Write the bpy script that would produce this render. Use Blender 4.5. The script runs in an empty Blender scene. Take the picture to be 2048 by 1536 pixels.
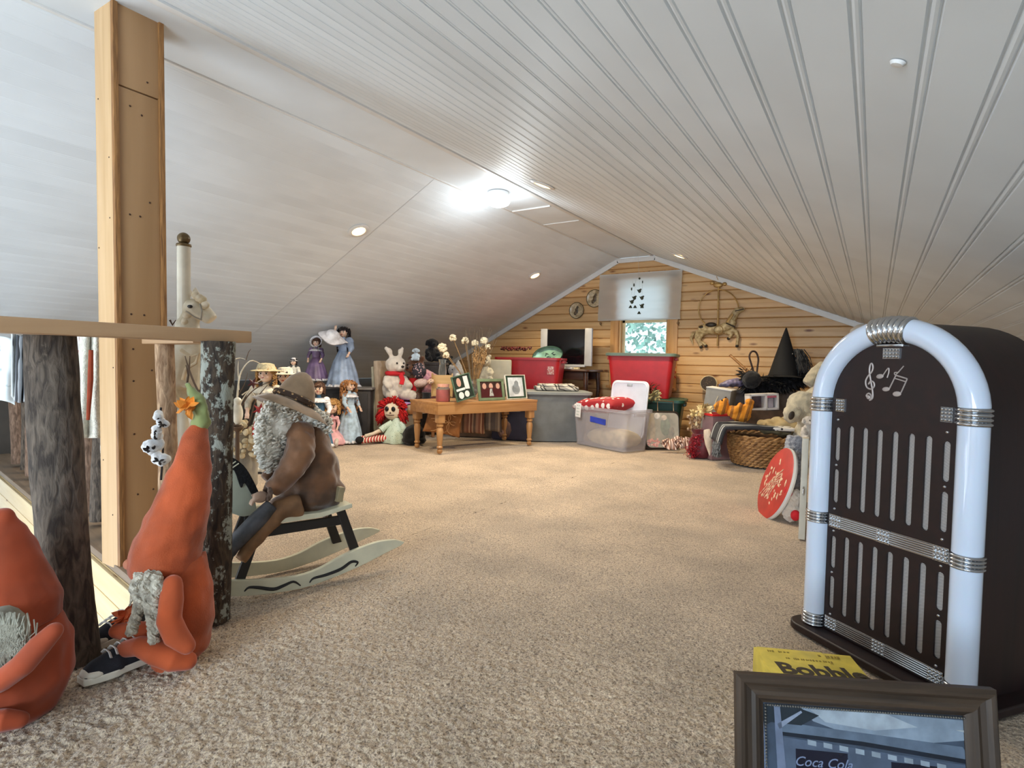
import bpy, bmesh, math, random
import numpy as np
from math import pi, sin, cos, radians, atan2, sqrt
from mathutils import Vector as V, Matrix, Euler, noise
random.seed(7)
SC = bpy.context.scene
COL = SC.collection
# ---------------------------------------------------------------- camera
FP, CX, CY, EYE = 1141.0, 1024.0, 768.0, 0.8
_vy = V((1750-CX, 740-CY, FP)).normalized()
_vx = -V((-770-CX, 688-CY, FP)).normalized()
_vx = (_vx - _vy*_vx.dot(_vy)).normalized()
_vz = _vx.cross(_vy)
M3 = Matrix((_vx, _vy, _vz))                     # camera (right, down, forward) -> world
cam = bpy.data.cameras.new('camera'); camo = bpy.data.objects.new('camera', cam); COL.objects.link(camo)
cam.sensor_width = 36; cam.lens = 36*FP/2048; cam.clip_start = 0.05; cam.clip_end = 60
R4 = Matrix((M3.col[0], -M3.col[1], -M3.col[2])).transposed().to_4x4()
camo.matrix_world = Matrix.Translation((0, 0, EYE)) @ R4
SC.camera = camo
# ---------------------------------------------------------------- exposure, world, lights
SC.view_settings.view_transform = 'Standard'; SC.view_settings.look = 'None'
SC.view_settings.gamma = 1; SC.view_settings.exposure = 0.38; SC.view_settings.use_curve_mapping = False
w = bpy.data.worlds.new('sky'); SC.world = w; w.use_nodes = True
w.node_tree.nodes['Background'].inputs[0].default_value = (0.72, 0.88, 1.0, 1)
w.node_tree.nodes['Background'].inputs[1].default_value = 1.5
SC.cycles.max_bounces = 8; SC.cycles.diffuse_bounces = 5; SC.cycles.use_denoising = True
SC.cycles.sample_clamp_indirect = 4
def lamp(name, kind, loc, power, col, size=.1, sy=None, aim=None, spot=None):
    l = bpy.data.lights.new(name, kind); l.energy = power; l.color = col
    if kind == 'AREA':
        l.size = size
        if sy: l.shape = 'RECTANGLE'; l.size_y = sy
    elif kind in ('POINT', 'SPOT'): l.shadow_soft_size = size
    if kind == 'SPOT': l.spot_size = spot or 2.6; l.spot_blend = .6
    o = bpy.data.objects.new(name, l); COL.objects.link(o); o.location = loc
    if aim is not None: o.rotation_euler = (V(aim)-V(loc)).to_track_quat('-Z', 'Y').to_euler()
    return o
DAY = (0.66, 0.83, 1.0)
lamp('daylight_back_window', 'AREA', (0.1, -2.85, 1.15), 232, DAY, 2.8, 1.2, aim=(-0.4, 1.2, 3.4))
lamp('daylight_stair_window', 'AREA', (-3.4, -2.85, -0.1), 24, (1, .97, .92), 1.6, 2.2, aim=(-3.2, 1, .4))
lamp('ceiling_fill', 'AREA', (-3.7, -1.2, -.7), 50, (.86, .93, 1.0), 1.8, 1.8, aim=(.4, 2.2, 1.6))  # added fill light in the stairwell, brightens the ceiling slopes from below

# ---------------------------------------------------------------- helpers
def ray(px, py): return M3.transposed() @ V((px-CX, py-CY, FP)) if False else V((M3[0].dot(V((px-CX, py-CY, FP))), M3[1].dot(V((px-CX, py-CY, FP))), M3[2].dot(V((px-CX, py-CY, FP)))))
def at(px, py, z=None, x=None, y=None, d=None):
    r = ray(px, py)
    t = (z-EYE)/r.z if z is not None else y/r.y if y is not None else x/r.x if x is not None else d/FP
    return V((0, 0, EYE)) + r*t
def depth(p): return (V(p)-V((0, 0, EYE))).dot(M3.col[2])
RT = V((M3.col[0].x, M3.col[0].y, 0)).normalized()      # image-right on the ground
FW = V((-RT.y, RT.x, 0))                                # away from the camera on the ground
RZ = atan2(RT.y, RT.x)                                  # z-rotation of a thing whose front faces the lens axis
def S(c):
    return tuple((v/255/12.92 if v/255 <= .04045 else ((v/255+.055)/1.055)**2.4) for v in c[:3]) + (1,)
MATS = {}
def nt(name):
    m = bpy.data.materials.new(name); m.use_nodes = True
    return m, m.node_tree, m.node_tree.nodes, m.node_tree.links, m.node_tree.nodes['Principled BSDF']
def coords(N, L, scale=(1, 1, 1), rnd=True):
    tc = N.new('ShaderNodeTexCoord'); mp = N.new('ShaderNodeMapping'); mp.inputs['Scale'].default_value = scale
    if rnd:
        oi = N.new('ShaderNodeObjectInfo'); ml = N.new('ShaderNodeVectorMath'); ml.operation = 'SCALE'
        cv = N.new('ShaderNodeCombineXYZ')
        for k in range(3): L.new(oi.outputs['Random'], cv.inputs[k])
        L.new(cv.outputs[0], ml.inputs[0]); ml.inputs['Scale'].default_value = 37
        ad = N.new('ShaderNodeVectorMath'); L.new(tc.outputs['Object'], ad.inputs[0]); L.new(ml.outputs[0], ad.inputs[1])
        L.new(ad.outputs[0], mp.inputs[0])
    else: L.new(tc.outputs['Object'], mp.inputs[0])
    return mp.outputs[0]
def mat(name, c, rough=.6, metal=0, var=.12, vs=12, bump=0, bs=120, c2=None, sheen=0, emit=None, es=1, alpha=1, trans=0, ior=1.45, coat=0, sss=0, thr=None):
    if name in MATS: return MATS[name]
    m, t, N, L, b = nt(name)
    b.inputs['Roughness'].default_value = rough; b.inputs['Metallic'].default_value = metal
    b.inputs['Base Color'].default_value = S(c)
    if var or c2:
        co = coords(N, L)
        n = N.new('ShaderNodeTexNoise'); n.inputs['Scale'].default_value = vs; n.inputs['Detail'].default_value = 3
        L.new(co, n.inputs[0])
        r = N.new('ShaderNodeValToRGB'); L.new(n.outputs[0], r.inputs[0])
        lo, hi = (.35, .65) if not thr else thr
        r.color_ramp.elements[0].position = lo; r.color_ramp.elements[1].position = hi
        a = tuple(max(0, v*(1-var)) for v in c)
        r.color_ramp.elements[0].color = S(c2 if c2 else a)
        r.color_ramp.elements[1].color = S(c if c2 else tuple(min(255, v*(1+var*.5)) for v in c))
        L.new(r.outputs[0], b.inputs['Base Color'])
    if bump:
        co2 = coords(N, L)
        n2 = N.new('ShaderNodeTexNoise'); n2.inputs['Scale'].default_value = bs; n2.inputs['Detail'].default_value = 4
        L.new(co2, n2.inputs[0])
        bp = N.new('ShaderNodeBump'); bp.inputs['Strength'].default_value = min(1, bump); bp.inputs['Distance'].default_value = .01*max(1, bump)
        L.new(n2.outputs[0], bp.inputs['Height']); L.new(bp.outputs[0], b.inputs['Normal'])
    if sheen: b.inputs['Sheen Weight'].default_value = sheen; b.inputs['Sheen Roughness'].default_value = .4
    if emit: b.inputs['Emission Color'].default_value = S(emit); b.inputs['Emission Strength'].default_value = es
    if trans: b.inputs['Transmission Weight'].default_value = trans; b.inputs['IOR'].default_value = ior
    if alpha < 1: b.inputs['Alpha'].default_value = alpha
    if coat: b.inputs['Coat Weight'].default_value = coat
    if sss: b.inputs['Subsurface Weight'].default_value = sss; b.inputs['Subsurface Scale'].default_value = .01
    MATS[name] = m; return m
def wood(name, c1, c2, axis=0, grain=30, knots=0, kc=(120, 70, 35), rough=.55, coat=0, kscale=3.0):
    """grain runs along local axis"""
    if name in MATS: return MATS[name]
    m, t, N, L, b = nt(name)
    sc = [grain]*3; sc[axis] = grain*.06
    co = coords(N, L, sc)
    n = N.new('ShaderNodeTexNoise'); n.inputs['Scale'].default_value = 1; n.inputs['Detail'].default_value = 5; n.inputs['Distortion'].default_value = .6
    L.new(co, n.inputs[0])
    r = N.new('ShaderNodeValToRGB'); L.new(n.outputs[0], r.inputs[0])
    r.color_ramp.elements[0].position = .3; r.color_ramp.elements[1].position = .72
    r.color_ramp.elements[0].color = S(c2); r.color_ramp.elements[1].color = S(c1)
    out = r.outputs[0]
    if knots:
        ks = [kscale*3]*3; ks[axis] = kscale
        co2 = coords(N, L, ks)
        v = N.new('ShaderNodeTexVoronoi'); v.inputs['Scale'].default_value = 1; L.new(co2, v.inputs[0])
        r2 = N.new('ShaderNodeValToRGB'); L.new(v.outputs['Distance'], r2.inputs[0])
        r2.color_ramp.elements[0].position = .05*knots; r2.color_ramp.elements[0].color = (1, 1, 1, 1)
        r2.color_ramp.elements[1].position = .16*knots; r2.color_ramp.elements[1].color = (0, 0, 0, 1)
        mx = N.new('ShaderNodeMix'); mx.data_type = 'RGBA'
        L.new(r2.outputs[0], mx.inputs[0]); L.new(out, mx.inputs[6]); mx.inputs[7].default_value = S(kc)
        out = mx.outputs[2]
    oi = N.new('ShaderNodeObjectInfo'); hs = N.new('ShaderNodeHueSaturation')
    mr = N.new('ShaderNodeMapRange'); L.new(oi.outputs['Random'], mr.inputs[0]); mr.inputs[3].default_value = .88; mr.inputs[4].default_value = 1.08
    L.new(mr.outputs[0], hs.inputs['Value']); L.new(out, hs.inputs['Color'])
    L.new(hs.outputs[0], b.inputs['Base Color'])
    bp = N.new('ShaderNodeBump'); bp.inputs['Strength'].default_value = .15; bp.inputs['Distance'].default_value = .002
    L.new(n.outputs[0], bp.inputs['Height']); L.new(bp.outputs[0], b.inputs['Normal'])
    b.inputs['Roughness'].default_value = rough; b.inputs['Coat Weight'].default_value = coat
    MATS[name] = m; return m
def striped(name, cols, axis=0, period=.1, rough=.8, wob=0, rot=0, bump=.3):
    """hard stripes along a local axis, cols = [(fraction, colour)...]"""
    if name in MATS: return MATS[name]
    m, t, N, L, b = nt(name)
    tc = N.new('ShaderNodeTexCoord'); mp = N.new('ShaderNodeMapping'); mp.inputs['Rotation'].default_value = (0, 0, 0) if not rot else (rot, rot*.3, rot)
    L.new(tc.outputs['Object'], mp.inputs[0])
    sp = N.new('ShaderNodeSeparateXYZ'); L.new(mp.outputs[0], sp.inputs[0])
    src = sp.outputs[axis]
    if wob:
        n = N.new('ShaderNodeTexNoise'); n.inputs['Scale'].default_value = 6; L.new(tc.outputs['Object'], n.inputs[0])
        ma = N.new('ShaderNodeMath'); ma.operation = 'MULTIPLY_ADD'; L.new(n.outputs[0], ma.inputs[0]); ma.inputs[1].default_value = wob; L.new(src, ma.inputs[2]); src = ma.outputs[0]
    d = N.new('ShaderNodeMath'); d.operation = 'DIVIDE'; L.new(src, d.inputs[0]); d.inputs[1].default_value = period
    f = N.new('ShaderNodeMath'); f.operation = 'FRACT'; L.new(d.outputs[0], f.inputs[0])
    r = N.new('ShaderNodeValToRGB'); r.color_ramp.interpolation = 'CONSTANT'; L.new(f.outputs[0], r.inputs[0])
    pos = 0; els = r.color_ramp.elements
    els[0].position = 0; els[0].color = S(cols[0][1]); els.remove(els[1]); pos = cols[0][0]
    for fr, c in cols[1:]:
        e = els.new(min(pos, .999)); e.color = S(c); pos += fr
    L.new(r.outputs[0], b.inputs['Base Color']); b.inputs['Roughness'].default_value = rough
    if bump:
        n2 = N.new('ShaderNodeTexNoise'); n2.inputs['Scale'].default_value = 150; L.new(tc.outputs['Object'], n2.inputs[0])
        bp = N.new('ShaderNodeBump'); bp.inputs['Strength'].default_value = bump; bp.inputs['Distance'].default_value = .004
        L.new(n2.outputs[0], bp.inputs['Height']); L.new(bp.outputs[0], b.inputs['Normal'])
    MATS[name] = m; return m
def dotted(name, base, dot, scale=25, r=.3, rough=.7, rnd=1.0, c3=None):
    if name in MATS: return MATS[name]
    m, t, N, L, b = nt(name)
    co = coords(N, L)
    v = N.new('ShaderNodeTexVoronoi'); v.inputs['Scale'].default_value = scale; v.inputs['Randomness'].default_value = rnd; L.new(co, v.inputs[0])
    rr = N.new('ShaderNodeValToRGB'); rr.color_ramp.elements[0].position = r*.85; rr.color_ramp.elements[1].position = r
    rr.color_ramp.elements[0].color = S(dot); rr.color_ramp.elements[1].color = S(base); L.new(v.outputs['Distance'], rr.inputs[0])
    if c3:
        e = rr.color_ramp.elements.new(min(.98, r*1.7)); e.color = S(base); e = rr.color_ramp.elements.new(min(.99, r*1.75)); e.color = S(c3)
    L.new(rr.outputs[0], b.inputs['Base Color']); b.inputs['Roughness'].default_value = rough
    MATS[name] = m; return m

def link(name, me, m=None, parent=None, smooth=False, mods=None):
    o = bpy.data.objects.new(name, me); COL.objects.link(o)
    if m:
        me.materials.clear(); me.materials.append(m)
    if smooth: me.polygons.foreach_set('use_smooth', [True]*len(me.polygons))
    if parent: o.parent = parent
    return o
class MB:
    def __init__(s): s.b = bmesh.new(); s.m = Matrix.Identity(4)
    def xf(s, m): s.m = m; return s
    def _v(s, p): return s.b.verts.new(s.m @ V(p))
    def box(s, c, d, rot=None, bev=0):
        g = bmesh.ops.create_cube(s.b, size=1)
        T = s.m @ Matrix.Translation(c) @ ((rot if isinstance(rot, Matrix) else Euler(rot).to_matrix().to_4x4()) if rot is not None else Matrix.Identity(4)) @ Matrix.Diagonal((*d, 1))
        bmesh.ops.transform(s.b, matrix=T, verts=g['verts'])
        if bev:
            es = list({e for v in g['verts'] for e in v.link_edges})
            bmesh.ops.bevel(s.b, geom=es, offset=bev, segments=2, profile=.6, affect='EDGES')
        return s
    def ell(s, c, r, rot=None, u=16, v=10):
        if not hasattr(r, '__len__'): r = (r, r, r)
        g = bmesh.ops.create_uvsphere(s.b, u_segments=u, v_segments=v, radius=1)
        T = s.m @ Matrix.Translation(c) @ (Euler(rot).to_matrix().to_4x4() if rot is not None else Matrix.Identity(4)) @ Matrix.Diagonal((*r, 1))
        bmesh.ops.transform(s.b, matrix=T, verts=g['verts']); return s
    def tube(s, pts, rad, n=10, cap=True, sq=None):
        pts = [V(p) for p in pts]; k = len(pts)
        if not hasattr(rad, '__len__'): rad = [rad]*k
        if len(rad) != k: rad = [rad[0]+(rad[-1]-rad[0])*i/(k-1) for i in range(k)]
        up = None; rings = []
        for i, p in enumerate(pts):
            t = (pts[min(i+1, k-1)]-pts[max(i-1, 0)])
            t = t.normalized() if t.length > 1e-9 else V((0, 0, 1))
            if up is None: up = t.orthogonal().normalized() if abs(t.z) < .9 else (V((1, 0, 0))-t*t.x).normalized()
            else: up = (up-t*up.dot(t)).normalized()
            sd = t.cross(up)
            q = sq or (1, 1)
            rings.append([s._v(p+up*cos(2*pi*j/n)*rad[i]*q[0]+sd*sin(2*pi*j/n)*rad[i]*q[1]) for j in range(n)])
        for a, b in zip(rings, rings[1:]):
            for j in range(n): s.b.faces.new((a[j], a[(j+1) % n], b[(j+1) % n], b[j]))
        if cap:
            s.b.faces.new(rings[0][::-1]); s.b.faces.new(rings[-1])
        return s
    def lathe(s, prof, n=24, c=(0, 0, 0), wave=None, cap=True, a0=0, a1=2*pi):
        """prof: (r,z) list bottom to top; wave(theta, i)->factor"""
        rings = []; full = abs(a1-a0-2*pi) < 1e-6; nn = n if full else n+1
        for i, (r, z) in enumerate(prof):
            ring = []
            for j in range(nn):
                th = a0+(a1-a0)*j/n; f = wave(th, i) if wave else 1
                ring.append(s._v((c[0]+r*f*cos(th), c[1]+r*f*sin(th), c[2]+z)))
            rings.append(ring)
        for a, b in zip(rings, rings[1:]):
            for j in range(n if full else n): s.b.faces.new((a[j], a[(j+1) % nn], b[(j+1) % nn], b[j]))
        if cap and full:
            if prof[0][0] > 1e-6: s.b.faces.new(rings[0][::-1])
            if prof[-1][0] > 1e-6: s.b.faces.new(rings[-1])
        return s
    def prism(s, poly, t0, t1, plane='xz'):
        """polygon in a local plane, extruded t0..t1 along the third axis"""
        f = {'xz': lambda a, b, t: (a, t, b), 'xy': lambda a, b, t: (a, b, t), 'yz': lambda a, b, t: (t, a, b)}[plane]
        A = [s._v(f(a, b, t0)) for a, b in poly]; B = [s._v(f(a, b, t1)) for a, b in poly]; n = len(poly)
        s.b.faces.new(A); s.b.faces.new(B[::-1])
        for i in range(n): s.b.faces.new((A[i], A[(i+1) % n], B[(i+1) % n], B[i]))
        return s
    def quad(s, ps): s.b.faces.new([s._v(p) for p in ps]); return s
    def surf(s, fn, nu, nv, wrap=False):
        g = [[s._v(fn(i/nu, j/nv)) for j in range(nv+1)] for i in range(nu if wrap else nu+1)]
        for i in range(nu):
            for j in range(nv): s.b.faces.new((g[i][j], g[(i+1) % len(g)][j], g[(i+1) % len(g)][j+1], g[i][j+1]))
        return s
    def build(s, name, m, parent=None, smooth=True, angle=40, bevel=0, solid=0, sub=0, disp=0, dscale=.05):
        bmesh.ops.recalc_face_normals(s.b, faces=s.b.faces)
        if disp:
            for v in s.b.verts:
                v.co += V((noise.noise(v.co/dscale), noise.noise(v.co/dscale+V((9, 0, 0))), noise.noise(v.co/dscale+V((0, 9, 0)))))*disp
        me = bpy.data.meshes.new(name); s.b.to_mesh(me); s.b.free()
        o = link(name, me, m, parent)
        if smooth: 
            me.polygons.foreach_set('use_smooth', [True]*len(me.polygons))
            try: me.set_sharp_from_angle(angle=radians(angle))
            except Exception: pass
        if solid:
            md = o.modifiers.new('s', 'SOLIDIFY'); md.thickness = solid; md.offset = 0
        if bevel:
            md = o.modifiers.new('b', 'BEVEL'); md.width = bevel; md.segments = 2; md.limit_method = 'ANGLE'
        if sub:
            md = o.modifiers.new('u', 'SUBSURF'); md.levels = sub; md.render_levels = sub
        return o
    def blob(s, name, m, parent=None, voxel=.01, smooth=4, disp=0, dscale=.02):
        """fuse everything in this builder into one continuous skin"""
        bmesh.ops.recalc_face_normals(s.b, faces=s.b.faces)
        me = bpy.data.meshes.new(name); s.b.to_mesh(me); s.b.free()
        o = bpy.data.objects.new('tmp', me); COL.objects.link(o)
        md = o.modifiers.new('r', 'REMESH'); md.mode = 'VOXEL'; md.voxel_size = voxel; md.use_smooth_shade = True
        if smooth:
            ms = o.modifiers.new('s', 'SMOOTH'); ms.iterations = smooth; ms.factor = .5
        dg = bpy.context.evaluated_depsgraph_get(); dg.update()
        m2 = bpy.data.meshes.new_from_object(o.evaluated_get(dg)); m2.name = name
        bpy.data.objects.remove(o); bpy.data.meshes.remove(me)
        if disp:
            n = len(m2.vertices); co = np.empty(n*3); m2.vertices.foreach_get('co', co); no = np.empty(n*3); m2.vertices.foreach_get('normal', no)
            co = co.reshape(-1, 3); no = no.reshape(-1, 3)
            d = np.array([noise.noise(V(c)/dscale) for c in co])*disp
            m2.vertices.foreach_set('co', (co+no*d[:, None]).ravel())
        m2.polygons.foreach_set('use_smooth', [True]*len(m2.polygons))
        return link(name, m2, m, parent)
def curve_mesh(splines, extrude=.001, offset=None):
    """filled 2D curve (holes allowed) -> mesh in XY, extruded along Z"""
    cu = bpy.data.curves.new('c', 'CURVE'); cu.dimensions = '2D'; cu.fill_mode = 'BOTH'; cu.extrude = extrude
    for poly in splines:
        sp = cu.splines.new('POLY'); sp.points.add(len(poly)-1)
        for p, q in zip(sp.points, poly): p.co = (q[0], q[1], 0, 1)
        sp.use_cyclic_u = True
    o = bpy.data.objects.new('c', cu); COL.objects.link(o)
    dg = bpy.context.evaluated_depsgraph_get(); dg.update()
    me = bpy.data.meshes.new_from_object(o.evaluated_get(dg)); bpy.data.objects.remove(o); return me
def text_mesh(body, size, extrude=.0004, shear=0, bold=0):
    cu = bpy.data.curves.new('t', 'FONT'); cu.body = body; cu.size = size; cu.extrude = extrude; cu.align_x = 'CENTER'; cu.align_y = 'CENTER'; cu.shear = shear; cu.resolution_u = 3; cu.offset = bold
    o = bpy.data.objects.new('t', cu); COL.objects.link(o)
    dg = bpy.context.evaluated_depsgraph_get(); dg.update()
    me = bpy.data.meshes.new_from_object(o.evaluated_get(dg)); bpy.data.objects.remove(o); return me
def place(o, loc=(0, 0, 0), rot=(0, 0, 0), sc=None):
    o.location = loc; o.rotation_euler = rot
    if sc: o.scale = sc
    return o
XZ = (pi/2, 0, 0)
def marks(parent, m, x, y, w_, h_, z, seed=1, flat=True):
    """a line of print too small to read"""
    r_ = random.Random(seed); b = MB(); cx = x
    while cx < x+w_:
        d = r_.uniform(.5, 1.1)*h_; hh = r_.uniform(.5, 1)*h_
        b.box((cx, y, z) if flat else (cx, z, y), (d*.6, hh, .0006) if flat else (d*.6, .0006, hh)); cx += d
        if r_.random() < .12: cx += h_*.7
    o = b.build('small_print', m, parent, smooth=False); o['kind'] = 'stuff'; return o
def tag(o, label, cat, group=None):
    o['label'] = label; o['category'] = cat
    if group: o['group'] = group
    return o
def thing(name, label, cat, loc=(0, 0, 0), rz=0, group=None, rot=None):
    o = bpy.data.objects.new(name, None); COL.objects.link(o); o.location = loc
    o.rotation_euler = rot if rot else (0, 0, rz); o.empty_display_size = .05
    return tag(o, label, cat, group)
def struct(o): o['kind'] = 'structure'; return o
def copytree(r, loc, rz, label=None, parent=None):
    c = r.copy(); COL.objects.link(c)
    if parent: c.parent = parent
    else:
        c.location = loc; c.rotation_euler = (0, 0, rz)
        if label: c['label'] = label
    for ch in list(r.children): copytree(ch, None, None, None, c)
    return c
def rr(w, h, r, n=5, cx=0, cy=0):
    out = []
    for (sx, sy, a) in ((1, 1, 0), (-1, 1, pi/2), (-1, -1, pi), (1, -1, 3*pi/2)):
        for k in range(n+1):
            t = a+pi/2*k/n; out.append((cx+sx*(w/2-r)+r*cos(t), cy+sy*(h/2-r)+r*sin(t)))
    return out
# ================================================================ SETTING
ZF = 2.07; XR = -2.20; XL = -2.65; SR = .396; SL = .505; YG = 6.5; YB = -3.0
XRE, XLE = 1.75, -5.75
def zr(x): return ZF-SR*(x-XR)
def zl(x): return ZF-SL*(XL-x)
white = mat('white_paint', (223, 230, 235), rough=.5, var=.03, vs=2)
whitetrim = mat('white_trim', (222, 222, 220), rough=.45, var=.02)
BK = .08
def board_mesh(L, nm, dk=1):
    p = [(0, 0), (.0015, .0022), (.0035, .0028), (.005, .0006), (.0085, 0), (.012, .0006), (.0135, .0028), (.0155, .0022), (.017, 0), (BK, 0)]
    m = MB()
    top = .012
    ring = [[m._v((x, y, -h)) for (x, h) in [(a, -b*dk) for a, b in p]] for y in (0, L)]
    for i in range(len(p)-1): m.b.faces.new((ring[0][i], ring[0][i+1], ring[1][i+1], ring[1][i]))
    # back
    q = [[m._v((x, y, top)) for x in (0, BK)] for y in (0, L)]
    m.b.faces.new((q[0][0], q[0][1], q[1][1], q[1][0]))
    bmesh.ops.recalc_face_normals(m.b, faces=m.b.faces)
    me = bpy.data.meshes.new(nm); m.b.to_mesh(me); m.b.free(); me.materials.append(white); return me
def slope(name, x0, z0, ang, n, joints):
    """boards lie along Y; local x runs down the slope from the ridge edge"""
    root = struct(MB().box((n*BK/2, (YG-YB)/2, .03), (n*BK, YG-YB, .012)).build(name, white))
    root.location = (x0, YB, z0); root.rotation_euler = (0, ang, 0)
    if x0 < -2.4: root.rotation_euler = (0, 0, 0); root.matrix_world = Matrix.Translation((x0, YB, z0)) @ Matrix.Rotation(ang, 4, 'Y') @ Matrix.Scale(1, 4)
    ys = [0]+joints+[YG-YB]
    mes = [board_mesh(b-a-.002, 'board', 1.45) for a, b in zip(ys, ys[1:])]
    for k in range(n):
        for a, me in zip(ys, mes):
            o = bpy.data.objects.new('board', me); COL.objects.link(o); o.parent = root
            o.location = (k*BK, a, 0)
    return root
slope('ceiling', XR, ZF, math.atan(SR), 53, [2.2, 5.6])
# left slope: local x must run towards -X, so the frame is turned by 180 degrees about Z
rl = struct(MB().box((42*BK/2, -(YG-YB)/2, .03), (42*BK, YG-YB, .012)).build('ceiling', white))
rl.matrix_world = Matrix.Translation((XL, YB, ZF)) @ Matrix.Rotation(-math.atan(SL), 4, 'Y') @ Matrix.Rotation(pi, 4, 'Z')
ys = [0, 2.9, 6.1, YG-YB]
mes = [board_mesh(b-a-.003, 'board', .22) for a, b in zip(ys, ys[1:])]
for k in range(42):
    for a, b, me in zip(ys, ys[1:], mes):
        o = bpy.data.objects.new('board', me); COL.objects.link(o); o.parent = rl; o.location = (k*BK, -b, 0)
mid = struct(MB().box(((XL+XR)/2, (YG+YB)/2, ZF+.02), (XR-XL+.02, YG-YB, .03)).build('ceiling', white))
t = MB().box((XR-.03, (YG+YB)/2, ZF+.002), (.035, YG-YB, .012), bev=.002).build('trim_1', whitetrim); struct(t)
t = MB().box((XL+.015, (YG+YB)/2, ZF+.002), (.02, YG-YB, .01), bev=.002).build('trim_2', whitetrim); struct(t)
t = MB().box(((XL+XR)/2-.02, 4.09, ZF+.001), (.36, .02, .012), bev=.002).build('trim_3', whitetrim); struct(t)
t = MB().box(((XL+XR)/2-.02, 4.62, ZF+.002), (.36, .012, .008), bev=.002).build('trim_3', whitetrim); struct(t)

# ---- carpet
def carpet_mat():
    m, t, N, L, b = nt('carpet')
    co = coords(N, L, rnd=False)
    n1 = N.new('ShaderNodeTexNoise'); n1.inputs['Scale'].default_value = 190; n1.inputs['Detail'].default_value = 3; n1.inputs['Distortion'].default_value = .6
    n2 = N.new('ShaderNodeTexNoise'); n2.inputs['Scale'].default_value = 3.0; n2.inputs['Detail'].default_value = 3
    L.new(co, n1.inputs[0]); L.new(co, n2.inputs[0])
    r = N.new('ShaderNodeValToRGB'); e = r.color_ramp.elements
    e[0].position = .31; e[0].color = S((104, 82, 60)); e[1].position = .68; e[1].color = S((222, 199, 166))
    k = e.new(.5); k.color = S((192, 168, 142)); L.new(n1.outputs[0], r.inputs[0])
    hs = N.new('ShaderNodeHueSaturation'); mr = N.new('ShaderNodeMapRange'); mr.inputs[1].default_value = .35; mr.inputs[2].default_value = .65; mr.inputs[3].default_value = .78; mr.inputs[4].default_value = 1.07
    L.new(n2.outputs[0], mr.inputs[0]); L.new(mr.outputs[0], hs.inputs['Value']); L.new(r.outputs[0], hs.inputs['Color']); L.new(hs.outputs[0], b.inputs['Base Color'])
    b.inputs['Roughness'].default_value = .95; b.inputs['Sheen Weight'].default_value = .3
    bp = N.new('ShaderNodeBump'); bp.inputs['Strength'].default_value = .9; bp.inputs['Distance'].default_value = .006
    L.new(n1.outputs[0], bp.inputs['Height']); L.new(bp.outputs[0], b.inputs['Normal'])
    return m
CARPET = carpet_mat()
EDGE0 = V((-1.78, .94, 0)); BR = radians(171.6); BD = V((cos(BR), sin(BR), 0))      # floor edge runs from EDGE0 along BD
def edge_y(x): return EDGE0.y+(x-EDGE0.x)*BD.y/BD.x
def grid_floor(name, xs, yf):
    nx, ny = len(xs), len(yf)
    X, Y = np.meshgrid(xs, yf, indexing='ij'); 
    Z = np.zeros_like(X)
    me = bpy.data.meshes.new(name)
    return X, Y, me
# base slab in two pieces, pile surface on top
mb = MB(); mb.prism([(-1.78, YB), (XRE, YB), (XRE, YG), (-5.8, YG), (-5.8, edge_y(-5.8)), (-1.78, EDGE0.y)], -.24, -.012, 'xy')
fl = struct(mb.build('floor', CARPET, smooth=False))
rng = np.random.RandomState(3)
def value_noise(X, Y, s, seed):
    r = np.random.RandomState(seed); G = r.rand(512, 512)
    x = X/s; y = Y/s; xi = np.floor(x).astype(int); yi = np.floor(y).astype(int); fx = x-xi; fy = y-yi
    fx = fx*fx*(3-2*fx); fy = fy*fy*(3-2*fy)
    g = lambda a, b: G[a % 512, b % 512]
    return (g(xi, yi)*(1-fx)+g(xi+1, yi)*fx)*(1-fy)+(g(xi, yi+1)*(1-fx)+g(xi+1, yi+1)*fx)*fy
def pile(x0, x1, y0, y1, step, amp, warp=None, fade=None):
    nx = int((x1-x0)/step)+1; ny = int((y1-y0)/step)+1
    X, Y = np.meshgrid(np.linspace(x0, x1, nx), np.linspace(y0, y1, ny), indexing='ij')
    if warp: Y = warp(X, Y)
    Z = (value_noise(X, Y, .008, 1)-.5)*amp+(value_noise(X, Y, .017, 2)-.5)*amp*.25+(value_noise(X, Y, .3, 5)-.5)*.006-.008+rng.rand(*X.shape)*amp*.25
    if fade:
        k_ = np.clip((Y-fade[0])/(fade[1]-fade[0]), 0, 1); base_ = (value_noise(X, Y, .3, 5)-.5)*.006-.008; Z = base_+(Z-base_)*(1-k_*(1-fade[2]))
    co = np.stack([X+(rng.rand(*X.shape)-.5)*step*.7, Y+(rng.rand(*X.shape)-.5)*step*.7, Z], -1).reshape(-1, 3)
    i = np.arange(nx*ny).reshape(nx, ny)
    f = np.stack([i[:-1, :-1], i[1:, :-1], i[1:, 1:], i[:-1, 1:]], -1).reshape(-1, 4)
    me = bpy.data.meshes.new('carpet_pile'); me.vertices.add(len(co)); me.vertices.foreach_set('co', co.ravel())
    me.loops.add(f.size); me.loops.foreach_set('vertex_index', f.ravel()); me.polygons.add(len(f)); me.polygons.foreach_set('loop_start', np.arange(0, f.size, 4))
    me.update(calc_edges=True); o = link('carpet_pile', me, CARPET, fl, smooth=True); o['kind'] = 'stuff'
pile(-1.78, 1.2, .2, 2.4, .0042, .009, fade=(.9, 2.4, .12))
pile(-1.78, 1.2, 2.4, 6.5, .012, .0011)
pile(-5.8, -1.78, 0, 1, .014, .013, warp=lambda X, Y: edge_y(X)+(6.5-edge_y(X))*Y) if False else None
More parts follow.
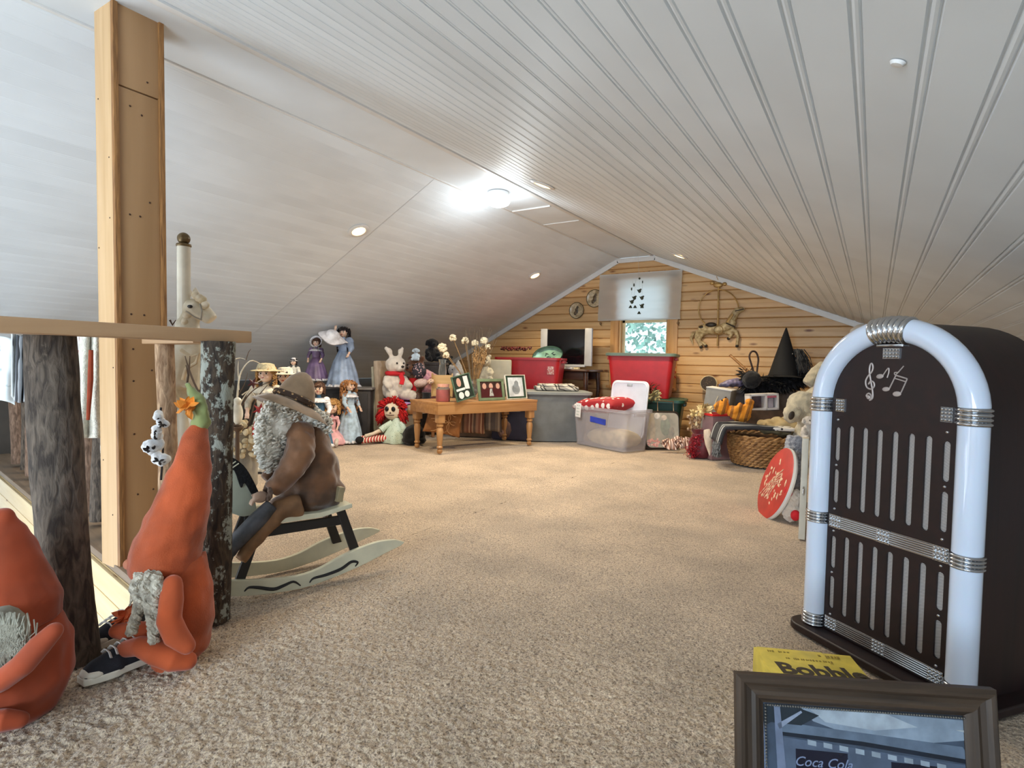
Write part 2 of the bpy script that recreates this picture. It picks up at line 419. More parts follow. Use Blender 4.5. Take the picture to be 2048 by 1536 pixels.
def wpile():
    X0, X1 = -5.8, -1.78
    pile(X0, X1, 0, 5.3, .013, .0015, warp=lambda X, Y: edge_y(X)+Y*(6.5-edge_y(X))/5.3)
wpile()

# ---- gable wall of pine planks, with a window opening
pine = wood('knotty_pine', (222, 184, 132), (200, 156, 104), axis=0, grain=26, knots=1.2, kc=(116, 66, 34), kscale=3.4, rough=.42)
pinet = wood('pine_trim', (222, 172, 108), (190, 132, 72), axis=2, grain=30, knots=.8, kc=(120, 70, 32), rough=.42)
far = struct(MB().prism([(XLE, 0), (XRE, 0), (XRE, zr(XRE)), (XR, ZF), (XL, ZF), (XLE, max(0, zl(XLE)))], YG+.03, YG+.05).build('wall_far', pine, smooth=False))
for v in [far]: pass
WX0, WX1, WZ0, WZ1 = -2.62, -2.02, .55, 1.80
far_holes = None
# cut the opening out of the backing: rebuild as four pieces
bpy.data.objects.remove(far)
m = MB()
def lx(z): return XL-(ZF-z)/SL if z < ZF else XL
def rx(z): return min(XRE, XR+(ZF-z)/SR) if z < ZF else XR
m.prism([(XLE, 0), (WX0, 0), (WX0, ZF), (XL, ZF), (XLE, max(.3, zl(XLE)))], YG+.02, YG+.05)
m.prism([(WX1, 0), (XRE, 0), (XRE, zr(XRE)), (XR, ZF), (WX1, ZF-.07)], YG+.02, YG+.05)
m.prism([(WX0, 0), (WX1, 0), (WX1, WZ0), (WX0, WZ0)], YG+.02, YG+.05)
m.prism([(WX0, WZ1), (WX1, WZ1), (WX1, ZF), (WX0, ZF)], YG+.02, YG+.05)
far = struct(m.build('wall_far', pine, smooth=False))
PH = .1035; k = 0
def plank(x0a, x1a, x0b, x1b, z0, z1):
    if x1a-x0a < .03: return
    cx = (x0a+x1a)/2; g = .0035; mm = MB(); h = z1-z0; d = .018
    prof = [(0, 0), (g, .010), (g*2.5, .016), (h*.5, d), (h-g*2.5, .016), (h-g, .010), (h, 0)]
    r0 = [mm._v((x0a+(x0b-x0a)*t/h-cx, -dd, t)) for t, dd in prof]; r1 = [mm._v((x1a+(x1b-x1a)*t/h-cx, -dd, t)) for t, dd in prof]
    for i in range(len(prof)-1): mm.b.faces.new((r0[i], r1[i], r1[i+1], r0[i+1]))
    mm.b.faces.new(r0); mm.b.faces.new(r1[::-1]); mm.b.faces.new((r0[0], r0[-1], r1[-1], r1[0]))
    o = mm.build('plank', pine, far, smooth=False); o.location = (cx, YG+.02, z0)
z = -.02
while z < ZF-.005:
    z1 = min(z+PH, ZF-.001)
    a0, b0 = max(XLE, lx(z)), rx(z); a1, b1 = max(XLE, lx(z1)), rx(z1)
    if z1 > WZ0 and z < WZ1:
        plank(a0, WX0, min(a1, WX0), WX0, z, z1); plank(WX1, b0, WX1, max(b1, WX1), z, z1)
    else: 
        if b0-a0 > 3:
            j = random.uniform(-3.6, -.6); plank(a0, j-.001, a1, j-.001, z, z1); plank(j+.001, b0, j+.001, b1, z, z1)
        else: plank(a0, b0, a1, b1, z, z1)
    z += PH
# white rake trims
def seg(name, a, b, w=.055, d=.03, y=YG-.01, mt=whitetrim):
    a, b = V((a[0], y, a[1])), V((b[0], y, b[1])); L = (b-a).length; ang = atan2(b.z-a.z, b.x-a.x)
    return struct(MB().box((0, 0, 0), (L, d, w), bev=.003).build(name, mt)), (a+b)/2, ang
for i, (a, b) in enumerate([((XLE, zl(XLE)-.03), (XL, ZF-.03)), ((XL-.01, ZF-.028), (XR+.01, ZF-.028)), ((XR, ZF-.03), (XRE, zr(XRE)-.03))]):
    o, c, ang = seg('trim_%d' % (4+i), a, b); place(o, c, (0, -ang, 0))
# other walls of the room (side knee walls, back wall with a window opening)
wl = struct(MB().box((XLE, (YG+YB)/2+.2, .25), (.04, YG-YB, .6)).build('wall_left', mat('shade_grey_wall', (72, 68, 64), var=.05), smooth=False))  # shade of the unlit recess is put into the dark wall colour
wr = struct(MB().box((XRE, (YG+YB)/2, .3), (.04, YG-YB, .62)).build('wall_right', white, smooth=False))
m = MB()
m.box((-3.9, YB-.02, .95), (5.2-.6, .04, 2.4)); m.box((1.65, YB-.02, .95), (.5, .04, 2.4)); m.box((0, YB-.02, .25), (3.3, .04, .72)); m.box((0, YB-.02, 1.95), (3.3, .04, .4))
struct(m.build('wall_back', pine, smooth=False))
# ---- window
wi = struct(MB().box((0, 0, 0), (.01, .01, .01)).build('window_1', pinet, smooth=False)); wi.location = ((WX0+WX1)/2, YG, .5)
yj = .045
def wbox(nm, x, z, w, h, y=0, d=.02, mt=pinet, bev=.002):
    o = MB().box((0, 0, 0), (w, d, h), bev=bev).build(nm, mt, wi); o.location = (x-(WX0+WX1)/2, y, z-.5); return o
wbox('casing', WX0-.052, 1.18, .10, 1.36, y=-.008, d=.022); wbox('casing', WX1+.058, 1.18, .11, 1.36, y=-.008, d=.022)
wbox('casing', (WX0+WX1)/2, WZ1+.05, .82, .10, y=-.008, d=.022); wbox('sill', (WX0+WX1)/2, WZ0-.015, .84, .03, y=-.03, d=.09)
wbox('jamb', WX0+.008, 1.18, .016, 1.25, y=.06, d=.12); wbox('jamb', WX1-.008, 1.18, .016, 1.25, y=.06, d=.12)
vin = mat('window_sash', (226, 206, 160), rough=.4, var=.05)
wbox('sash', WX0+.032, 1.18, .034, 1.22, y=.085, d=.03, mt=vin); wbox('sash', WX1-.03, 1.18, .03, 1.22, y=.085, d=.03, mt=vin)
wbox('sash', (WX0+WX1)/2, 1.775, .58, .04, y=.085, d=.03, mt=vin); wbox('sash', (WX0+WX1)/2, 1.235+.09, .58, .04, y=.085, d=.03, mt=vin); wbox('sash', (WX0+WX1)/2, .59, .58, .05, y=.085, d=.03, mt=vin)
glass = mat('clear_glass', (255, 255, 255), rough=0, var=0, trans=1, ior=1.01)
wbox('pane', (WX0+WX1)/2, 1.18, .54, 1.16, y=.09, d=.004, mt=glass, bev=0)
# trees outside: one countless mass of leaves
leaf = mat('outdoor_leaf', (150, 186, 172), rough=.6, var=.35, vs=3)
r = random.Random(5); m = MB()
for i in range(5200):
    c = V((-4.6+r.uniform(-2.6, 2.6), 9+r.uniform(-.8, 1.4), 1.2+r.uniform(-2.2, 1.0))); a = V((r.uniform(-1, 1), r.uniform(-1, 1), r.uniform(-1, 1))).normalized(); b = a.orthogonal()
    s_ = r.uniform(.035, .08); m.quad([c-a*s_, c+b*s_*.5, c+a*s_, c-b*s_*.5])
o = m.build('tree_foliage', leaf, smooth=False); o['kind'] = 'stuff'; tag(o, 'pale green leafy foliage outside behind the window pane', 'foliage')
# ---- roller blind over the window, stands proud of the casing
fab = bpy.data.materials.new('blind_fabric'); fab.use_nodes = True
N_, L_ = fab.node_tree.nodes, fab.node_tree.links; N_.clear()
oo = N_.new('ShaderNodeOutputMaterial'); mx = N_.new('ShaderNodeMixShader'); df = N_.new('ShaderNodeBsdfDiffuse'); tl = N_.new('ShaderNodeBsdfTranslucent')
df.inputs[0].default_value = S((236, 232, 226)); tl.inputs[0].default_value = S((235, 242, 244)); mx.inputs[0].default_value = .6
L_.new(df.outputs[0], mx.inputs[1]); L_.new(tl.outputs[0], mx.inputs[2]); L_.new(mx.outputs[0], oo.inputs[0])
bl = thing('window_blind', 'white fabric window blind hanging over the upper half of the gable window', 'blind', (-2.37, YG-.045, 1.33))
MB().surf(lambda u, v: ((u-.5)*1.0+.012*(v-.5), .012*sin(u*9)*(1-v)-.006+.004*sin(v*30), v*.545), 40, 30).build('fabric', fab, bl)
MB().tube([(-.5, .018, .545), (.5, .018, .545)], .012).build('roller', whitetrim, bl)
MB().box((0, -.002, .004), (1.0, .012, .014), bev=.003).build('bottom_bar', fab, bl)
# ---- stairwell below floor level
cream = wood('cream_pine', (244, 222, 178), (226, 196, 146), axis=0, grain=22, knots=.8, kc=(150, 100, 55), rough=.4)
sw = struct(MB().box((1.75, .015, -1.2), (3.9, .03, 2.4)).build('wall_stairwell', cream, smooth=False)); sw.location = (EDGE0.x, EDGE0.y, -.03); sw.rotation_euler = (0, 0, BR)
me = None
for k in range(22):
    o = MB().box((0, 0, 0), (3.95, .018, .098), bev=.006).build('plank', cream, sw); o.location = (1.95, .036, -.052-.1*k)
capm = wood('grey_wood_cap', (150, 128, 106), (118, 98, 78), axis=0, grain=30, knots=.5)
o = MB().box((0, 0, 0), (3.95, .16, .03), bev=.004).build('trim_cap', capm, sw); o.location = (1.95, -.04, .03)
struct(MB().box((-3.6, -.9, -2.42), (4.6, 4.4, .04)).build('floor', mat('lower_floor', (150, 150, 150), var=.1), smooth=False))
struct(MB().box((-5.6, -.9, -1.2), (.04, 4.4, 2.6)).build('wall_stair_left', white, smooth=False))
m = MB(); m.box((-2.3, YB-.02, -1.3), (1.0, .04, 2.4)); m.box((-5, YB-.02, -1.3), (1.2, .04, 2.4)); m.box((-3.6, YB-.02, -1.9), (2, .04, 1.2)); struct(m.build('wall_stair_back', white, smooth=False))
struct(MB().box((-1.79, -1.05, -1.22), (.02, 3.9, 2.4)).build('wall_stair_right', whitetrim, smooth=False))
# ---- ceiling lamps
def downlight(x, y, right, label, power=57):
    z = zr(x) if right else zl(x); ang = math.atan(SR) if right else -math.atan(SL)
    t = thing('downlight', label, 'ceiling light', (x, y, z), rot=(0, ang, 0), group='recessed ceiling downlights')
    MB().lathe([(.050, -.001), (.078, -.002), (.080, -.006), (.074, -.011), (.052, -.013), (.048, -.006), (.050, -.001)], n=32, cap=False).build('trim_ring', whitetrim, t)
    MB().ell((0, 0, -.006), (.050, .050, .010)).build('bulb', mat('warm_bulb', (255, 214, 150), emit=(255, 205, 130), es=9, var=0), t)
    nrm = V((sin(ang), 0, -cos(ang))) if not right else V((-sin(ang), 0, -cos(ang)))
    p = V((x, y, z))+nrm*.06
    lamp('downlight_lamp', 'SPOT', p, power, (1, .81, .52), .05, aim=p+V((0, 0, -1)), spot=2.5)
downlight(-3.27, 2.98, False, 'lit recessed downlight in the left slope, nearer one left of the box lamp')
downlight(-3.23, 5.51, False, 'lit recessed downlight in the left slope, far one near the gable wall')
downlight(-1.75, 3.06, True, 'lit recessed downlight in the right slope just right of the box lamp')
downlight(-1.55, 5.26, True, 'lit recessed downlight in the right slope, far one near the gable wall')
t = thing('flush_ceiling_light', 'bright white drum ceiling lamp on the flat ridge panel', 'ceiling light', (-2.43, 3.58, ZF))
MB().lathe([(.0, 0), (.078, 0), (.078, -.045), (.07, -.05)][::-1], n=40, cap=False).build('base', mat('lamp_base', (235, 238, 238), rough=.35, var=0), t)
MB().lathe([(.0, -.105), (.045, -.102), (.078, -.088), (.09, -.068), (.088, -.052), (.075, -.046)], n=40, cap=False).build('diffuser', mat('lit_diffuser', (255, 255, 255), emit=(240, 248, 255), es=7, var=0), t)
lamp('drum_lamp', 'POINT', (-2.43, 3.58, ZF-.20), 6, (.86, .95, 1.0), .09)
lamp('drum_lamp_down', 'SPOT', (-2.43, 3.58, ZF-.13), 56, (.90, .95, 1.0), .09, aim=(-2.43, 3.58, 0), spot=2.9)
t = thing('smoke_cap', 'small round white plug on the right ceiling slope above the jukebox', 'ceiling fitting', (.01, .89, zr(.01)-.001), rot=(0, math.atan(SR), 0))
MB().lathe([(.0, -.004), (.007, -.0035), (.010, 0)], n=20, cap=False).build('plug', whitetrim, t)

# ================================================================ POST, RAILS
plyw = wood('post_plywood', (174, 136, 96), (156, 118, 78), axis=2, grain=9, knots=0, rough=.5)
plye = wood('post_pine', (212, 178, 134), (192, 154, 108), axis=2, grain=24, knots=.5, kc=(150, 96, 50))
plys = wood('ply_edge', (176, 126, 72), (112, 74, 40), axis=2, grain=160, rough=.6)
po = thing('wooden_post', 'tall square wooden post faced with screwed plywood boards up to the ridge', 'post', (-2.408, 1.075, 0), rot=(0, radians(-1.0), radians(0)))
PWX, PWY, PH_ = .142, .175, 2.15
MB().box((0, 0, PH_/2), (PWX-.04, PWY-.04, PH_)).build('core', plys, po)
MB().box((PWX/2-.008, .0, 1.78/2), (.016, PWY-.034, 1.78), bev=.002).build('face_board', plyw, po)
MB().box((PWX/2-.008, 0, 1.787+.18), (.020, PWY-.03, .365), bev=.002).build('face_board', plyw, po)
for sx in (-1, 1):
    MB().box((sx*.0+0, sx*(PWY/2-.008), PH_/2), (PWX-.01, .016, PH_), bev=.003).build('side_board', plye if sx < 0 else plys, po)
MB().box((PWX/2+.002, -PWY/2+.008, PH_/2), (.02, .018, PH_), bev=.003).build('edge_strip', plys, po)
MB().box((PWX/2+.002, PWY/2-.008, PH_/2), (.02, .018, PH_), bev=.003).build('edge_strip', plys, po)
dark = mat('dark_screw', (66, 40, 24), var=0, rough=.5)
for (yy, zz) in [(-.03, 1.72), (.01, 1.70), (.03, 1.83), (-.035, 1.32), (.0, 1.32), (.035, 1.38), (-.035, .95), (.01, .95), (-.03, .82), (.035, .74), (-.03, .70), (.03, .52), (-.03, .5), (.035, .28), (-.02, .27)]:
    MB().lathe([(0, .0012), (.003, .001), (.0038, 0)], n=10, cap=False).build('screw', dark, po).matrix_local = Matrix.Translation((PWX/2+.0015 if zz < 1.8 else PWX/2+.003, yy, zz)) @ Matrix.Rotation(pi/2, 4, 'Y')
for (xx, zz) in [(-.04, 1.75), (.04, 1.52), (-.05, 1.2), (.04, 1.3), (-.03, .9), (.05, .75), (-.04, .4), (.03, .2)]:
    MB().lathe([(0, .0012), (.0025, .001), (.003, 0)], n=10, cap=False).build('screw', dark, po).matrix_local = Matrix.Translation((xx, -PWY/2-.0005, zz)) @ Matrix.Rotation(pi/2, 4, 'X')
railw = wood('handrail_wood', (196, 160, 122), (178, 140, 102), axis=1, grain=24, knots=.9, kc=(104, 58, 28), rough=.5, kscale=2.0)
def barkmat(name, c1, c2, c3=None, thr=.6, cs=14):
    m, t, N, L, b = nt(name); co = coords(N, L, (1, 1, .28)); co2 = coords(N, L, (1, 1, .7))
    n = N.new('ShaderNodeTexNoise'); n.inputs['Scale'].default_value = 70; n.inputs['Detail'].default_value = 6; n.inputs['Distortion'].default_value = .8; L.new(co, n.inputs[0])
    r = N.new('ShaderNodeValToRGB'); r.color_ramp.elements[0].position = .36; r.color_ramp.elements[1].position = .66; r.color_ramp.elements[0].color = S(c2); r.color_ramp.elements[1].color = S(c1); L.new(n.outputs[0], r.inputs[0]); out = r.outputs[0]
    if c3:
        v = N.new('ShaderNodeTexNoise'); v.inputs['Scale'].default_value = cs; v.inputs['Detail'].default_value = 5; v.inputs['Roughness'].default_value = .7; L.new(co2, v.inputs[0])
        r2 = N.new('ShaderNodeValToRGB'); r2.color_ramp.elements[0].position = thr-.02; r2.color_ramp.elements[1].position = thr+.03; L.new(v.outputs[0], r2.inputs[0])
        mx = N.new('ShaderNodeMix'); mx.data_type = 'RGBA'; L.new(r2.outputs[0], mx.inputs[0]); L.new(out, mx.inputs[6]); mx.inputs[7].default_value = S(c3); out = mx.outputs[2]
    L.new(out, b.inputs['Base Color']); b.inputs['Roughness'].default_value = .95
    bp = N.new('ShaderNodeBump'); bp.inputs['Strength'].default_value = 1; bp.inputs['Distance'].default_value = .006; L.new(n.outputs[0], bp.inputs['Height']); L.new(bp.outputs[0], b.inputs['Normal'])
    MATS[name] = m; return m
bark = barkmat('bark', (104, 92, 80), (54, 46, 40), (128, 116, 102), .68, 9)
barkl = barkmat('lichen_bark', (84, 68, 52), (38, 30, 24), (150, 152, 140), .55, 26)
barkb = barkmat('peeled_log', (196, 164, 132), (136, 106, 80))
barkf = barkmat('frosted_bark', (140, 128, 120), (88, 78, 72), (196, 190, 184), .52, 40)
barkr = barkmat('brown_bark', (140, 114, 96), (92, 72, 58))
def log(parent, nm, x, y, z0, z1, r0, r1, mt, seed=0, lean=(0, 0), knots=()):
    rr_ = random.Random(seed); n, k = 22, 30
    def fn(u, v):
        th = 2*pi*u; zz = z0+(z1-z0)*v; r_ = r0+(r1-r0)*v
        p = V((cos(th)*1.3, sin(th)*1.3, zz*2.5+seed*7))
        r_ *= 1+.10*noise.noise(p)+.05*noise.noise(p*4)+.03*abs(noise.noise(V((cos(th)*9, sin(th)*9, zz*6+seed))))
        for (kt, kz, ks) in knots:
            dd = ((th-kt+pi) % (2*pi)-pi)**2*r0*r0+(zz-kz)**2; r_ += ks*math.exp(-dd/(.02**2))
        cx = x+lean[0]*v+.008*sin(zz*5+seed); cy = y+lean[1]*v+.008*cos(zz*4+seed*2)
        return (cx+r_*cos(th), cy+r_*sin(th), zz)
    m = MB(); m.surf(fn, n, k, wrap=True)
    # end caps
    for v in (0, 1): m.b.faces.new([m._v(fn(i/n, v)) for i in range(n)])
    bmesh.ops.remove_doubles(m.b, verts=m.b.verts, dist=1e-5)
    return m.build(nm, mt, parent, angle=70)
ra = thing('log_railing', 'near guard rail of bark-covered log balusters under a flat pine handrail', 'railing', (-1.70, 0, 0))
MB().box((0, 0, 0), (.115, 1.9, .036), bev=.004).build('handrail', railw, ra).location = (.005, 1.065-.95, .862)
b0 = at(118, 1328, z=0); t0 = at(90, 700, d=depth(b0)-.03)
log(ra, 'log', b0.x+1.70, b0.y+.04, 0, .845,   .056, .055, bark, 1, lean=(t0.x-b0.x, t0.y-b0.y-.03), knots=[(5.3, .30, .012), (5.4, .80, .012)])
log(ra, 'log', .03, .965, 0, .845, .043, .047, barkl, 2, lean=(.012, -.0))
log(ra, 'log', -.03, .1, 0, .845, .05, .045, bark, 3); log(ra, 'log', -.02, -.35, 0, .845, .05, .045, barkr, 4); log(ra, 'log', -.02, -.8, 0, .845, .05, .045, bark, 14)
rb = thing('log_railing', 'far guard rail of brown and frosted logs running past the post beyond the stairwell', 'railing', (EDGE0.x+.05, EDGE0.y+.06, 0.02), BR)
for xa, xb in ((.05, .53), (.72, 3.45)): MB().box((0, 0, 0), (.09, xb-xa, .03), bev=.004).build('handrail', railw, rb).matrix_local = Matrix.Translation(((xa+xb)/2, 0, .835)) @ Matrix.Rotation(pi/2, 4, 'Z')
for i, (x, r_, mt) in enumerate([(.42, .033, barkb), (1.02, .052, barkf), (1.25, .036, bark), (1.50, .045, barkr), (1.72, .034, barkr), (1.95, .045, barkf), (2.2, .036, barkr), (2.42, .04, barkr), (2.68, .044, barkr), (2.95, .035, bark), (3.25, .045, barkr)]):
    log(rb, 'log', x, 0, 0.02, .82, r_, r_*.92, mt, 20+i)
# ================================================================ JUKEBOX
darkw = wood('dark_mahogany', (38, 17, 15), (24, 11, 10), axis=2, grain=30, rough=.5, coat=0)
chrome = mat('chrome', (205, 208, 212), rough=.14, metal=1, var=0)
acr = mat('milky_acrylic', (208, 219, 236), rough=.10, var=0, coat=.6, sss=.1)
grille = mat('silver_grille_cloth', (176, 168, 162), rough=.7, var=0)
def grille_mat():
    m, t, N, L, b = nt('grille_cloth')
    tc = N.new('ShaderNodeTexCoord'); mp = N.new('ShaderNodeMapping'); mp.inputs['Rotation'].default_value = (0, .5, 0); L.new(tc.outputs['Object'], mp.inputs[0])
    wv = N.new('ShaderNodeTexWave'); wv.inputs['Scale'].default_value = 95; wv.bands_direction = 'Z'; L.new(mp.outputs[0], wv.inputs[0])
    r = N.new('ShaderNodeValToRGB'); r.color_ramp.elements[0].color = S((112, 104, 100)); r.color_ramp.elements[1].color = S((214, 206, 200)); L.new(wv.outputs[0], r.inputs[0])
    L.new(r.outputs[0], b.inputs['Base Color']); b.inputs['Roughness'].default_value = .6; b.inputs['Metallic'].default_value = .3; return m
grille = grille_mat()
ju = thing('jukebox', 'small arched jukebox in dark wood with milky white tube surround and chrome bands', 'jukebox', (.036, 1.830, 0), atan2(-.616, .788))
AC, RO = .70, .235
def arch(r, z0, n=28): return [(-r, z0)]+[(-r*cos(pi*i/n), AC+r*sin(pi*i/n)) for i in range(n+1)]+[(r, z0)]
MB().prism(arch(.228, .02), .02, .30).build('cabinet', darkw, ju, angle=30)
MB().prism(rr(.54, .40, .05, cx=0, cy=.14), 0, .022, 'xy').build('plinth', darkw, ju, bevel=.004)
xs8 = [-.155+.0435*k for k in range(8)]
holes = []
def slot(cx, z0, z1, w=.0175):
    r_ = w/2; return [(cx+r_*cos(a), z1-r_+r_*sin(a)) for a in [pi*i/8 for i in range(9)]]+[(cx-r_*cos(a), z0+r_-r_*sin(a)) for a in [pi*i/8 for i in range(9)]]
for (za, zb) in ((.398, .638), (.082, .315)):
    for k, x in enumerate(xs8):
        if k in (0, 7): mz = (za+zb)/2; holes += [slot(x, za+.008, mz-.012), slot(x, mz+.012, zb-.008)]
        else: holes.append(slot(x, za, zb))
me = curve_mesh([arch(.196, .022)]+holes, .003)
fp = link('face_panel', me, darkw, ju); place(fp, (0, .004, 0), XZ)
MB().box((0, .012, .35), (.36, .006, .62)).build('grille_cloth', grille, ju)
for x, z in [(x, z) for x in (xs8[0], xs8[7]) for z in (.652, .518, .388, .322, .198, .072)]:
    MB().ell((x, .001, z), (.004, .003, .004), u=8, v=6).build('screw', chrome, ju)
tp = [(-.208, 0, .025)]+[(-.208, 0, z) for z in (.2, .4, .6)]+[(-.208*cos(pi*i/30), 0, AC+.208*sin(pi*i/30)) for i in range(31)]+[(.208, 0, z) for z in (.6, .4, .2, .025)]
MB().tube(tp, .0315, n=24).build('light_tube', acr, ju, angle=60)
def band(path_fn, n_r=7, w=.044, R=.0345):
    m = MB()
    for i in range(n_r):
        t = (i+.5)/n_r-.5; c, d = path_fn(t*w)
        pts = [c-d*(w/n_r*.5), c-d*(w/n_r*.3), c-d*(w/n_r*.1), c+d*(w/n_r*.1), c+d*(w/n_r*.3), c+d*(w/n_r*.5)]
        m.tube(pts, [R-.003, R, R+.0018, R+.0018, R, R-.003], n=28)
    return m
def vert(x, z): return lambda s: (V((x, 0, z+s)), V((0, 0, 1)))
for x in (-.208, .208):
    for z, nn, w_ in ((.695, 4, .044), (.355, 4, .036), (.042, 4, .040)):
        band(vert(x, z), nn, w_).build('chrome_band', chrome, ju, angle=80)
def apex(s): a = pi/2-s/.208; return V((.208*cos(a), 0, AC+.208*sin(a))), V((sin(a), 0, -cos(a)))
band(apex, 7, .105, .0355).build('chrome_band', chrome, ju, angle=80)
MB().box((0, -.004, AC+.166), (.075, .012, .006), bev=.001).build('chrome_strip', chrome, ju)
def pad(cx, cz, nx, nz, p=.0088, nm='bead_pad'):
    m = MB(); m.box((cx, .0, cz), (nx*p+.002, .006, nz*p+.002))
    for i in range(nx):
        for j in range(nz): m.ell((cx+(i-(nx-1)/2)*p, -.004, cz+(j-(nz-1)/2)*p), (p*.42, .004, p*.42), u=8, v=6)
    m.build(nm, chrome, ju)
pad(0, AC+.145, 5, 3); pad(-.148, .695, 3, 4); pad(.148, .695, 3, 4)
def bar(z, parts):
    m = MB()
    for k in range(6): m.tube([(-.165, -.002, z+(k-2.5)*.0058), (.165, -.002, z+(k-2.5)*.0058)], .0026, n=8)
    m.box((0, .001, z), (.335, .004, .037)); m.build('chrome_bar', chrome, ju)
    for x in parts: pad(x, z, 4, 4, .009)
bar(.352, (-.15, 0, .15)); bar(.046, (-.15, 0, .15))
silver = mat('silver_print', (176, 164, 158), rough=.5, metal=.3, var=.05)
def note(nm, paths, heads=()):
    m = MB()
    for p, r_ in paths: m.tube([(a, .0005, b) for a, b in p], r_, n=6, sq=(1, 1))
    for (a, b, ra_, rb_, rot) in heads: m.ell((a, .0005, b), (ra_, .0018, rb_), rot=(0, rot, 0), u=12, v=6)
    m.build(nm, silver, ju)
cl = [(-.062, .722), (-.068, .728), (-.062, .735), (-.054, .730), (-.0525, .722), (-.058, .716), (-.050, .722), (-.050, .740), (-.058, .775), (-.062, .795), (-.061, .812), (-.056, .818), (-.052, .808), (-.055, .795), (-.066, .782), (-.072, .768), (-.068, .752), (-.055, .747), (-.046, .755), (-.048, .766), (-.057, .769), (-.063, .760)]
cl = [(a*1.0-.0, b) for a, b in cl]
def smooth(p, n=4):
    out = []
    for i in range(len(p)-1):
        p0, p1, p2, p3 = p[max(0, i-1)], p[i], p[i+1], p[min(len(p)-1, i+2)]
        for k in range(n):
            t = k/n
            out.append(tuple(.5*((2*p1[j])+(-p0[j]+p2[j])*t+(2*p0[j]-5*p1[j]+4*p2[j]-p3[j])*t*t+(-p0[j]+3*p1[j]-3*p2[j]+p3[j])*t**3) for j in range(len(p1))))
    return out+[p[-1]]
note('treble_clef', [(smooth(cl), .0024)], [(-.062, .724, .006, .006, 0)])
note('music_note', [(smooth([(-.022, .786), (-.008, .806), (-.006, .795), (-.010, .780)]), .0017)], [(-.031, .783, .011, .0065, -.15)])
note('music_note', [([(.020, .795), (.034, .812)], .0016), (smooth([(.020, .795), (.012, .788), (.010, .794), (.020, .795)]), .0014)])
note('music_note', [([(-.002, .752), (.014, .787)], .0018), ([(.014, .787), (.045, .779)], .002), ([(.011, .779), (.042, .771)], .0016), ([(.045, .779), (.030, .742)], .0018)], [(-.012, .749, .011, .0062, -.1), (.019, .738, .012, .007, -.1)])

# ================================================================ YELLOW BOX, FOREGROUND PICTURE
yel = mat('yellow_card', (226, 202, 84), rough=.5, var=.08, vs=20)
ink = mat('brown_ink', (62, 50, 34), rough=.6, var=0); ink2 = mat('olive_ink', (146, 124, 44), rough=.6, var=0)
a, b_, c_ = at(1507, 1291, z=.085), at(1690, 1308, z=.085), at(1545, 1357, z=.085)
ax = (b_-a).normalized(); rz = atan2(ax.y, ax.x); wdt = (b_-a).length+.012; hgt = .21
yb = thing('cardboard_box', 'flat yellow cardboard toy box lying on the carpet before the jukebox', 'box', (a+ax*wdt/2)-V((0, 0, .085)), rz)
MB().box((0, -hgt/2, .041), (wdt, hgt, .082), bev=.0015).build('carton', yel, yb)
MB().box((-.03, -hgt/2+.004, .0835), (wdt-.075, hgt-.012, .0015), bev=.0004).build('lid_flap', yel, yb)
MB().ell((-wdt/2+.0005, -hgt*.45, .05), (.001, .022, .014)).build('thumb_hole', mat('shadow_card', (70, 56, 28), var=0), yb)
place(link('print', text_mesh('Bobble', .070, .0003, -.12, .0022), ink, yb), (.016, -.102, .0848))
marks(yb, ink2, -.085, -.020, .062, .009, .0847, 1); marks(yb, ink2, .035, -.022, .045, .009, .0847, 2); marks(yb, ink2, -.050, -.050, .105, .008, .0847, 3)

frw = wood('walnut_frame', (76, 60, 46), (44, 34, 26), axis=0, grain=70, rough=.5)
frv = wood('walnut_frame_v', (76, 60, 46), (44, 34, 26), axis=2, grain=70, rough=.5)
A_, B_ = at(1470, 1352, z=.27), at(1995, 1386, z=.27); axx = (B_-A_).normalized(); W_ = (B_-A_).length; H_ = .30
pf = thing('framed_picture', 'walnut framed blue storefront picture standing in the foreground corner', 'picture', ((A_+B_)/2)-V((0, 0, .27))+V((0, 0, .0)), rot=(radians(-9), 0, atan2(axx.y, axx.x)))
pf.location = pf.location+V((0, -.03, -.028))+RT*.018
def frame_side(nm, L, cx, cz, ang, mt):
    prof = [(0, 0), (0, -.014), (.006, -.020), (.012, -.019), (.018, -.014), (.026, -.012), (.032, -.015), (.038, -.013), (.044, -.006), (.048, -.004), (.048, 0)]
    m = MB(); r0 = [m._v((-L/2+x, y, -x)) for x, y in prof]; r1 = [m._v((L/2-x, y, -x)) for x, y in prof]
    n = len(prof)
    for i in range(n): m.b.faces.new((r0[i], r1[i], r1[(i+1) % n], r0[(i+1) % n]))
    o = m.build(nm, mt, pf, angle=25); place(o, (cx, 0, cz), (0, ang, 0)); return o
frame_side('frame_rail', W_, 0, H_, 0, frw); frame_side('frame_rail', W_, 0, 0, pi, frw)
frame_side('frame_rail', H_, -W_/2, H_/2, -pi/2, frw); frame_side('frame_rail', H_, W_/2, H_/2, pi/2, frw)
m = MB()
for i in range(78):
    m.ell((-W_/2+.050+i*(W_-.1)/77, -.009, H_-.050), (.0019, .002, .0019), u=6, v=4)
for i in range(40): m.ell((-W_/2+.050, -.009, .05+i*(H_-.1)/39), (.0019, .002, .0019), u=6, v=4)
m.build('bead_border', mat('old_bead', (96, 92, 84), rough=.5, metal=.3, var=0), pf)
def pc(nm, c):
    g_ = sum(c)/3; c = tuple(int((v*.62+g_*.38)*.92) for v in c)
    return mat(nm, c, rough=.12, var=.10, vs=30)
pic = MB().box((0, .001, H_/2), (W_-.09, .006, H_-.09)).build('print', pc('print_blue', (62, 84, 112)), pf)
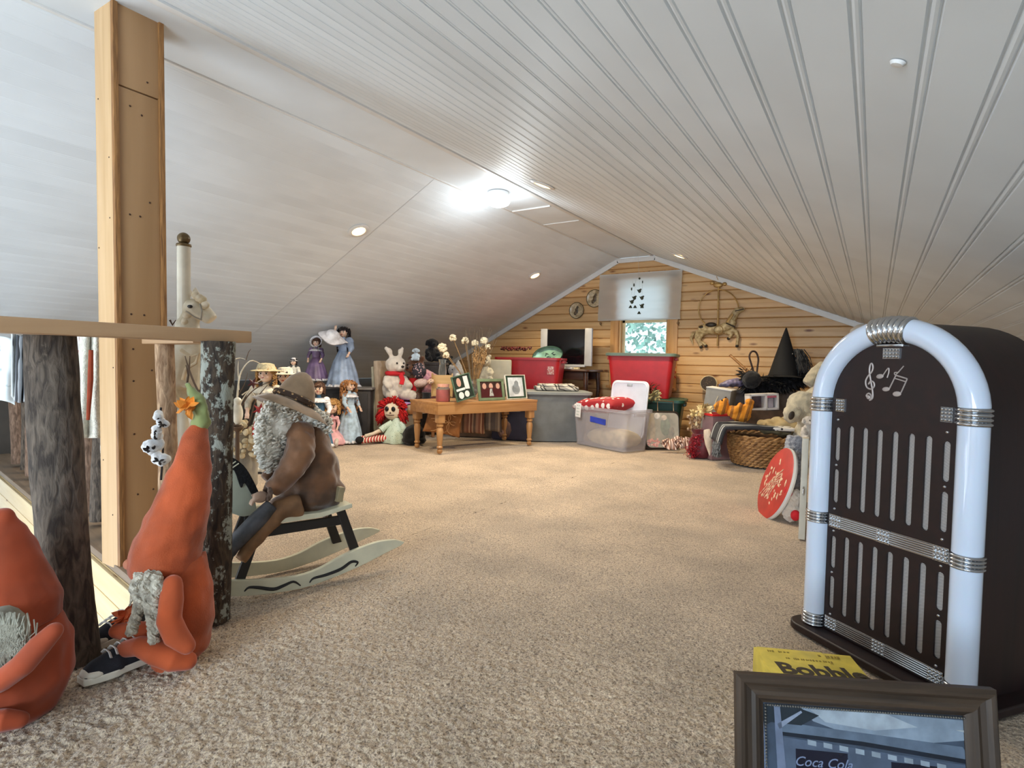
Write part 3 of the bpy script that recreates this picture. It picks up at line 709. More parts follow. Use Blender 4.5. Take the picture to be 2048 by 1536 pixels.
def flat(nm, poly, c, k=0):
    o = MB().prism([(x-.0, z) for x, z in poly], -.0021-.0003*k, -.0017, 'xz').build(nm, pc(nm+'_ink', c), pf, smooth=False); return o
zt = H_-.052; hw = W_/2-.05
flat('printed_sky', [(-.10, zt), (.165, zt-.004), (.17, zt-.035), (.10, zt-.045), (-.02, zt-.04), (-.08, zt-.022)], (134, 158, 184), 1)
flat('printed_cloud', [(-.085, zt-.003), (.04, zt-.002), (.09, zt-.02), (.02, zt-.03), (-.06, zt-.022)], (168, 188, 206), 2)
flat('printed_roof', [(-.14, zt-.026), (-.05, zt-.032), (.16, zt-.046), (.172, zt-.066), (.0, zt-.050), (-.14, zt-.043)], (92, 116, 146), 2)
flat('printed_eave', [(-.14, zt-.042), (.0, zt-.049), (.172, zt-.066), (.172, zt-.073), (.0, zt-.056), (-.14, zt-.048)], (30, 42, 62), 3)
for k in range(9): 
    x = -.09+.026*k; z = zt-.052-.0028*k
    flat('printed_corbel', [(x, z), (x+.014, z-.002), (x+.014, z-.010), (x, z-.008)], (30, 42, 62) if k % 2 else (150, 170, 190), 3)
flat('printed_wall', [(-.14, zt-.050), (.17, zt-.075), (.17, .048), (-.14, .048)], (78, 100, 130), 1)
flat('printed_awning', [(-.110, zt-.068), (-.025, zt-.070), (-.025, zt-.14), (-.110, zt-.136)], (26, 30, 54), 2)
flat('printed_awning', [(.045, zt-.078), (.125, zt-.080), (.125, zt-.14), (.045, zt-.14)], (58, 50, 74), 2)
for x, c in ((-.175, (112, 130, 170)), (-.145, (140, 158, 190))):
    flat('printed_trunk', [(x, zt), (x+.010, zt), (x+.018, zt-.1), (x+.012, zt-.17), (x-.002, zt-.17), (x+.004, zt-.1)], c, 4)
flat('printed_branch', [(-.14, zt-.03), (-.10, zt-.006), (-.098, zt-.009), (-.136, zt-.038)], (140, 158, 190), 4)
flat('printed_leaves', [(-.19, zt), (-.11, zt), (-.07, zt-.012), (-.10, zt-.03), (-.15, zt-.028), (-.19, zt-.05)], (36, 52, 66), 3)
flat('printed_flag', [(.150, zt-.020), (.185, zt-.018), (.19, zt-.026), (.182, zt-.03), (.17, zt-.024)], (180, 190, 196), 4)
sgn = mat('sign_script', (120, 132, 160), var=0, rough=.3)
place(link('sign_lettering', text_mesh('Coca Cola', .022, .0003, .35), sgn, pf), (-.066, -.0032, zt-.088), XZ)
place(link('sign_lettering', text_mesh('Coca Cola', .017, .0003, .35), mat('sign_script_red', (140, 110, 124), var=0), pf), (.086, -.0032, zt-.096), XZ)
MB().box((0, .05, H_/2-.01), (.05, .003, H_*.9), rot=(.28, 0, 0)).build('easel_back', mat('black_card', (34, 32, 30)), pf)

# ================================================================ COFFEE TABLE
oak = wood('honey_oak', (178, 132, 84), (150, 104, 60), axis=0, grain=26, rough=.4, coat=.2)
oakz = wood('honey_oak_leg', (186, 140, 90), (152, 108, 64), axis=2, grain=26, rough=.4, coat=.2)
fl_, fr_, bl_ = at(879, 907, z=0), at(1058, 890, z=0), at(849, 893, z=0)
tx = (fr_-fl_).normalized(); TL = (fr_-fl_).length; TD = .40
TZ = atan2(tx.y, tx.x)
tc_ = fl_+tx*TL/2+V((-tx.y, tx.x, 0))*(TD/2)
tb = thing('coffee_table', 'low honey oak coffee table with turned legs, crowded with frames and flowers', 'table', tc_, TZ)
TH = .445
MB().box((0, 0, TH-.012), (TL+.11, TD+.10, .022), bev=.004).build('tabletop', oak, tb)
for s in (-1, 1):
    MB().box((0, s*(TD/2+.036), TH-.063), (TL+.10, .022, .085), bev=.002).build('apron', oak, tb)
    MB().box((s*(TL/2+.042), 0, TH-.063), (.022, TD+.07, .085), bev=.002).build('apron', oak, tb)
prof = [(.016, 0), (.024, .012), (.024, .028), (.016, .036), (.026, .048), (.028, .056), (.020, .066), (.022, .09), (.028, .15), (.031, .19), (.027, .215), (.018, .228), (.030, .238), (.030, .250), (.022, .258), (.036, .268)]
for sx in (-1, 1):
    for sy in (-1, 1):
        m = MB(); m.lathe(prof, n=20, c=(sx*TL/2, sy*TD/2, 0)); m.box((sx*TL/2, sy*TD/2, .345), (.066, .066, .155), bev=.003); m.build('leg', oakz, tb)
TM = Matrix.Translation(tc_) @ Matrix.Rotation(TZ, 4, 'Z')
def ontable(x, y): return TM @ V((x, y, TH))

# ================================================================ TOTES
def tote(name, label, cat, loc, rz, L, D, H, mt, lid=None, taper=.86, group=None, rim=.018, open_=True, sticker=None):
    t = thing(name, label, cat, loc, rz, group)
    m = MB(); n = 6
    def ring(k, z, ins=0):
        f = taper+(1-taper)*k
        return [m._v((x, y, z)) for x, y in rr((L-2*rim)*f-2*ins, (D-2*rim)*f-2*ins, .05*f)]
    rings = [ring(0, 0), ring(.5, H*.5), ring(1, H-.02)]
    for a_, b2 in zip(rings, rings[1:]):
        for j in range(len(a_)): m.b.faces.new((a_[j], a_[(j+1) % len(a_)], b2[(j+1) % len(a_)], b2[j]))
    m.b.faces.new(rings[0][::-1])
    i0, i1 = ring(1, H-.02, .004), ring(0, .006, .004)
    for j in range(len(i0)): m.b.faces.new((i1[j], i0[j], i0[(j+1) % len(i0)], i1[(j+1) % len(i0)]))
    m.b.faces.new(i1)
    m.build('bin', mt, t)
    m = MB(); o_ = rr(L, D, .06); i_ = rr(L-2*rim-.008, D-2*rim-.008, .05)
    lo = [m._v((x, y, H-.025)) for x, y in o_]; hi = [m._v((x, y, H)) for x, y in o_]; ih = [m._v((x, y, H)) for x, y in i_]; il = [m._v((x, y, H-.025)) for x, y in i_]
    for j in range(len(o_)):
        k = (j+1) % len(o_)
        for p, q in ((lo, hi), (hi, ih), (ih, il), (il, lo)): m.b.faces.new((p[j], p[k], q[k], q[j]))
    m.build('rim', mt, t)
    for s in (-1, 1): MB().box((s*(L/2-.008), 0, H-.045), (.03, D*.42, .03), bev=.006).build('handle', mt, t)
    if lid:
        m = MB(); o_ = rr(L+.02, D+.02, .065); prevr = None
        for (ins, z) in ((0, H-.018), (0, H+.008), (.02, H+.014), (.035, H+.014), (.045, H+.006), (.06, H+.012), (.08, H+.014)):
            ring_ = [m._v((x*(1-2*ins/L), y*(1-2*ins/D), z)) for x, y in o_]
            if prevr:
                for j in range(len(ring_)): m.b.faces.new((prevr[j], prevr[(j+1) % len(ring_)], ring_[(j+1) % len(ring_)], ring_[j]))
            prevr = ring_
        m.b.faces.new(prevr); m.build('lid', lid, t)
    return t
redp = mat('red_plastic', (176, 30, 38), rough=.42, var=.05); greyp = mat('grey_plastic', (112, 116, 118), rough=.45, var=.05)
greylid = mat('grey_lid', (134, 138, 136), rough=.45, var=.04); dgreenp = mat('dark_green_plastic', (26, 62, 48), rough=.4, var=.08); greenlid = mat('green_lid', (92, 110, 100), rough=.45, var=.05)
clearp = mat('frosted_plastic', (196, 192, 198), rough=.28, var=0, alpha=.34)
whitep = mat('white_lid', (226, 230, 240), rough=.35, var=.02)
def flo(px, py): return at(px, py, z=0)
g0, g1 = flo(1066, 888), flo(1140, 890)
GZ = RZ+radians(4)
gr = tote('storage_tote', 'grey lidded storage tote with a folded patterned throw on top, beside the table', 'tote', flo(1112, 884)+FW*.22, GZ, .70, .44, .50, greyp, greylid)
# blanket on the grey tote
throw = striped('ikat_throw', [(.3, (206, 200, 188)), (.1, (50, 48, 46)), (.2, (176, 170, 160)), (.12, (44, 42, 42)), (.28, (150, 146, 140))], axis=0, period=.11, wob=.16, rot=.9)
tt = thing('folded_throw', 'folded grey and cream patterned throw lying on the grey tote', 'blanket', gr.location+V((0, 0, .515)), GZ)
def fold(m, L, D, z, h, seed):
    def fn(u, v):
        a = 2*pi*u; x = (v-.5)*L; cy = cos(a); sy = sin(a)
        yy = D/2*(abs(cy)**.35)*(1 if cy > 0 else -1); zz = z+h/2+h/2*(abs(sy)**.5)*(1 if sy > 0 else -1)
        zz += .008*noise.noise(V((x*9, yy*9, seed)))*(1 if sy > 0 else .1); e = 1-.12*abs(2*v-1)**6
        return (x+.015*noise.noise(V((yy*6, seed, 0))), yy*e, max(z, zz))
    g = m.surf(fn, 28, 20, wrap=True)
    for v in (0, 1): m.b.faces.new([m._v(fn(i/28, v)) for i in range(28)])
m = MB(); fold(m, .44, .30, 0, .045, 1); fold(m, .36, .26, .04, .03, 2); m.build('cloth', throw, tt, angle=80)
# red tote behind on another tote
rl0 = at(1065, 800, y=5.55); rt_loc = V((rl0.x+.08, 5.72, .0))
t = tote('storage_tote', 'lidless red storage tote stacked behind the coffee table under a tin tray', 'tote', V((at(1062, 752, y=5.70).x, 5.70, .36)), RZ*.55, .78, .46, .50, redp)
MB().box((.27, -.218, .36), (.075, .004, .09), rot=(.06, 0, 0), bev=.001).build('label_sticker', mat('worn_sticker', (222, 200, 190), c2=(186, 60, 60), vs=60), t)
tote('storage_tote', 'dark tote under the lidless red tote behind the table', 'tote', V((at(1062, 752, y=5.70).x, 5.70, 0)), RZ*.55, .74, .44, .345, mat('slate_plastic', (58, 60, 70)), mat('slate_lid', (70, 72, 80)))
tr = thing('tin_tray', 'oval green tin tray with a dark leaf pattern leaning in the red tote', 'tray', at(1096, 712, y=5.80), rot=(radians(74), radians(-8), RZ*.4))
m = MB(); m.lathe([(0, 0), (.155, 0), (.17, .010), (.178, .022), (.182, .022), (.174, .006), (.158, -.004), (0, -.004)][::1], n=48, cap=False, wave=None); 
for v in m.b.verts: v.co.y *= .62
m.build('tray_body', mat('green_tin', (120, 160, 140), rough=.3, metal=.2), tr)
m = MB(); m.lathe([(.174, .014), (.185, .022), (.176, .030)], n=48, cap=False)
for v in m.b.verts: v.co.y *= .62
m.build('tray_rim', mat('dark_green_rim', (22, 56, 46), rough=.3), tr)
m = MB(); r = random.Random(2)
for k in range(10): 
    a_ = r.uniform(0, 6.28); m.ell((.12*r.uniform(-.6, .7), .07*r.uniform(-.6, .8), .002), (.022, .006, .001), rot=(0, 0, a_), u=8, v=4)
m.build('leaf_print', mat('dark_green_rim', (22, 56, 46)), tr)
# right stack under window
p = at(1277, 780, y=5.9)
STX = at(1278, 760, y=5.85).x
tote('storage_tote', 'dark green storage tote under the red one below the window', 'tote', V((STX+.06, 5.95, 0)), RZ*.35, .80, .48, .44, dgreenp, mat('dgreen_lid', (34, 80, 64), rough=.4))
tote('storage_tote', 'red storage tote with grey-green lid standing below the window', 'tote', V((STX, 5.95, .458)), RZ*.35, .72, .44, .455, redp, greenlid)
# clear tote
c0, c1 = flo(1140, 886), flo(1250, 907)
cx_ = (c1-c0).normalized(); CZ = atan2(cx_.y, cx_.x)
CL = .78
cc = c0+cx_*.375+V((-cx_.y, cx_.x, 0))*.185
ct = tote('storage_tote', 'clear plastic tote holding pillows, blue tape on its front, its white lid open', 'tote', cc, CZ, CL, .38, .385, clearp, taper=.90)
MB().box((.0, -.172, .262), (.21, .002, .055), rot=(.05, .08, 0)).build('blue_tape', mat('blue_tape', (44, 64, 170), rough=.6), ct)
CM = Matrix.Translation(cc) @ Matrix.Rotation(CZ, 4, 'Z')
def pillow(name, label, loc, rz, L, D, H, mt, rot=None, n=26, seam=None):
    t = thing(name, label, 'pillow' if 'pillow' in name else 'cushion', loc, rot=rot or (0, 0, rz))
    m = MB()
    def sh(sgn):
        def fn(u, v):
            a, b = 2*u-1, 2*v-1
            e = (1-a**4)*(1-b**4); pin = 1-.10*(abs(a)**2)*(1-abs(b)**2)*0
            x = a*L/2*(1-.10*(1-b*b)**1*abs(a)**3*0+0); f = 1-.09*(1-b**2)*1.0 if False else 1
            kx = 1-.08*(1-b*b)*abs(a)**4; ky = 1-.08*(1-a*a)*abs(b)**4
            return (a*L/2*kx, b*D/2*ky, sgn*H/2*max(0, e)**.42+.008*noise.noise(V((a*3, b*3, L*9)))*e)
        return fn
    m.surf(sh(1), n, n); m.surf(sh(-1), n, n); bmesh.ops.remove_doubles(m.b, verts=m.b.verts, dist=1e-4)
    m.build('cover', mt, t, angle=180); return t
pdot = dotted('polka_red', (160, 22, 34), (236, 226, 222), scale=13, r=.36, rnd=.3)
pl = pillow('throw_pillow', 'red throw pillow with big white polka dots in the clear tote', CM @ V((-.10, 0, .40)), CZ, .56, .34, .15, pdot, rot=(radians(4), radians(-5), CZ))
m = MB(); m.box((0, 0, 0), (.075, .002, .14), bev=.0008); tg = thing('paper_tag', 'white paper tag hanging from the polka dot pillow over the tote rim', 'tag', CM @ V((-.245, -.202, .345)), rot=(0, radians(4), CZ))
m.build('card', mat('tag_white', (232, 230, 228), var=0), tg)
for k in range(4): marks(tg, mat('tag_green', (96, 140, 120), var=0), -.02, .045-.03*k, .04, .008, -.0015, 7+k, flat=False)
pillow('bed_pillow', 'beige pillow seen through the bottom of the clear tote', CM @ V((.05, 0, .095)), CZ, .50, .26, .17, mat('beige_pillow', (206, 190, 150), bump=.3))
ld = thing('tote_lid', 'white plastic tote lid standing upright in the clear tote', 'lid', CM @ V((.09, .12, .22)), rot=(radians(82), radians(0), CZ+.10))
m = MB(); m.prism(rr(.44, .56, .06, cx=0, cy=.15), -.008, .008, 'xy'); m.build('panel', whitep, ld, bevel=.004)
m = MB(); o1 = rr(.40, .52, .05, cx=0, cy=.15); 
for j in range(len(o1)): a_, b2 = o1[j], o1[(j+1) % len(o1)]; m.tube([(a_[0], a_[1], .010), (b2[0], b2[1], .010)], .006, n=6)
m.build('rib', whitep, ld)
MB().box((0, .385, .010), (.06, .025, .008), bev=.002).build('latch_mark', mat('lid_grey', (176, 184, 190)), ld)
# TV on a dark table
tv_l, tv_r = at(1080, 657, y=6.22), at(1190, 735, y=6.22)
tvw = .66; tvh = .44
tv = thing('television', 'boxy silver edged flat television standing on the dark side table', 'television', V(((tv_l.x+tv_r.x)/2+.0, 6.22, .735)), radians(2))
silv = mat('silver_plastic', (176, 178, 182), rough=.35, metal=.2, var=.03); blk = mat('screen_black', (10, 10, 14), rough=.12, var=0)
MB().box((0, .03, .255), (.5, .09, .36), bev=.01).build('casing', mat('tv_back', (50, 52, 56)), tv)
MB().box((0, -.02, .265), (.50, .02, .43), bev=.003).build('screen', blk, tv)
for s in (-1, 1): MB().box((s*.295, -.02, .265), (.09, .04, .45), bev=.006).build('speaker', silv, tv)
MB().box((0, -.02, .042), (.52, .05, .03), bev=.006).build('lower_bezel', silv, tv)
MB().box((0, .02, .012), (.26, .16, .024), bev=.005).build('stand_foot', silv, tv)
marks(tv, silv, -.03, .075, .06, .009, -.0305, 5, flat=False)
st = thing('side_table', 'dark brown wooden side table holding the television', 'table', (tv.location.x+.02, 6.2, 0), 0)
dkw = wood('espresso_wood', (86, 56, 38), (52, 32, 22), axis=0, grain=30, rough=.4)
MB().prism(rr(.78, .46, .05), .71, .735, 'xy').build('tabletop', dkw, st, bevel=.006)
MB().box((0, -.17, .66), (.66, .02, .09), bev=.003).build('apron', dkw, st); MB().box((0, .17, .66), (.66, .02, .09), bev=.003).build('apron', dkw, st)
for sx in (-1, 1):
    for sy in (-1, 1): MB().tube([(sx*.33, sy*.17, .70), (sx*.34, sy*.18, .5), (sx*.315, sy*.165, .2), (sx*.34, sy*.19, 0)], [.03, .026, .016, .02], n=10).build('leg', dkw, st)
for k, (x, dx, c, lab) in enumerate([(.0, .12, (60, 60, 66), 'dark remote control lying before the television'), (.14, .08, (222, 220, 214), 'white paper packet on the side table under the television'), (.235, .06, (206, 190, 150), 'cream trinket box on the side table corner')]):
    o = thing(['remote_control', 'paper_packet', 'trinket_box'][k], lab, ['remote', 'packet', 'box'][k], (tv.location.x+x, 6.03, .735)); MB().box((0, 0, .012), (dx, .05, .022), bev=.004).build('body', mat('bit%d' % k, c), o)
# ================================================================ ROCKING HORSE + RIDER
def pl(O, u, px, py):
    """pixel -> (s, z) on the upright plane through O along u"""
    n = V((-u.y, u.x, 0)); r = ray(px, py); C = V((0, 0, EYE)); t = (O-C).dot(n)/r.dot(n); p = C+r*t
    return ((p-O).dot(u), p.z)
N0 = at(500, 1200, z=0); N1 = at(640, 1180, z=0); uu = (at(805, 1092, z=.068)-N0); uu.z = 0; uu.normalize()
side = V((-uu.y, uu.x, 0)); HW = .20
rh = thing('rocking_horse', 'small wooden rocking horse with cream rockers, black legs and a painted head', 'rocking horse', N0, atan2(uu.y, uu.x))
crm = mat('cream_paint', (206, 202, 176), rough=.5, var=.05); blkp = mat('black_paint', (24, 23, 24), rough=.45, var=.1)
def P(px, py, off=0): return pl(N0+side*off, uu, px, py)
rock_b = [P(452, 1203), P(520, 1199), P(600, 1186), P(660, 1166), P(720, 1140), P(770, 1114), P(800, 1099), P(807, 1092)]
rock_t = [P(790, 1088), P(760, 1091), P(720, 1104), P(680, 1122), P(640, 1145), P(590, 1162), P(520, 1169), P(452, 1171)]
lowest = min(z for _, z in rock_b)
rk = [(s_, z-lowest) for s_, z in smooth(rock_b, 3)+smooth(rock_t, 3)]
for y0, lab in ((0, ''), (HW, '')):
    o = MB().prism(rk, y0-.009, y0+.009, 'xz').build('rocker', crm, rh, bevel=.002)
wv = mat('black_line', (26, 24, 26), var=0)
for pts in ([(487, 1192), (496, 1184), (515, 1184), (545, 1187), (565, 1180), (585, 1172), (599, 1180)], [(617, 1174), (625, 1165), (650, 1158), (680, 1146), (700, 1132), (713, 1133), (708, 1141)]):
    p = [P(*q) for q in pts]; p = [(a, b-lowest) for a, b in smooth(p, 4)]
    MB().tube([(a, -.0095, b) for a, b in p], [.002+.004*sin(pi*i/(len(p)-1)) for i in range(len(p))], n=6).build('painted_wave', wv, rh)
def slab(nm, pts, y0, y1, m=blkp, bev=.002): return MB().prism(pts, y0, y1, 'xz').build(nm, m, rh, bevel=bev)
for y in (0, HW):
    slab('leg', [P(676, 1024), P(693, 1020), P(725, 1108), P(707, 1113)], y+(.009 if y == 0 else -.021), y+(.021 if y == 0 else -.009))
    slab('leg', [P(516, 1046), P(533, 1046), P(490, 1168), P(470, 1168)], y+(.009 if y == 0 else -.021), y+(.021 if y == 0 else -.009))
slab('side_rail', [P(520, 1057), P(686, 1033), P(690, 1050), P(520, 1078)], .010, .026)
slab('side_rail', [P(520, 1057), P(686, 1033), P(690, 1050), P(520, 1078)], HW-.026, HW-.010)
sz = [P(540, 1036), P(640, 1024), P(702, 1006), P(703, 1014), P(640, 1034), P(540, 1048)]
slab('seat', sz, -.01, HW+.01, crm)
slab('seat_back', [P(672, 1004), P(680, 975), P(690, 975), P(686, 1004)], .0, HW, mat('khaki_paint', (150, 136, 104), rough=.5))
hd = mat('sage_paint', (172, 176, 156), rough=.5, var=.05)
hp = smooth([P(452, 1010), P(440, 985), P(448, 955), P(462, 935), P(480, 925), P(498, 945), P(515, 985), P(530, 1030), P(505, 1045), P(480, 1038)], 3)
slab('head_board', hp, HW/2-.012, HW/2+.012, hd)
mn = smooth([P(458, 928), P(478, 922), P(502, 938), P(520, 965), P(535, 1000), P(522, 1002), P(505, 975), P(497, 985), P(484, 950), P(466, 945)], 3)
slab('mane', mn, HW/2-.018, HW/2+.018, mat('black_yarn', (16, 15, 16), rough=.9, bump=.6))
for a, b in (((458, 958), (492, 934)), ((456, 950), (486, 930)), ((458, 975), (470, 988))):
    p, q = P(*a), P(*b); MB().tube([(p[0], HW/2-.0195, p[1]), (q[0], HW/2-.0195, q[1])], .0022, n=6).build('bridle_stripe', crm, rh)
p = P(478, 1000); MB().ell((p[0], HW/2-.013, p[1]), (.003, .002, .012)).build('painted_eye', wv, rh)
# ---- rider: bearded cloth figure in a brown velvet coat
velv = mat('brown_velvet', (112, 76, 48), rough=.7, var=.35, vs=9, sheen=.8, bump=.25, bs=30)
velh = mat('tan_velvet', (152, 126, 98), rough=.8, var=.15, vs=14, sheen=.4)
RM = N0+side*(HW/2)
rd = thing('cloth_doll', 'cloth figure in brown velvet coat and pointed hat riding the rocking horse', 'doll', RM, atan2(uu.y, uu.x))
def Q(px, py, y=0): s_, z = pl(RM+side*y, uu, px, py); return V((s_, y, z))
m = MB()
m.tube([Q(606, 846), Q(610, 862), Q(616, 890), Q(622, 930), Q(624, 965), Q(622, 998), Q(612, 1020)], [.034, .062, .082, .098, .106, .106, .085], n=24, sq=(1, .9))
m.ell(Q(585, 1005), (.07, .08, .04)); m.ell(Q(655, 975), (.055, .08, .065))
m.blob('coat', velv, rd, voxel=.007, smooth=4, disp=.014, dscale=.045)
m = MB(); m.tube([Q(604, 872, -.06), Q(600, 905, -.085), Q(584, 938, -.095), Q(560, 964, -.088), Q(542, 980, -.078)], [.046, .052, .046, .036, .030], n=14)
m.ell(Q(600, 868, -.045), .05); m.blob('sleeve', velv, rd, voxel=.006, smooth=4, disp=.006, dscale=.03)
m = MB(); m.tube([Q(600, 868, .045), Q(580, 900, .075), Q(555, 935, .08), Q(530, 960, .075)], [.036, .038, .03, .024], n=14); m.blob('sleeve', velv, rd, voxel=.007, smooth=4)
cuff = mat('grey_fur_cuff', (122, 104, 92), rough=.9, bump=.8, c2=(84, 66, 56), vs=60)
fl2 = mat('felt_hand', (176, 150, 132), rough=.9, var=.1)
for s_, off in ((-1, -.078), (1, .075)):
    m = MB(); c = Q(536, 983, off)
    for i in range(12):
        a = 2*pi*i/12; m.ell(c+V((.010*sin(a)*.4, .024*cos(a), .024*sin(a))), .011, u=8, v=6)
    m.blob('cuff', cuff, rd, voxel=.005, disp=.003, dscale=.008)
    m = MB(); h0 = Q(530, 988, off); h1 = Q(512, 1000, off); d = (h1-h0).normalized()
    m.ell((h0+h1)/2, (.026, .017, .02))
    for k in range(4): b = h1+V((0, (k-1.5)*.008, .004)); m.tube([b-d*.01, b+d*.014, b+d*.020+V((0, 0, -.010))], [.0055, .005, .0042], n=6)
    m.tube([(h0+h1)/2+V((0, -.014*s_, .006)), (h0+h1)/2+V((-.008, -.026*s_, .006)), (h0+h1)/2+V((-.02, -.03*s_, 0))], [.006, .0055, .005], n=6)
    m.blob('hand', fl2, rd, voxel=.0035, smooth=2)
# legs reach down to the front of the rockers
bt = mat('slate_boot', (70, 72, 78), rough=.5, var=.3, vs=25); trs = mat('tan_trouser', (134, 98, 66), rough=.8, var=.2)
for off in (-.085, .085):
    m = MB(); m.tube([Q(600, 1010, off), Q(560, 1020, off), Q(520, 1065, off), Q(480, 1120, off)], [.042, .038, .028, .02], n=12); m.blob('trouser_leg', trs, rd, voxel=.006, disp=.004, dscale=.03)
    m = MB(); m.tube([Q(545, 1010, off-.006), Q(515, 1040, off-.006), Q(480, 1075, off), Q(455, 1105, off)], [.026, .03, .028, .022], n=12); m.ell(Q(452, 1108, off), (.035, .022, .018)); m.blob('boot', bt, rd, voxel=.006)
m = MB(); m.ell(Q(578, 838), (.055, .05, .055)); m.blob('head', mat('muslin_face', (196, 168, 140), rough=.9), rd, voxel=.007)
yarn = mat('silver_curls', (250, 247, 236), rough=.3, c2=(214, 208, 194), vs=50, thr=(.4, .6), sheen=.3)
def curls(m, pts, n, r, rnd_, jit):
    for i in range(n):
        t = rnd_.random()*(len(pts)-1); k = min(int(t), len(pts)-2); f = t-k
        c = V(pts[k][0]).lerp(V(pts[k+1][0]), f); R_ = pts[k][1]+(pts[k+1][1]-pts[k][1])*f
        a = rnd_.uniform(0, 2*pi); b = rnd_.uniform(-1, 1); q = sqrt(1-b*b)
        p = c+V((q*cos(a), q*sin(a), b))*R_*rnd_.uniform(.75, 1.05)
        # little corkscrew
        ax_ = V((rnd_.uniform(-.4, .4), rnd_.uniform(-.4, .4), -1)).normalized(); o1 = ax_.orthogonal().normalized(); o2 = ax_.cross(o1)
        L = r*jit; pts2 = [p+ax_*(L*(j/8-.5))+(o1*cos(j*1.6)+o2*sin(j*1.6))*r*.75 for j in range(9)]
        m.tube(pts2, [r*.25]+[r*.45]*7+[r*.2], n=5)
m = MB(); rr2 = random.Random(4)
curls(m, [(Q(575, 812), .055), (Q(552, 848), .068), (Q(540, 888), .055), (Q(538, 925), .022)], 420, .010, rr2, 3.6)
m.ell(Q(558, 850), (.055, .06, .065)); m.ell(Q(542, 892), (.042, .045, .055)); m.build('beard', yarn, rd, angle=180)
m = MB(); curls(m, [(Q(590, 828), .05), (Q(620, 838), .052), (Q(644, 850), .034)], 220, .010, rr2, 3.2); m.ell(Q(612, 832), (.05, .05, .035)); m.build('hair', yarn, rd, angle=180)
m = MB(); c = Q(586, 802); tip = Q(607, 757)
hatm = Matrix.Translation(c) @ (tip-c).normalized().to_track_quat('Z', 'Y').to_matrix().to_4x4()
m.xf(hatm).lathe([(.072, 0), (.068, .02), (.058, .05), (.044, .08), (.022, .105), (.0, .112)], n=28, cap=False, wave=lambda th, i: 1+.05*sin(3*th+i)); m.build('hat_crown', velh, rd)
m = MB().xf(hatm); m.lathe([(.06, .0), (.10, -.010), (.135, -.034), (.137, -.037), (.09, -.016), (.05, -.006)], n=48, cap=False, wave=lambda th, i: 1+.10*sin(3*th+.6)+.03*sin(7*th)); m.build('hat_brim', velh, rd)
m = MB().xf(hatm); m.lathe([(.073, .0), (.077, .004), (.075, .018), (.070, .022)], n=28, cap=False); m.build('hat_band', dotted('leopard_band', (60, 40, 26), (190, 150, 100), scale=90, r=.35), rd)

# ================================================================ CARROT GNOMES, SHOES
orng = mat('orange_cloth', (174, 76, 32), rough=.8, var=.14, vs=10, sheen=.3, bump=.2, bs=260)
orng2 = mat('orange_felt', (174, 76, 34), rough=.9, var=.08, sheen=.3)
gb = at(350, 1330, z=0); gd = depth(gb)
g1 = thing('carrot_gnome', 'orange carrot-hatted gnome with braided grey beard leaning on the lichen-covered log', 'gnome', gb, RZ)
Gi = (Matrix.Translation(gb) @ Matrix.Rotation(RZ, 4, 'Z')).inverted()
def G(px, py, y=0):
    t = Gi @ at(px, py, d=gd+y); return t
def seg_blob(m, L, n=16, q=(1, 1)):
    """L: (px,py,rpx,yoff) chain of a stuffed form"""
    m.tube([G(a, b, y) for a, b, r_, y in L], [r_*gd/1141 for a, b, r_, y in L], n=n, sq=q)
    for a, b, r_, y in (L[0], L[-1]):
        if r_ < 45: m.ell(G(a, b, y), r_*gd/1141*.97)
m = MB(); seg_blob(m, [(398, 838, 12, .06), (398, 850, 18, .06), (392, 880, 29, .05), (384, 930, 42, .04), (372, 985, 54, .03), (355, 1040, 64, .02), (338, 1090, 72, .02), (328, 1125, 74, .02), (326, 1145, 66, .02)], q=(.85, 1.0))
m.ell(G(268, 1125, .0), (.02, .02, .014)); m.blob('carrot_hat', orng, g1, voxel=.006, smooth=6, disp=.005, dscale=.04)
m = MB(); seg_blob(m, [(352, 1120, 60, .04), (362, 1180, 64, .04), (368, 1240, 62, .04), (362, 1290, 56, .03), (345, 1318, 40, .02)], q=(.9, 1.0)); m.blob('body', orng, g1, voxel=.006, smooth=6, disp=.004, dscale=.04)
m = MB(); seg_blob(m, [(345, 1168, 18, -.065), (343, 1200, 21, -.075), (338, 1240, 22, -.08), (352, 1272, 22, -.075), (374, 1292, 16, -.07)]); m.blob('arm', orng2, g1, voxel=.004, smooth=3)
m = MB(); seg_blob(m, [(250, 1298, 16, -.03), (280, 1292, 19, -.045), (315, 1305, 24, -.055), (350, 1318, 24, -.055), (375, 1322, 18, -.04)]); m.blob('leg', orng2, g1, voxel=.004, smooth=3)
m = MB(); seg_blob(m, [(232, 1262, 14, .03), (260, 1262, 20, .02), (300, 1270, 26, .02), (330, 1290, 26, .02)]); m.blob('leg', orng2, g1, voxel=.004, smooth=3)
MB().ell(G(262, 1128, -.03), (.018, .017, .015)).build('nose', mat('nose_pink', (196, 120, 88), rough=.8), g1)
br = mat('grey_yarn', (206, 196, 176), rough=.9, c2=(150, 140, 124), vs=70, bump=.6, bs=200)
m = MB(); rr3 = random.Random(9)
for (pa) in ([(300, 1145), (292, 1180), (300, 1215), (306, 1250), (308, 1285)], [(285, 1150), (270, 1175), (282, 1205), (270, 1240), (262, 1268)], [(312, 1150), (316, 1175), (308, 1200), (322, 1230), (318, 1262)]):
    for st_ in range(3):
        P_ = smooth([tuple(G(a, b, -.075-.004*st_)) for a, b in pa], 8)
        m.tube([V(p)+V((cos(i*.9+st_*2.1)*.008, sin(i*.9+st_*2.1)*.008, 0)) for i, p in enumerate(P_)], [.007]*(len(P_)-1)+[.003], n=7)
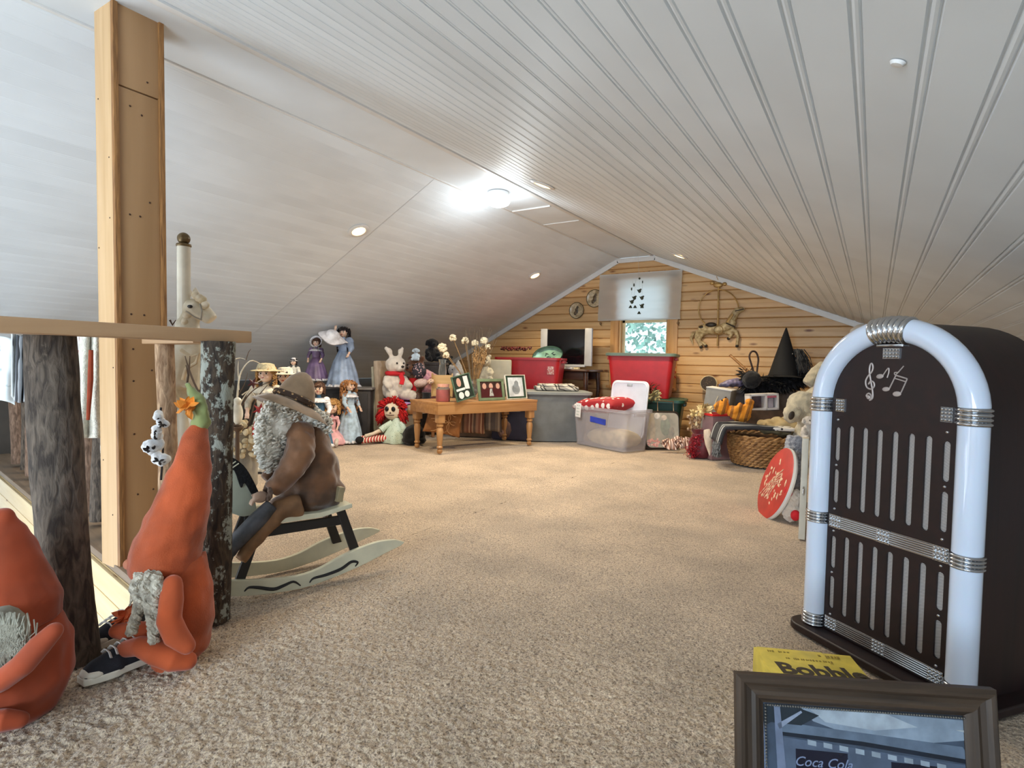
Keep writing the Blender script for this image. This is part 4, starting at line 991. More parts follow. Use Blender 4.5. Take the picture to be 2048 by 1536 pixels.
for i in range(40):
    x0, y0 = rr3.uniform(268, 318), 1142+rr3.uniform(0, 12)
    m.tube([G(x0, y0, -.07), G(x0+rr3.uniform(-8, 8), y0+30, -.085), G(x0+rr3.uniform(-14, 14), y0+rr3.uniform(50, 75), -.08)], [.004, .004, .002], n=5)
m.build('beard_braid', br, g1)
gl = mat('leaf_green_felt', (128, 136, 84), rough=.85, var=.15, sheen=.3)
m = MB(); seg_blob(m, [(376, 770, 6, .04), (384, 785, 18, .05), (396, 805, 27, .06), (402, 830, 27, .06), (402, 845, 20, .06)], q=(.6, 1)); m.blob('carrot_top', gl, g1, voxel=.005, disp=.006, dscale=.02)
def leaf_cluster(nm, c, n, R_, mt, parent, seed, asp=.5):
    rl_ = random.Random(seed); m = MB()
    for i in range(n):
        a = V((rl_.uniform(-1, 1), rl_.uniform(-1, 1), rl_.uniform(-1, 1))).normalized(); b = a.orthogonal().normalized(); n_ = a.cross(b)
        p = [c, c+a*R_*.4+b*R_*asp*.5+n_*R_*.1, c+a*R_*.7+b*R_*.2, c+a*R_, c+a*R_*.7-b*R_*.2, c+a*R_*.4-b*R_*asp*.5+n_*R_*.1]
        m.b.faces.new([m._v(q) for q in p])
    return m.build(nm, mt, parent, smooth=False, solid=.0012)
oleaf = mat('orange_leaf', (232, 140, 44), rough=.7, var=.2)
leaf_cluster('felt_leaf', G(374, 815, .02), 16, .036, oleaf, g1, 3); leaf_cluster('felt_leaf', G(250, 1232, .04), 26, .034, mat('coral_leaf', (226, 116, 66), rough=.7, var=.2), g1, 4)
# second gnome, cut by the frame's left edge
gb = at(45, 1440, z=0); gd = depth(gb); Gi = (Matrix.Translation(gb) @ Matrix.Rotation(RZ, 4, 'Z')).inverted()
g2 = thing('carrot_gnome', 'dark orange gnome with wispy grey beard at the left edge before the near log', 'gnome', gb, RZ)
orng3 = mat('rust_cloth', (154, 64, 30), rough=.85, var=.14, vs=8, sheen=.25)
m = MB(); seg_blob(m, [(5, 1035, 22, .03), (5, 1060, 45, .03), (8, 1110, 66, .03), (14, 1160, 84, .03), (20, 1210, 98, .02), (20, 1250, 96, .02)], q=(.8, 1)); m.blob('carrot_hat', orng3, g2, voxel=.007, smooth=6, disp=.004, dscale=.04)
m = MB(); seg_blob(m, [(20, 1240, 92, .03), (38, 1300, 108, .03), (42, 1360, 105, .03), (30, 1410, 90, .02), (20, 1430, 60, .02)], q=(.75, 1)); m.blob('body', orng3, g2, voxel=.007, smooth=6, disp=.004, dscale=.04)
m = MB(); seg_blob(m, [(108, 1262, 16, -.09), (80, 1290, 20, -.10), (45, 1330, 21, -.11), (5, 1360, 20, -.11), (-30, 1380, 18, -.10)]); m.blob('arm', orng3, g2, voxel=.004, smooth=3)
m = MB(); seg_blob(m, [(40, 1440, 16, -.06), (10, 1440, 20, -.08), (-30, 1445, 22, -.08), (-70, 1450, 20, -.08)]); m.blob('leg', orng3, g2, voxel=.004, smooth=3)
m = MB()
for i in range(900):
    x0, y0 = rr3.gauss(5, 20), rr3.uniform(1224, 1290)
    m.tube([G(x0, y0, -.085), G(x0+rr3.uniform(-10, 10), y0+25, -.105), G(x0*.9+rr3.uniform(-14, 14), y0+rr3.uniform(40, 62), -.095)], [.0016, .0014, .0005], n=4, cap=False)
m.ell(G(0, 1275, -.05), (.055, .045, .07)); m.build('beard', mat('wispy_grey', (158, 154, 138), rough=.9, c2=(124, 118, 104), vs=40), g2)
# sneakers
canv = mat('navy_canvas', (26, 26, 34), rough=.85, var=.15, bump=.2, bs=400); rub = mat('white_rubber', (216, 208, 190), rough=.5, var=.04); lace = mat('white_lace', (206, 204, 200), rough=.8, var=.05)
def shoe(label, toe, heel, L=.17, tilt=0):
    d = (heel-toe); d.z = 0; d.normalize()
    t = thing('sneaker', label, 'shoe', toe+d*(L/2), atan2(d.y, d.x), 'navy canvas sneakers under the near log')
    def sole(u): # half width along the length, u 0 toe..1 heel
        return .5*L*.40*(sin(pi*min(1, (u*.9+.07)))**.45)*(1-.16*sin(pi*u)**2*(u > .4))
    out = [(-L/2+L*u, sole(u)) for u in [i/14 for i in range(15)]]; poly = out+[(x, -y) for x, y in out[::-1]]
    MB().prism(poly, 0.002, .020, 'xy').build('sole', rub, t, bevel=.003)
    m = MB()
    def up(u, v):
        a = pi*v; w_ = sole(u)*.94; h_ = .020+L*(.17+.26*u**.8)*1.0
        h_ = .02+L*(.14+.24*max(0, u-.1)) if u < .55 else .02+L*.25
        if u < .12: h_ = .02+L*.14*sqrt(max(0, u/.12))
        return (-L/2+L*(u*.97+.015), cos(a)*w_*(1-.25*sin(a)*u), .018+(h_-.018)*sin(a)**.8)
    m.surf(up, 20, 14); m.build('upper', canv, t, angle=80)
    MB().ell((-L/2+.030, 0, .022), (.03, L*.165, .016)).build('toe_cap', rub, t)
    for k in range(5):
        x = -L/2+L*(.30+.075*k); z = .026+L*(.14+.24*(.2+.075*k))*1.0
        MB().tube([(x, -.024, z-.010), (x+.001, -.012, z), (x, 0, z+.003), (x+.001, .012, z), (x, .024, z-.010)], .0032, n=6, sq=(.6, 1.3)).build('lace', lace, t)
    return t
shoe('navy canvas sneaker with white toe rim, nearer one beside the carrot gnome', at(160, 1372, z=0), at(285, 1322, z=0), .19)
shoe('navy canvas sneaker behind the near log, farther one of the pair', at(176, 1305, z=0), at(262, 1262, z=0), .17)
# ================================================================ COTTON STEM, CLOTHES ON THE FAR RAIL
cot = mat('cotton_fluff', (232, 234, 236), rough=.95, var=.05, bump=.6, bs=60); husk = mat('dark_husk', (40, 30, 28), rough=.8)
cp = at(318, 930, d=1.95)
cs = thing('cotton_stem', 'white cotton bolls with dark husks on a stem in front of the wooden post', 'dried flower', cp, RZ)
Ci = (Matrix.Translation(cp) @ Matrix.Rotation(RZ, 4, 'Z')).inverted()
def Cc(px, py, y=0): return Ci @ at(px, py, d=1.95+y)
MB().tube([Cc(322, 960), Cc(326, 900), Cc(318, 850), Cc(322, 815)], .004, n=6).build('stem', husk, cs)
for (px, py, r_) in [(318, 832, 13), (312, 866, 15), (305, 898, 20), (322, 918, 16), (326, 845, 12)]:
    m = MB(); c = Cc(px, py, -.02); R_ = r_*1.95/1141; rq = random.Random(px)
    for i in range(6): m.ell(c+V((rq.uniform(-1, 1), rq.uniform(-1, 1), rq.uniform(-1, 1)))*R_*.5, R_*.62, u=10, v=8)
    m.blob('cotton_boll', cot, cs, voxel=.004, disp=.004, dscale=.012)
    leaf_cluster('husk', c+V((.008, -R_*.85, -.004)), 6, R_*.75, husk, cs, px, .35)
knit = mat('cream_knit', (226, 222, 208), rough=.95, var=.08, vs=60, bump=.8, bs=160)
def drape(name, label, cat, px0, px1, ptop, pbot, d, mt, seed, curve=0, taper=0, folds=3, mt2=None, grp=None):
    c = at((px0+px1)/2, pbot, d=d); t = thing(name, label, cat, c, RZ, grp)
    Ti = (Matrix.Translation(c) @ Matrix.Rotation(RZ, 4, 'Z')).inverted(); m = MB()
    def fn(u, v):
        xx = px0+(px1-px0)*u; mid_ = (px0+px1)/2; xx = mid_+(xx-mid_)*(1-taper*(1-v))
        yy = ptop+(pbot-ptop)*v+curve*abs(2*u-1)**2
        p = Ti @ at(xx, yy, d=d+.03+.018*sin(u*folds*pi+seed+v*1.5)+.012*noise.noise(V((u*3, v*4, seed)))); return p
    m.surf(fn, 30, 26); m.build('cloth', mt, t, angle=180, solid=.008); return t, Ti
t, Ti = drape('knit_cardigan', 'cream knitted cardigan hanging on the far rail left of the post', 'cardigan', 152, 209, 662, 876, 2.32, knit, 1, taper=.30, folds=4)
MB().tube([Ti @ at(182, 700, d=2.29), Ti @ at(181, 760, d=2.29), Ti @ at(176, 840, d=2.29)], [.008, .010, .006], n=8).build('front_placket', mat('rust_lining', (150, 62, 34), rough=.9), t)
drape('white_sweatshirt', 'white sweatshirt with pale print hanging at the left edge of the far rail', 'shirt', -40, 30, 672, 800, 2.9, mat('white_print_cotton', (226, 236, 240), rough=.9, c2=(130, 156, 160), vs=14, thr=(.30, .36)), 3, curve=10, folds=3)
drape('grey_jacket', 'grey jacket with white trim hanging between the sweatshirt and the near log', 'jacket', 24, 58, 672, 806, 2.75, striped('grey_jacket', [(.35, (206, 210, 210)), (.3, (72, 76, 84)), (.2, (30, 32, 36)), (.15, (160, 164, 170))], axis=0, period=.075, wob=.02), 5, curve=-14, folds=4)
drape('floral_scarf', 'white scarf with pink floral print hanging beside the cream cardigan', 'scarf', 146, 170, 668, 790, 2.5, mat('floral_cotton', (236, 232, 230), rough=.9, c2=(206, 136, 134), vs=50, thr=(.42, .48)), 8, folds=2)
# ================================================================ DOLLS
skin = mat('porcelain_skin', (232, 196, 172), rough=.35, var=.04, sss=.1); eyem = mat('doll_eye', (34, 26, 22), rough=.1, var=0); lipm = mat('doll_lips', (176, 70, 66), rough=.4, var=0); eyew = mat('eye_white', (236, 232, 226), rough=.2, var=0)
def face(m_parent, c, r, sk=skin, eye=.17):
    """a head with chin, nose, ears, eyes and mouth; c centre, r half height"""
    m = MB(); m.ell(c, (r*.80, r*.86, r)); m.ell(c+V((0, -r*.25, -r*.55)), (r*.50, r*.5, r*.42)); m.ell(c+V((0, -r*.88, -r*.12)), (r*.10, r*.14, r*.14), u=8, v=6)
    for s in (-1, 1): m.ell(c+V((s*r*.42, -r*.6, -r*.30)), (r*.26, r*.22, r*.22), u=8, v=6); m.ell(c+V((s*r*.80, 0, -r*.05)), (r*.10, r*.16, r*.20), u=8, v=6)
    h = m.build('head', sk, m_parent, angle=180)
    m = MB(); m2 = MB()
    for s in (-1, 1):
        m2.ell(c+V((s*r*.33, -r*.76, r*.08)), (r*.17, r*.08, r*.12), u=10, v=6); m.ell(c+V((s*r*.33, -r*.83, r*.08)), (r*.10, r*.05, r*.11), u=8, v=6)
        m.tube([c+V((s*r*(.33+k*.17), -r*.80, r*(.30-.05*k*k))) for k in (-1, 0, 1)], r*.035, n=5)
    m2.build('eye_white', eyew, h); m.build('eye', eyem, h)
    MB().ell(c+V((0, -r*.88, -r*.45)), (r*.20, r*.06, r*.07), u=8, v=6).build('mouth', lipm, h)
    return h
def doll(name, label, loc, h, rz, dress, hair, hat=None, trim=None, slv=None, long=.0, seated=False, hairv=1.0, hair_r=.0075, arms=1.0, skirt=.23, pose=None, group=None, shoes=None, sk=skin, hat_r=1.0, seed=1, over=None):
    t = thing(name, label, 'doll', loc, rz, group); rd_ = random.Random(seed)
    hr = h*.078 if not seated else h*.15
    if seated: zw, zs, zh = h*.28, h*.62, h*.84
    else: zw, zs, zh = h*.60, h*.78, h*.905
    shm = shoes or mat('doll_shoe', (40, 34, 34), rough=.4)
    stock = mat('doll_stocking', (214, 204, 190), rough=.8)
    if seated:
        for s in (-1, 1):
            MB().tube([(s*h*.08, 0, h*.12), (s*h*.13, -h*.22, h*.11), (s*h*.16, -h*.42, h*.07)], [h*.055, h*.05, h*.035], n=10).build('leg', stock, t)
            MB().ell((s*h*.165, -h*.48, h*.07), (h*.045, h*.055, h*.07)).build('shoe', shm, t)
        m = MB(); m.lathe([(h*.30, 0), (h*.32, h*.03), (h*.27, h*.12), (h*.15, h*.28), (h*.12, h*.34)], n=40, wave=lambda th, i: 1+(.10*sin(9*th) if i < 3 else .02)); m.build('skirt', dress, t, disp=h*.01, dscale=h*.2)
    else:
        z0 = h*(.14 if not long else .02)
        for s in (-1, 1):
            MB().tube([(s*h*.05, 0, z0+h*.2), (s*h*.05, 0, h*.05), (s*h*.05, -.0, h*.03)], [h*.035, h*.026, h*.024], n=8).build('leg', stock, t)
            MB().ell((s*h*.05, -h*.02, h*.018), (h*.026, h*.048, h*.018), u=10, v=6).build('shoe', shm, t)
        m = MB(); R_ = h*skirt
        m.lathe([(R_*1.04, z0), (R_*1.0, z0+h*.03), (R_*.86, z0+(zw-z0)*.35), (R_*.62, z0+(zw-z0)*.7), (h*.075, zw)], n=56, cap=False, wave=lambda th, i: 1+((.07, .05, .045, .03, 0)[i])*sin(13*th+i*.5)+.02*sin(5*th)); m.build('skirt', dress, t, angle=180, solid=.002)
        if trim:
            m = MB(); m.lathe([(R_*1.12, z0-h*.012), (R_*1.06, z0+h*.015), (R_*.98, z0+h*.03)], n=90, cap=False, wave=lambda th, i: 1+(.06 if i == 0 else .03)*sin(26*th)); m.build('hem_ruffle', trim, t, angle=180, solid=.002)
    m = MB(); m.lathe([(h*.075, zw-.002), (h*.085, (zw+zs)/2), (h*.088, zs-h*.03), (h*.06, zs), (h*.028, zs+h*.012), (h*.025, zs+h*.05)], n=20); m.build('bodice', over or dress, t)
    if trim:
        m = MB(); m.lathe([(h*.05, zs+h*.005), (h*.10, zs-h*.02), (h*.135, zs-h*.05)], n=60, cap=False, wave=lambda th, i: 1+.05*i*sin(16*th)); m.build('collar', trim, t, solid=.0015)
    for s in (-1, 1):
        a0 = V((s*h*.10, 0, zs-h*.03)); a1 = V((s*h*.15, -h*.03, zs-h*.14)); a2 = V((s*h*.13, -h*.11, zs-h*.24))
        if pose and s in pose: a1, a2 = [V(q)*h for q in pose[s]]
        m = MB(); m.ell(a0, (h*.052*arms, h*.05*arms, h*.055*arms), u=12, v=8); m.ell(a0.lerp(a1, .5), h*.042*arms, u=10, v=8); m.tube([a0, a1, a1.lerp(a2, .6)], [h*.045*arms, h*.034*arms, h*.026], n=10); m.build('sleeve', slv or over or dress, t)
        m = MB(); m.tube([a1, a2], [h*.020, h*.017], n=8); m.ell(a2+(a2-a1).normalized()*h*.02, (h*.022, h*.016, h*.028), u=8, v=6)
        dd = (a2-a1).normalized()
        for k in range(4): m.tube([a2+dd*h*.03+V(((k-1.5)*h*.009, 0, 0)), a2+dd*h*.058+V(((k-1.5)*h*.011, -h*.004, 0))], h*.0045, n=5)
        m.build('hand', sk, t)
    c = V((0, -h*.005, zh)); hd_ = face(t, c, hr, sk)
    if hair:
        m = MB(); R_ = hr*hairv
        m.ell(c+V((0, hr*.18, hr*.18)), (hr*.90, hr*.88, hr*.95), u=14, v=10)
        n = int(170*hairv)
        for i in range(n):
            a = rd_.uniform(-pi*.22, pi*1.22); z_ = rd_.uniform(-1.25*long*1.6-1.0, 1.0) if hairv > 1 else rd_.uniform(-.9, 1)
            q = sqrt(max(0, 1-min(1, max(z_, -.2))**2)) if z_ > 0 else 1.0
            p = c+V((cos(a)*R_*q*.95, sin(a)*R_*q*.75+hr*.25, (z_*R_*.95 if z_ < 0 else z_*hr*.98)+hr*.1))
            if p.y < -hr*.55 and abs(p.x-c.x) < hr*.62 and p.z < c.z+hr*.45: continue
            L = hr*.42; m.tube([p+V((0, 0, L*.5))+V((cos(j*1.7), sin(j*1.7), 0))*hr*.09-V((0, 0, L*j/6)) for j in range(7)], hr*.085, n=4)
        for i in range(9):
            a = pi*(.15+.7*i/8); m.tube([c+V((cos(a)*hr*.5, -hr*.62, hr*.80)), c+V((cos(a)*hr*.62, -hr*.84, hr*.55)), c+V((cos(a)*hr*.66, -hr*.80, hr*.38))], hr*.10, n=5)
        m.build('hair', hair, hd_, angle=180)
    if hat:
        hk, hm = hat
        if hk == 'brim':
            m = MB(); R_ = hr*hat_r; m.lathe([(R_*1.55, hr*.35), (R_*1.60, hr*.40), (R_*1.0, hr*.55), (R_*.92, hr*.75), (R_*.8, hr*1.18), (R_*.4, hr*1.32), (0, hr*1.34)], n=44, c=c+V((0, hr*.15, 0)), cap=False, wave=lambda th, i: 1+(.08*sin(3*th+1)+.03*sin(11*th) if i < 2 else 0)); m.build('hat', hm, hd_, solid=.002)
        elif hk == 'bonnet':
            m = MB(); R_ = hr*hat_r*1.28
            m.xf(Matrix.Translation(c+V((0, hr*.1, hr*.12))) @ Matrix.Rotation(radians(68), 4, 'X')).lathe([(R_*1.25, hr*.55), (R_*1.12, hr*.35), (R_*.95, hr*.1), (R_*.9, -hr*.3), (R_*.6, -hr*.8), (0, -hr*.95)], n=44, cap=False, wave=lambda th, i: 1+(.07*sin(18*th) if i < 1 else .02*sin(6*th))); m.build('bonnet', hm, hd_, solid=.002)
    return t
hbl = mat('blond_curl', (206, 160, 96), rough=.6, c2=(160, 112, 60), vs=60); hbr = mat('brown_curl', (92, 58, 36), rough=.6, c2=(60, 36, 24), vs=60); hdk = mat('dark_curl', (36, 22, 24), rough=.5, c2=(22, 14, 16), vs=60); hgi = mat('ginger_curl', (196, 140, 86), rough=.6, c2=(150, 96, 52), vs=60)
lacew = mat('ivory_lace', (226, 218, 200), rough=.85, var=.1, vs=40, bump=.6, bs=120); lacew2 = mat('white_satin', (224, 222, 226), rough=.45, var=.1, vs=20)
ivory = mat('ivory_dress', (206, 194, 172), rough=.8, var=.18, vs=16, bump=.5, bs=60); purp = mat('mauve_satin', (122, 100, 138), rough=.45, var=.22, vs=9); blu = mat('powder_blue_satin', (150, 168, 196), rough=.45, var=.2, vs=8); navy = mat('teal_pinafore', (66, 104, 134), rough=.8, var=.1); lbl = mat('pale_blue_cotton', (180, 202, 220), rough=.8, var=.14, vs=20); pnk = mat('pink_cotton', (226, 172, 176), rough=.8, var=.14, vs=14); straw = mat('straw_hat', (206, 192, 156), rough=.8, var=.12, vs=60, bump=.5, bs=180)
def DP(px, py, d): return at(px, py, d=d)
def stand_at(px, ptop, pbot, d):
    """standing place and height of a thing seen between two rows at a camera depth"""
    b = at(px, pbot, d=d); tp_ = at(px, ptop, d=d); return b, (tp_.z-b.z)
# the low dark chest the tall dolls stand on
trk = mat('dark_trunk', (54, 48, 46), rough=.6, var=.2, vs=6)
b_, h_ = stand_at(632, 676, 773, 5.66)
ZT = b_.z; kc = at(668, 800, d=5.80)
kt = thing('storage_chest', 'long dark chest along the left knee wall with dolls standing on it', 'chest', V((kc.x, kc.y, 0)), RZ+.05)
MB().box((0, .0, ZT/2-.01), (.80, .34, ZT-.03), bev=.006).build('body', trk, kt); MB().box((0, 0, ZT-.012), (.84, .38, .022), bev=.004).build('lid', mat('grey_lid_board', (112, 106, 102), rough=.5), kt)
for k in (-.2, .2): MB().box((k, -.176, ZT/2), (.34, .008, ZT-.12), bev=.003).build('panel', mat('dark_panel', (46, 42, 42)), kt)
RD = RZ+.1
doll('porcelain_doll', 'porcelain doll in mauve dress with white collar and bonnet standing on the chest', V((b_.x, b_.y, ZT)), h_, RD-.1, purp, hbr, ('bonnet', lacew2), lacew2, seed=2, skirt=.24, hairv=1.15)
b2, h2 = stand_at(686, 654, 776, 5.68)
doll('porcelain_doll', 'tallest doll, dark haired in a long powder blue gown, standing on the chest', V((b2.x, b2.y, ZT)), h2+(b2.z-ZT), RD-.2, blu, hdk, None, lacew2, long=1, seed=3, skirt=.26, hairv=1.45, arms=1.5, pose={-1: ((-.16, -.05, .80), (-.10, -.10, .96))})
# floppy white hat on her
c = at(664, 675, d=5.50); t = thing('sun_hat', 'floppy white lace hat held up by the tall blue doll', 'hat', c, rot=(radians(24), radians(28), RZ))
MB().lathe([(.115, -.012), (.12, 0), (.07, .018), (.06, .05), (.03, .07), (0, .072)], n=40, cap=False, wave=lambda th, i: 1+(.08*sin(4*th) if i < 2 else 0)).build('hat_body', lacew2, t, solid=.003)
f = at(0, 0, z=0)
def onfloor(px, py, z=0): p = at(px, py, z=z); return p
def hgt_for(p, ptop):
    d = depth(p); q = at(CX, ptop, d=d)
    # exact row at the thing's own column
    lo, hi = 0.0, 2.5
    for _ in range(30):
        mm = (lo+hi)/2; v = M3.transposed() @ (V((p.x, p.y, mm))-V((0, 0, EYE)))
        y_ = CY+FP*v.y/v.z
        if y_ > ptop: lo = mm
        else: hi = mm
    return lo-p.z
def std(px, d, ptop, ybase=None):
    """floor point in column px at camera depth d, and the height reaching row ptop"""
    p = at(px, 900, d=d); p = V((p.x, p.y, 0)); return p, hgt_for(p, ptop)
p, h = std(531, 4.1, 728); doll('porcelain_doll', 'blond doll with straw hat and ivory lace dress behind the star branches', p, h, RD, ivory, hbl, ('brim', straw), lacew, long=1, seed=4, skirt=.18, hairv=1.2, hat_r=1.15)
p, h = std(569, 4.35, 736); doll('porcelain_doll', 'dark haired doll in a wide ivory hat standing between rider and blond doll', p, h, RD, lacew, hdk, ('brim', lacew), lacew, long=1, seed=5, skirt=.17, hairv=1.1, hat_r=1.1)
p, h = std(586, 5.1, 716); doll('porcelain_doll', 'tiny doll in white cap with dark band standing behind the wide ivory hat', V((p.x, p.y, .42)), h-.42, RD, mat('white_doll_dress', (216, 214, 204), rough=.8), hdk, ('brim', lacew2), None, seed=6, hat_r=.75)
tb2 = thing('stool', 'small dark stool hidden behind the dolls', 'stool', V((p.x, p.y, 0)), RD); MB().lathe([(.12, .395), (.13, .405), (.13, .418), (.12, .42)], n=24).build('seat', trk, tb2)
for k in range(3): MB().tube([(.08*cos(k*2.1), .08*sin(k*2.1), .40), (.12*cos(k*2.1), .12*sin(k*2.1), 0)], .012, n=8).build('leg', trk, tb2)
p, h = std(637, 4.7, 764); doll('vinyl_doll', 'short haired doll in blue pinafore with white blouse behind the brown hat', p, h, RD, navy, hbr, None, lacew2, seed=7, skirt=.18, slv=lacew2, hairv=1.0)
p, h = std(698, 5.50, 760); doll('porcelain_doll', 'ginger curly doll with pale blue dress turned half away beside the pink doll', p, h, RD+1.0, lbl, hgi, None, lacew2, seed=8, skirt=.20, hairv=2.0, long=1)
p = at(664, 888, z=0); doll('baby_doll', 'seated curly blond baby doll in pink dress on the carpet', p, hgt_for(p, 800), RZ+.15, pnk, hbl, None, pnk, seated=True, seed=9, hairv=1.15, shoes=mat('white_bootie', (226, 210, 200), rough=.8))
p = at(702, 866, z=0.02); t = thing('picture_book', 'small cream book standing between the pink doll and the blue doll', 'book', V((p.x, p.y, 0)), rot=(-.12, 0, RZ)); MB().box((0, 0, .085), (.11, .018, .17), bev=.002).build('cover', mat('cream_cover', (222, 208, 184)), t); MB().box((.002, 0, .085), (.108, .013, .165)).build('pages', lacew2, t)
# ---- rag doll
p = at(793, 884, z=0); RA = RZ-.15
rgd = thing('rag_doll', 'rag doll with bright red yarn hair and mint print dress sitting with legs out', 'doll', p, RA)
musl = mat('muslin', (222, 204, 180), rough=.9, var=.06); mint = dotted('mint_print', (196, 212, 196), (128, 156, 140), scale=70, r=.25); redy = mat('red_yarn', (206, 24, 24), rough=.9, c2=(140, 10, 14), vs=50)
H_r = hgt_for(p, 790)
cc_ = V((-.045, 0, H_r*.66)); r_ = .085
m = MB(); m.ell(cc_, (.088, .06, .090)); hh = m.build('head', musl, rgd)
m = MB()
for s in (-1, 1): MB().ell(cc_+V((s*.033-.004, -.057, .022)), (.021, .007, .025), u=12, v=8).build('button_eye', mat('black_button', (14, 12, 12), rough=.3), hh)
MB().tube([cc_+V((x, -.064+.10*abs(x)*abs(x)*4, -.040+.35*abs(x)**1.3)) for x in (-.04, -.025, -.01, .01, .025, .04)], .004, n=6).build('stitched_smile', mat('dark_thread', (70, 30, 30)), hh)
m = MB(); m.prism([(-.009+cc_.x, cc_.z-.020), (.009+cc_.x, cc_.z-.020), (cc_.x, cc_.z-.004)], -.064, -.058, 'xz'); m.build('triangle_nose', mat('dark_thread', (70, 30, 30)), hh)
m = MB(); rq = random.Random(12)
for i in range(420):
    a = rq.uniform(-.55, pi+.55); rr_ = rq.uniform(.075, .10); y = rq.uniform(-.035, .05)
    p0 = cc_+V((cos(a)*rr_*.9, y, sin(a)*rr_*.9+.01)); out_ = V((cos(a), 0, sin(a)))
    if sin(a) < .25: out_ += V((0, 0, -.8))
    L = rq.uniform(.035, .075); m.tube([p0, p0+out_*L*.6+V((rq.uniform(-.01, .01), -.015, .004)), p0+out_*L+V((rq.uniform(-.015, .015), -.012, -.018))], .006, n=5)
m.ell(cc_+V((0, .022, .018)), (.098, .058, .098)); m.build('yarn_hair', redy, hh, angle=180)
m = MB(); m.lathe([(.13, .0), (.135, .03), (.115, .09), (.075, .16), (.05, .20), (.03, .235)], n=36, c=(.0, 0, 0), wave=lambda th, i: 1+(.06*sin(7*th) if i < 3 else 0)); m.build('dress', mint, rgd, disp=.006, dscale=.05)
MB().tube([(-.04, -.02, .19), (-.10, -.06, .15), (-.13, -.08, .12)], [.032, .03, .034], n=12).build('sleeve', mint, rgd); MB().tube([(.05, -.02, .19), (.09, -.05, .13), (.08, -.07, .09)], [.032, .03, .03], n=12).build('sleeve', mint, rgd)
MB().tube([(-.13, -.08, .12), (-.20, -.10, .085), (-.27, -.12, .06)], [.020, .018, .020], n=10).build('arm', musl, rgd)
Ri = (Matrix.Translation(p) @ Matrix.Rotation(RA, 4, 'Z')).inverted()
strp = striped('red_white_stockings', [(.5, (226, 206, 186)), (.5, (176, 40, 40))], axis=0, period=.022)
for (sx, sy, py_) in ((722, 888, 882), (690, 884, 879)):
    e = Ri @ at(sx, py_, z=.03); s0 = V((-.06, -.06 if sx > 700 else -.02, .045))
    MB().tube([s0, s0.lerp(e, .5)+V((0, 0, .004)), e], [.034, .028, .026], n=12).build('leg', strp, rgd)
    m = MB(); m.ell(e+V((-.012, 0, .008)), (.042, .034, .036)); m.build('shoe', mat('black_felt', (16, 16, 18), rough=.9), rgd)
# ================================================================ CHILD'S CHAIR AND WHAT SITS ON IT
cd = 5.92
cf = at(800, 878, d=cd); chp = V((cf.x, cf.y, 0)); CR = RZ-.35
ch = thing('child_armchair', 'small tan upholstered armchair seen from its side, heaped with soft toys', 'chair', chp, CR)
up_ = mat('tan_upholstery', (178, 158, 136), rough=.85, var=.1, vs=10, sheen=.2); upg = mat('sage_panel', (168, 164, 146), rough=.8, var=.08); cw = wood('chair_wood', (170, 120, 74), (130, 84, 46), axis=2, grain=30)
sh = hgt_for(chp, 806)-.0
MB().box((-.17, .02, .42), (.05, .40, .74), rot=(0, -.06, 0), bev=.012).build('backrest', up_, ch); MB().box((-.215, .02, .40), (.03, .38, .66), rot=(0, -.06, 0), bev=.008).build('back_panel', upg, ch)
MB().box((.07, .02, sh-.05), (.46, .40, .09), bev=.015).build('seat', up_, ch); MB().box((.08, -.19, sh-.07), (.46, .02, .04), bev=.004).build('rail', cw, ch)
for sx in (-.16, .27):
    for sy in (-.16, .20): MB().tube([(sx, sy, sh-.09), (sx*1.02, sy, .02), (sx*1.03, sy, 0)], [.022, .017, .019], n=10).build('leg', cw, ch)
CMx = Matrix.Translation(chp) @ Matrix.Rotation(CR, 4, 'Z')
afg = striped('crochet_afghan', [(.22, (176, 96, 170)), (.2, (140, 70, 150)), (.2, (200, 130, 190)), (.12, (150, 170, 206)), (.26, (170, 84, 160))], axis=2, period=.07, wob=.05, bump=.9)
t = thing('crochet_afghan', 'purple and pink striped crochet afghan draped over the chair seat', 'blanket', CMx @ V((.02, -.02, sh)), CR)
m = MB()
def af(u, v):
    x = -.15+.30*u+.02*sin(v*5); q = v*.48
    if q < .22: y, z = .16-q*1.5, .020+.012*noise.noise(V((u*5, v*6, 2)))
    else: y, z = -.175-.02*sin(u*14)-.01, .018-(q-.22)*.62-.05*u*0
    if u > .8: z -= (u-.8)*.05
    return (x+.05*v*(q > .22), y, z)
m.surf(af, 34, 34); m.build('knit_panel', afg, t, angle=180, solid=.008)
fur_w = mat('white_plush', (226, 214, 200), rough=.95, var=.06, vs=30, sheen=.5, bump=.8, bs=220); fur_c = mat('cream_plush', (206, 196, 170), rough=.95, var=.1, vs=20, sheen=.5, bump=.8, bs=200)
fur_g = mat('grey_plush', (172, 170, 168), rough=.95, var=.1, sheen=.4, bump=.7, bs=200); fur_b = mat('brown_plush', (104, 66, 42), rough=.95, var=.15, sheen=.4, bump=.7, bs=200); fur_k = mat('black_plush', (18, 18, 22), rough=.95, var=.1, sheen=.2, bump=.7, bs=200); fur_p = mat('pink_fleece', (220, 160, 170), rough=.95, var=.14, vs=18, sheen=.4, bump=.8, bs=120); fur_o = striped('orange_tabby', [(.62, (226, 146, 44)), (.38, (150, 96, 40))], axis=2, period=.06, wob=.03, bump=.9, rough=.95)
nosek = mat('toy_nose', (24, 20, 20), rough=.3, var=0)
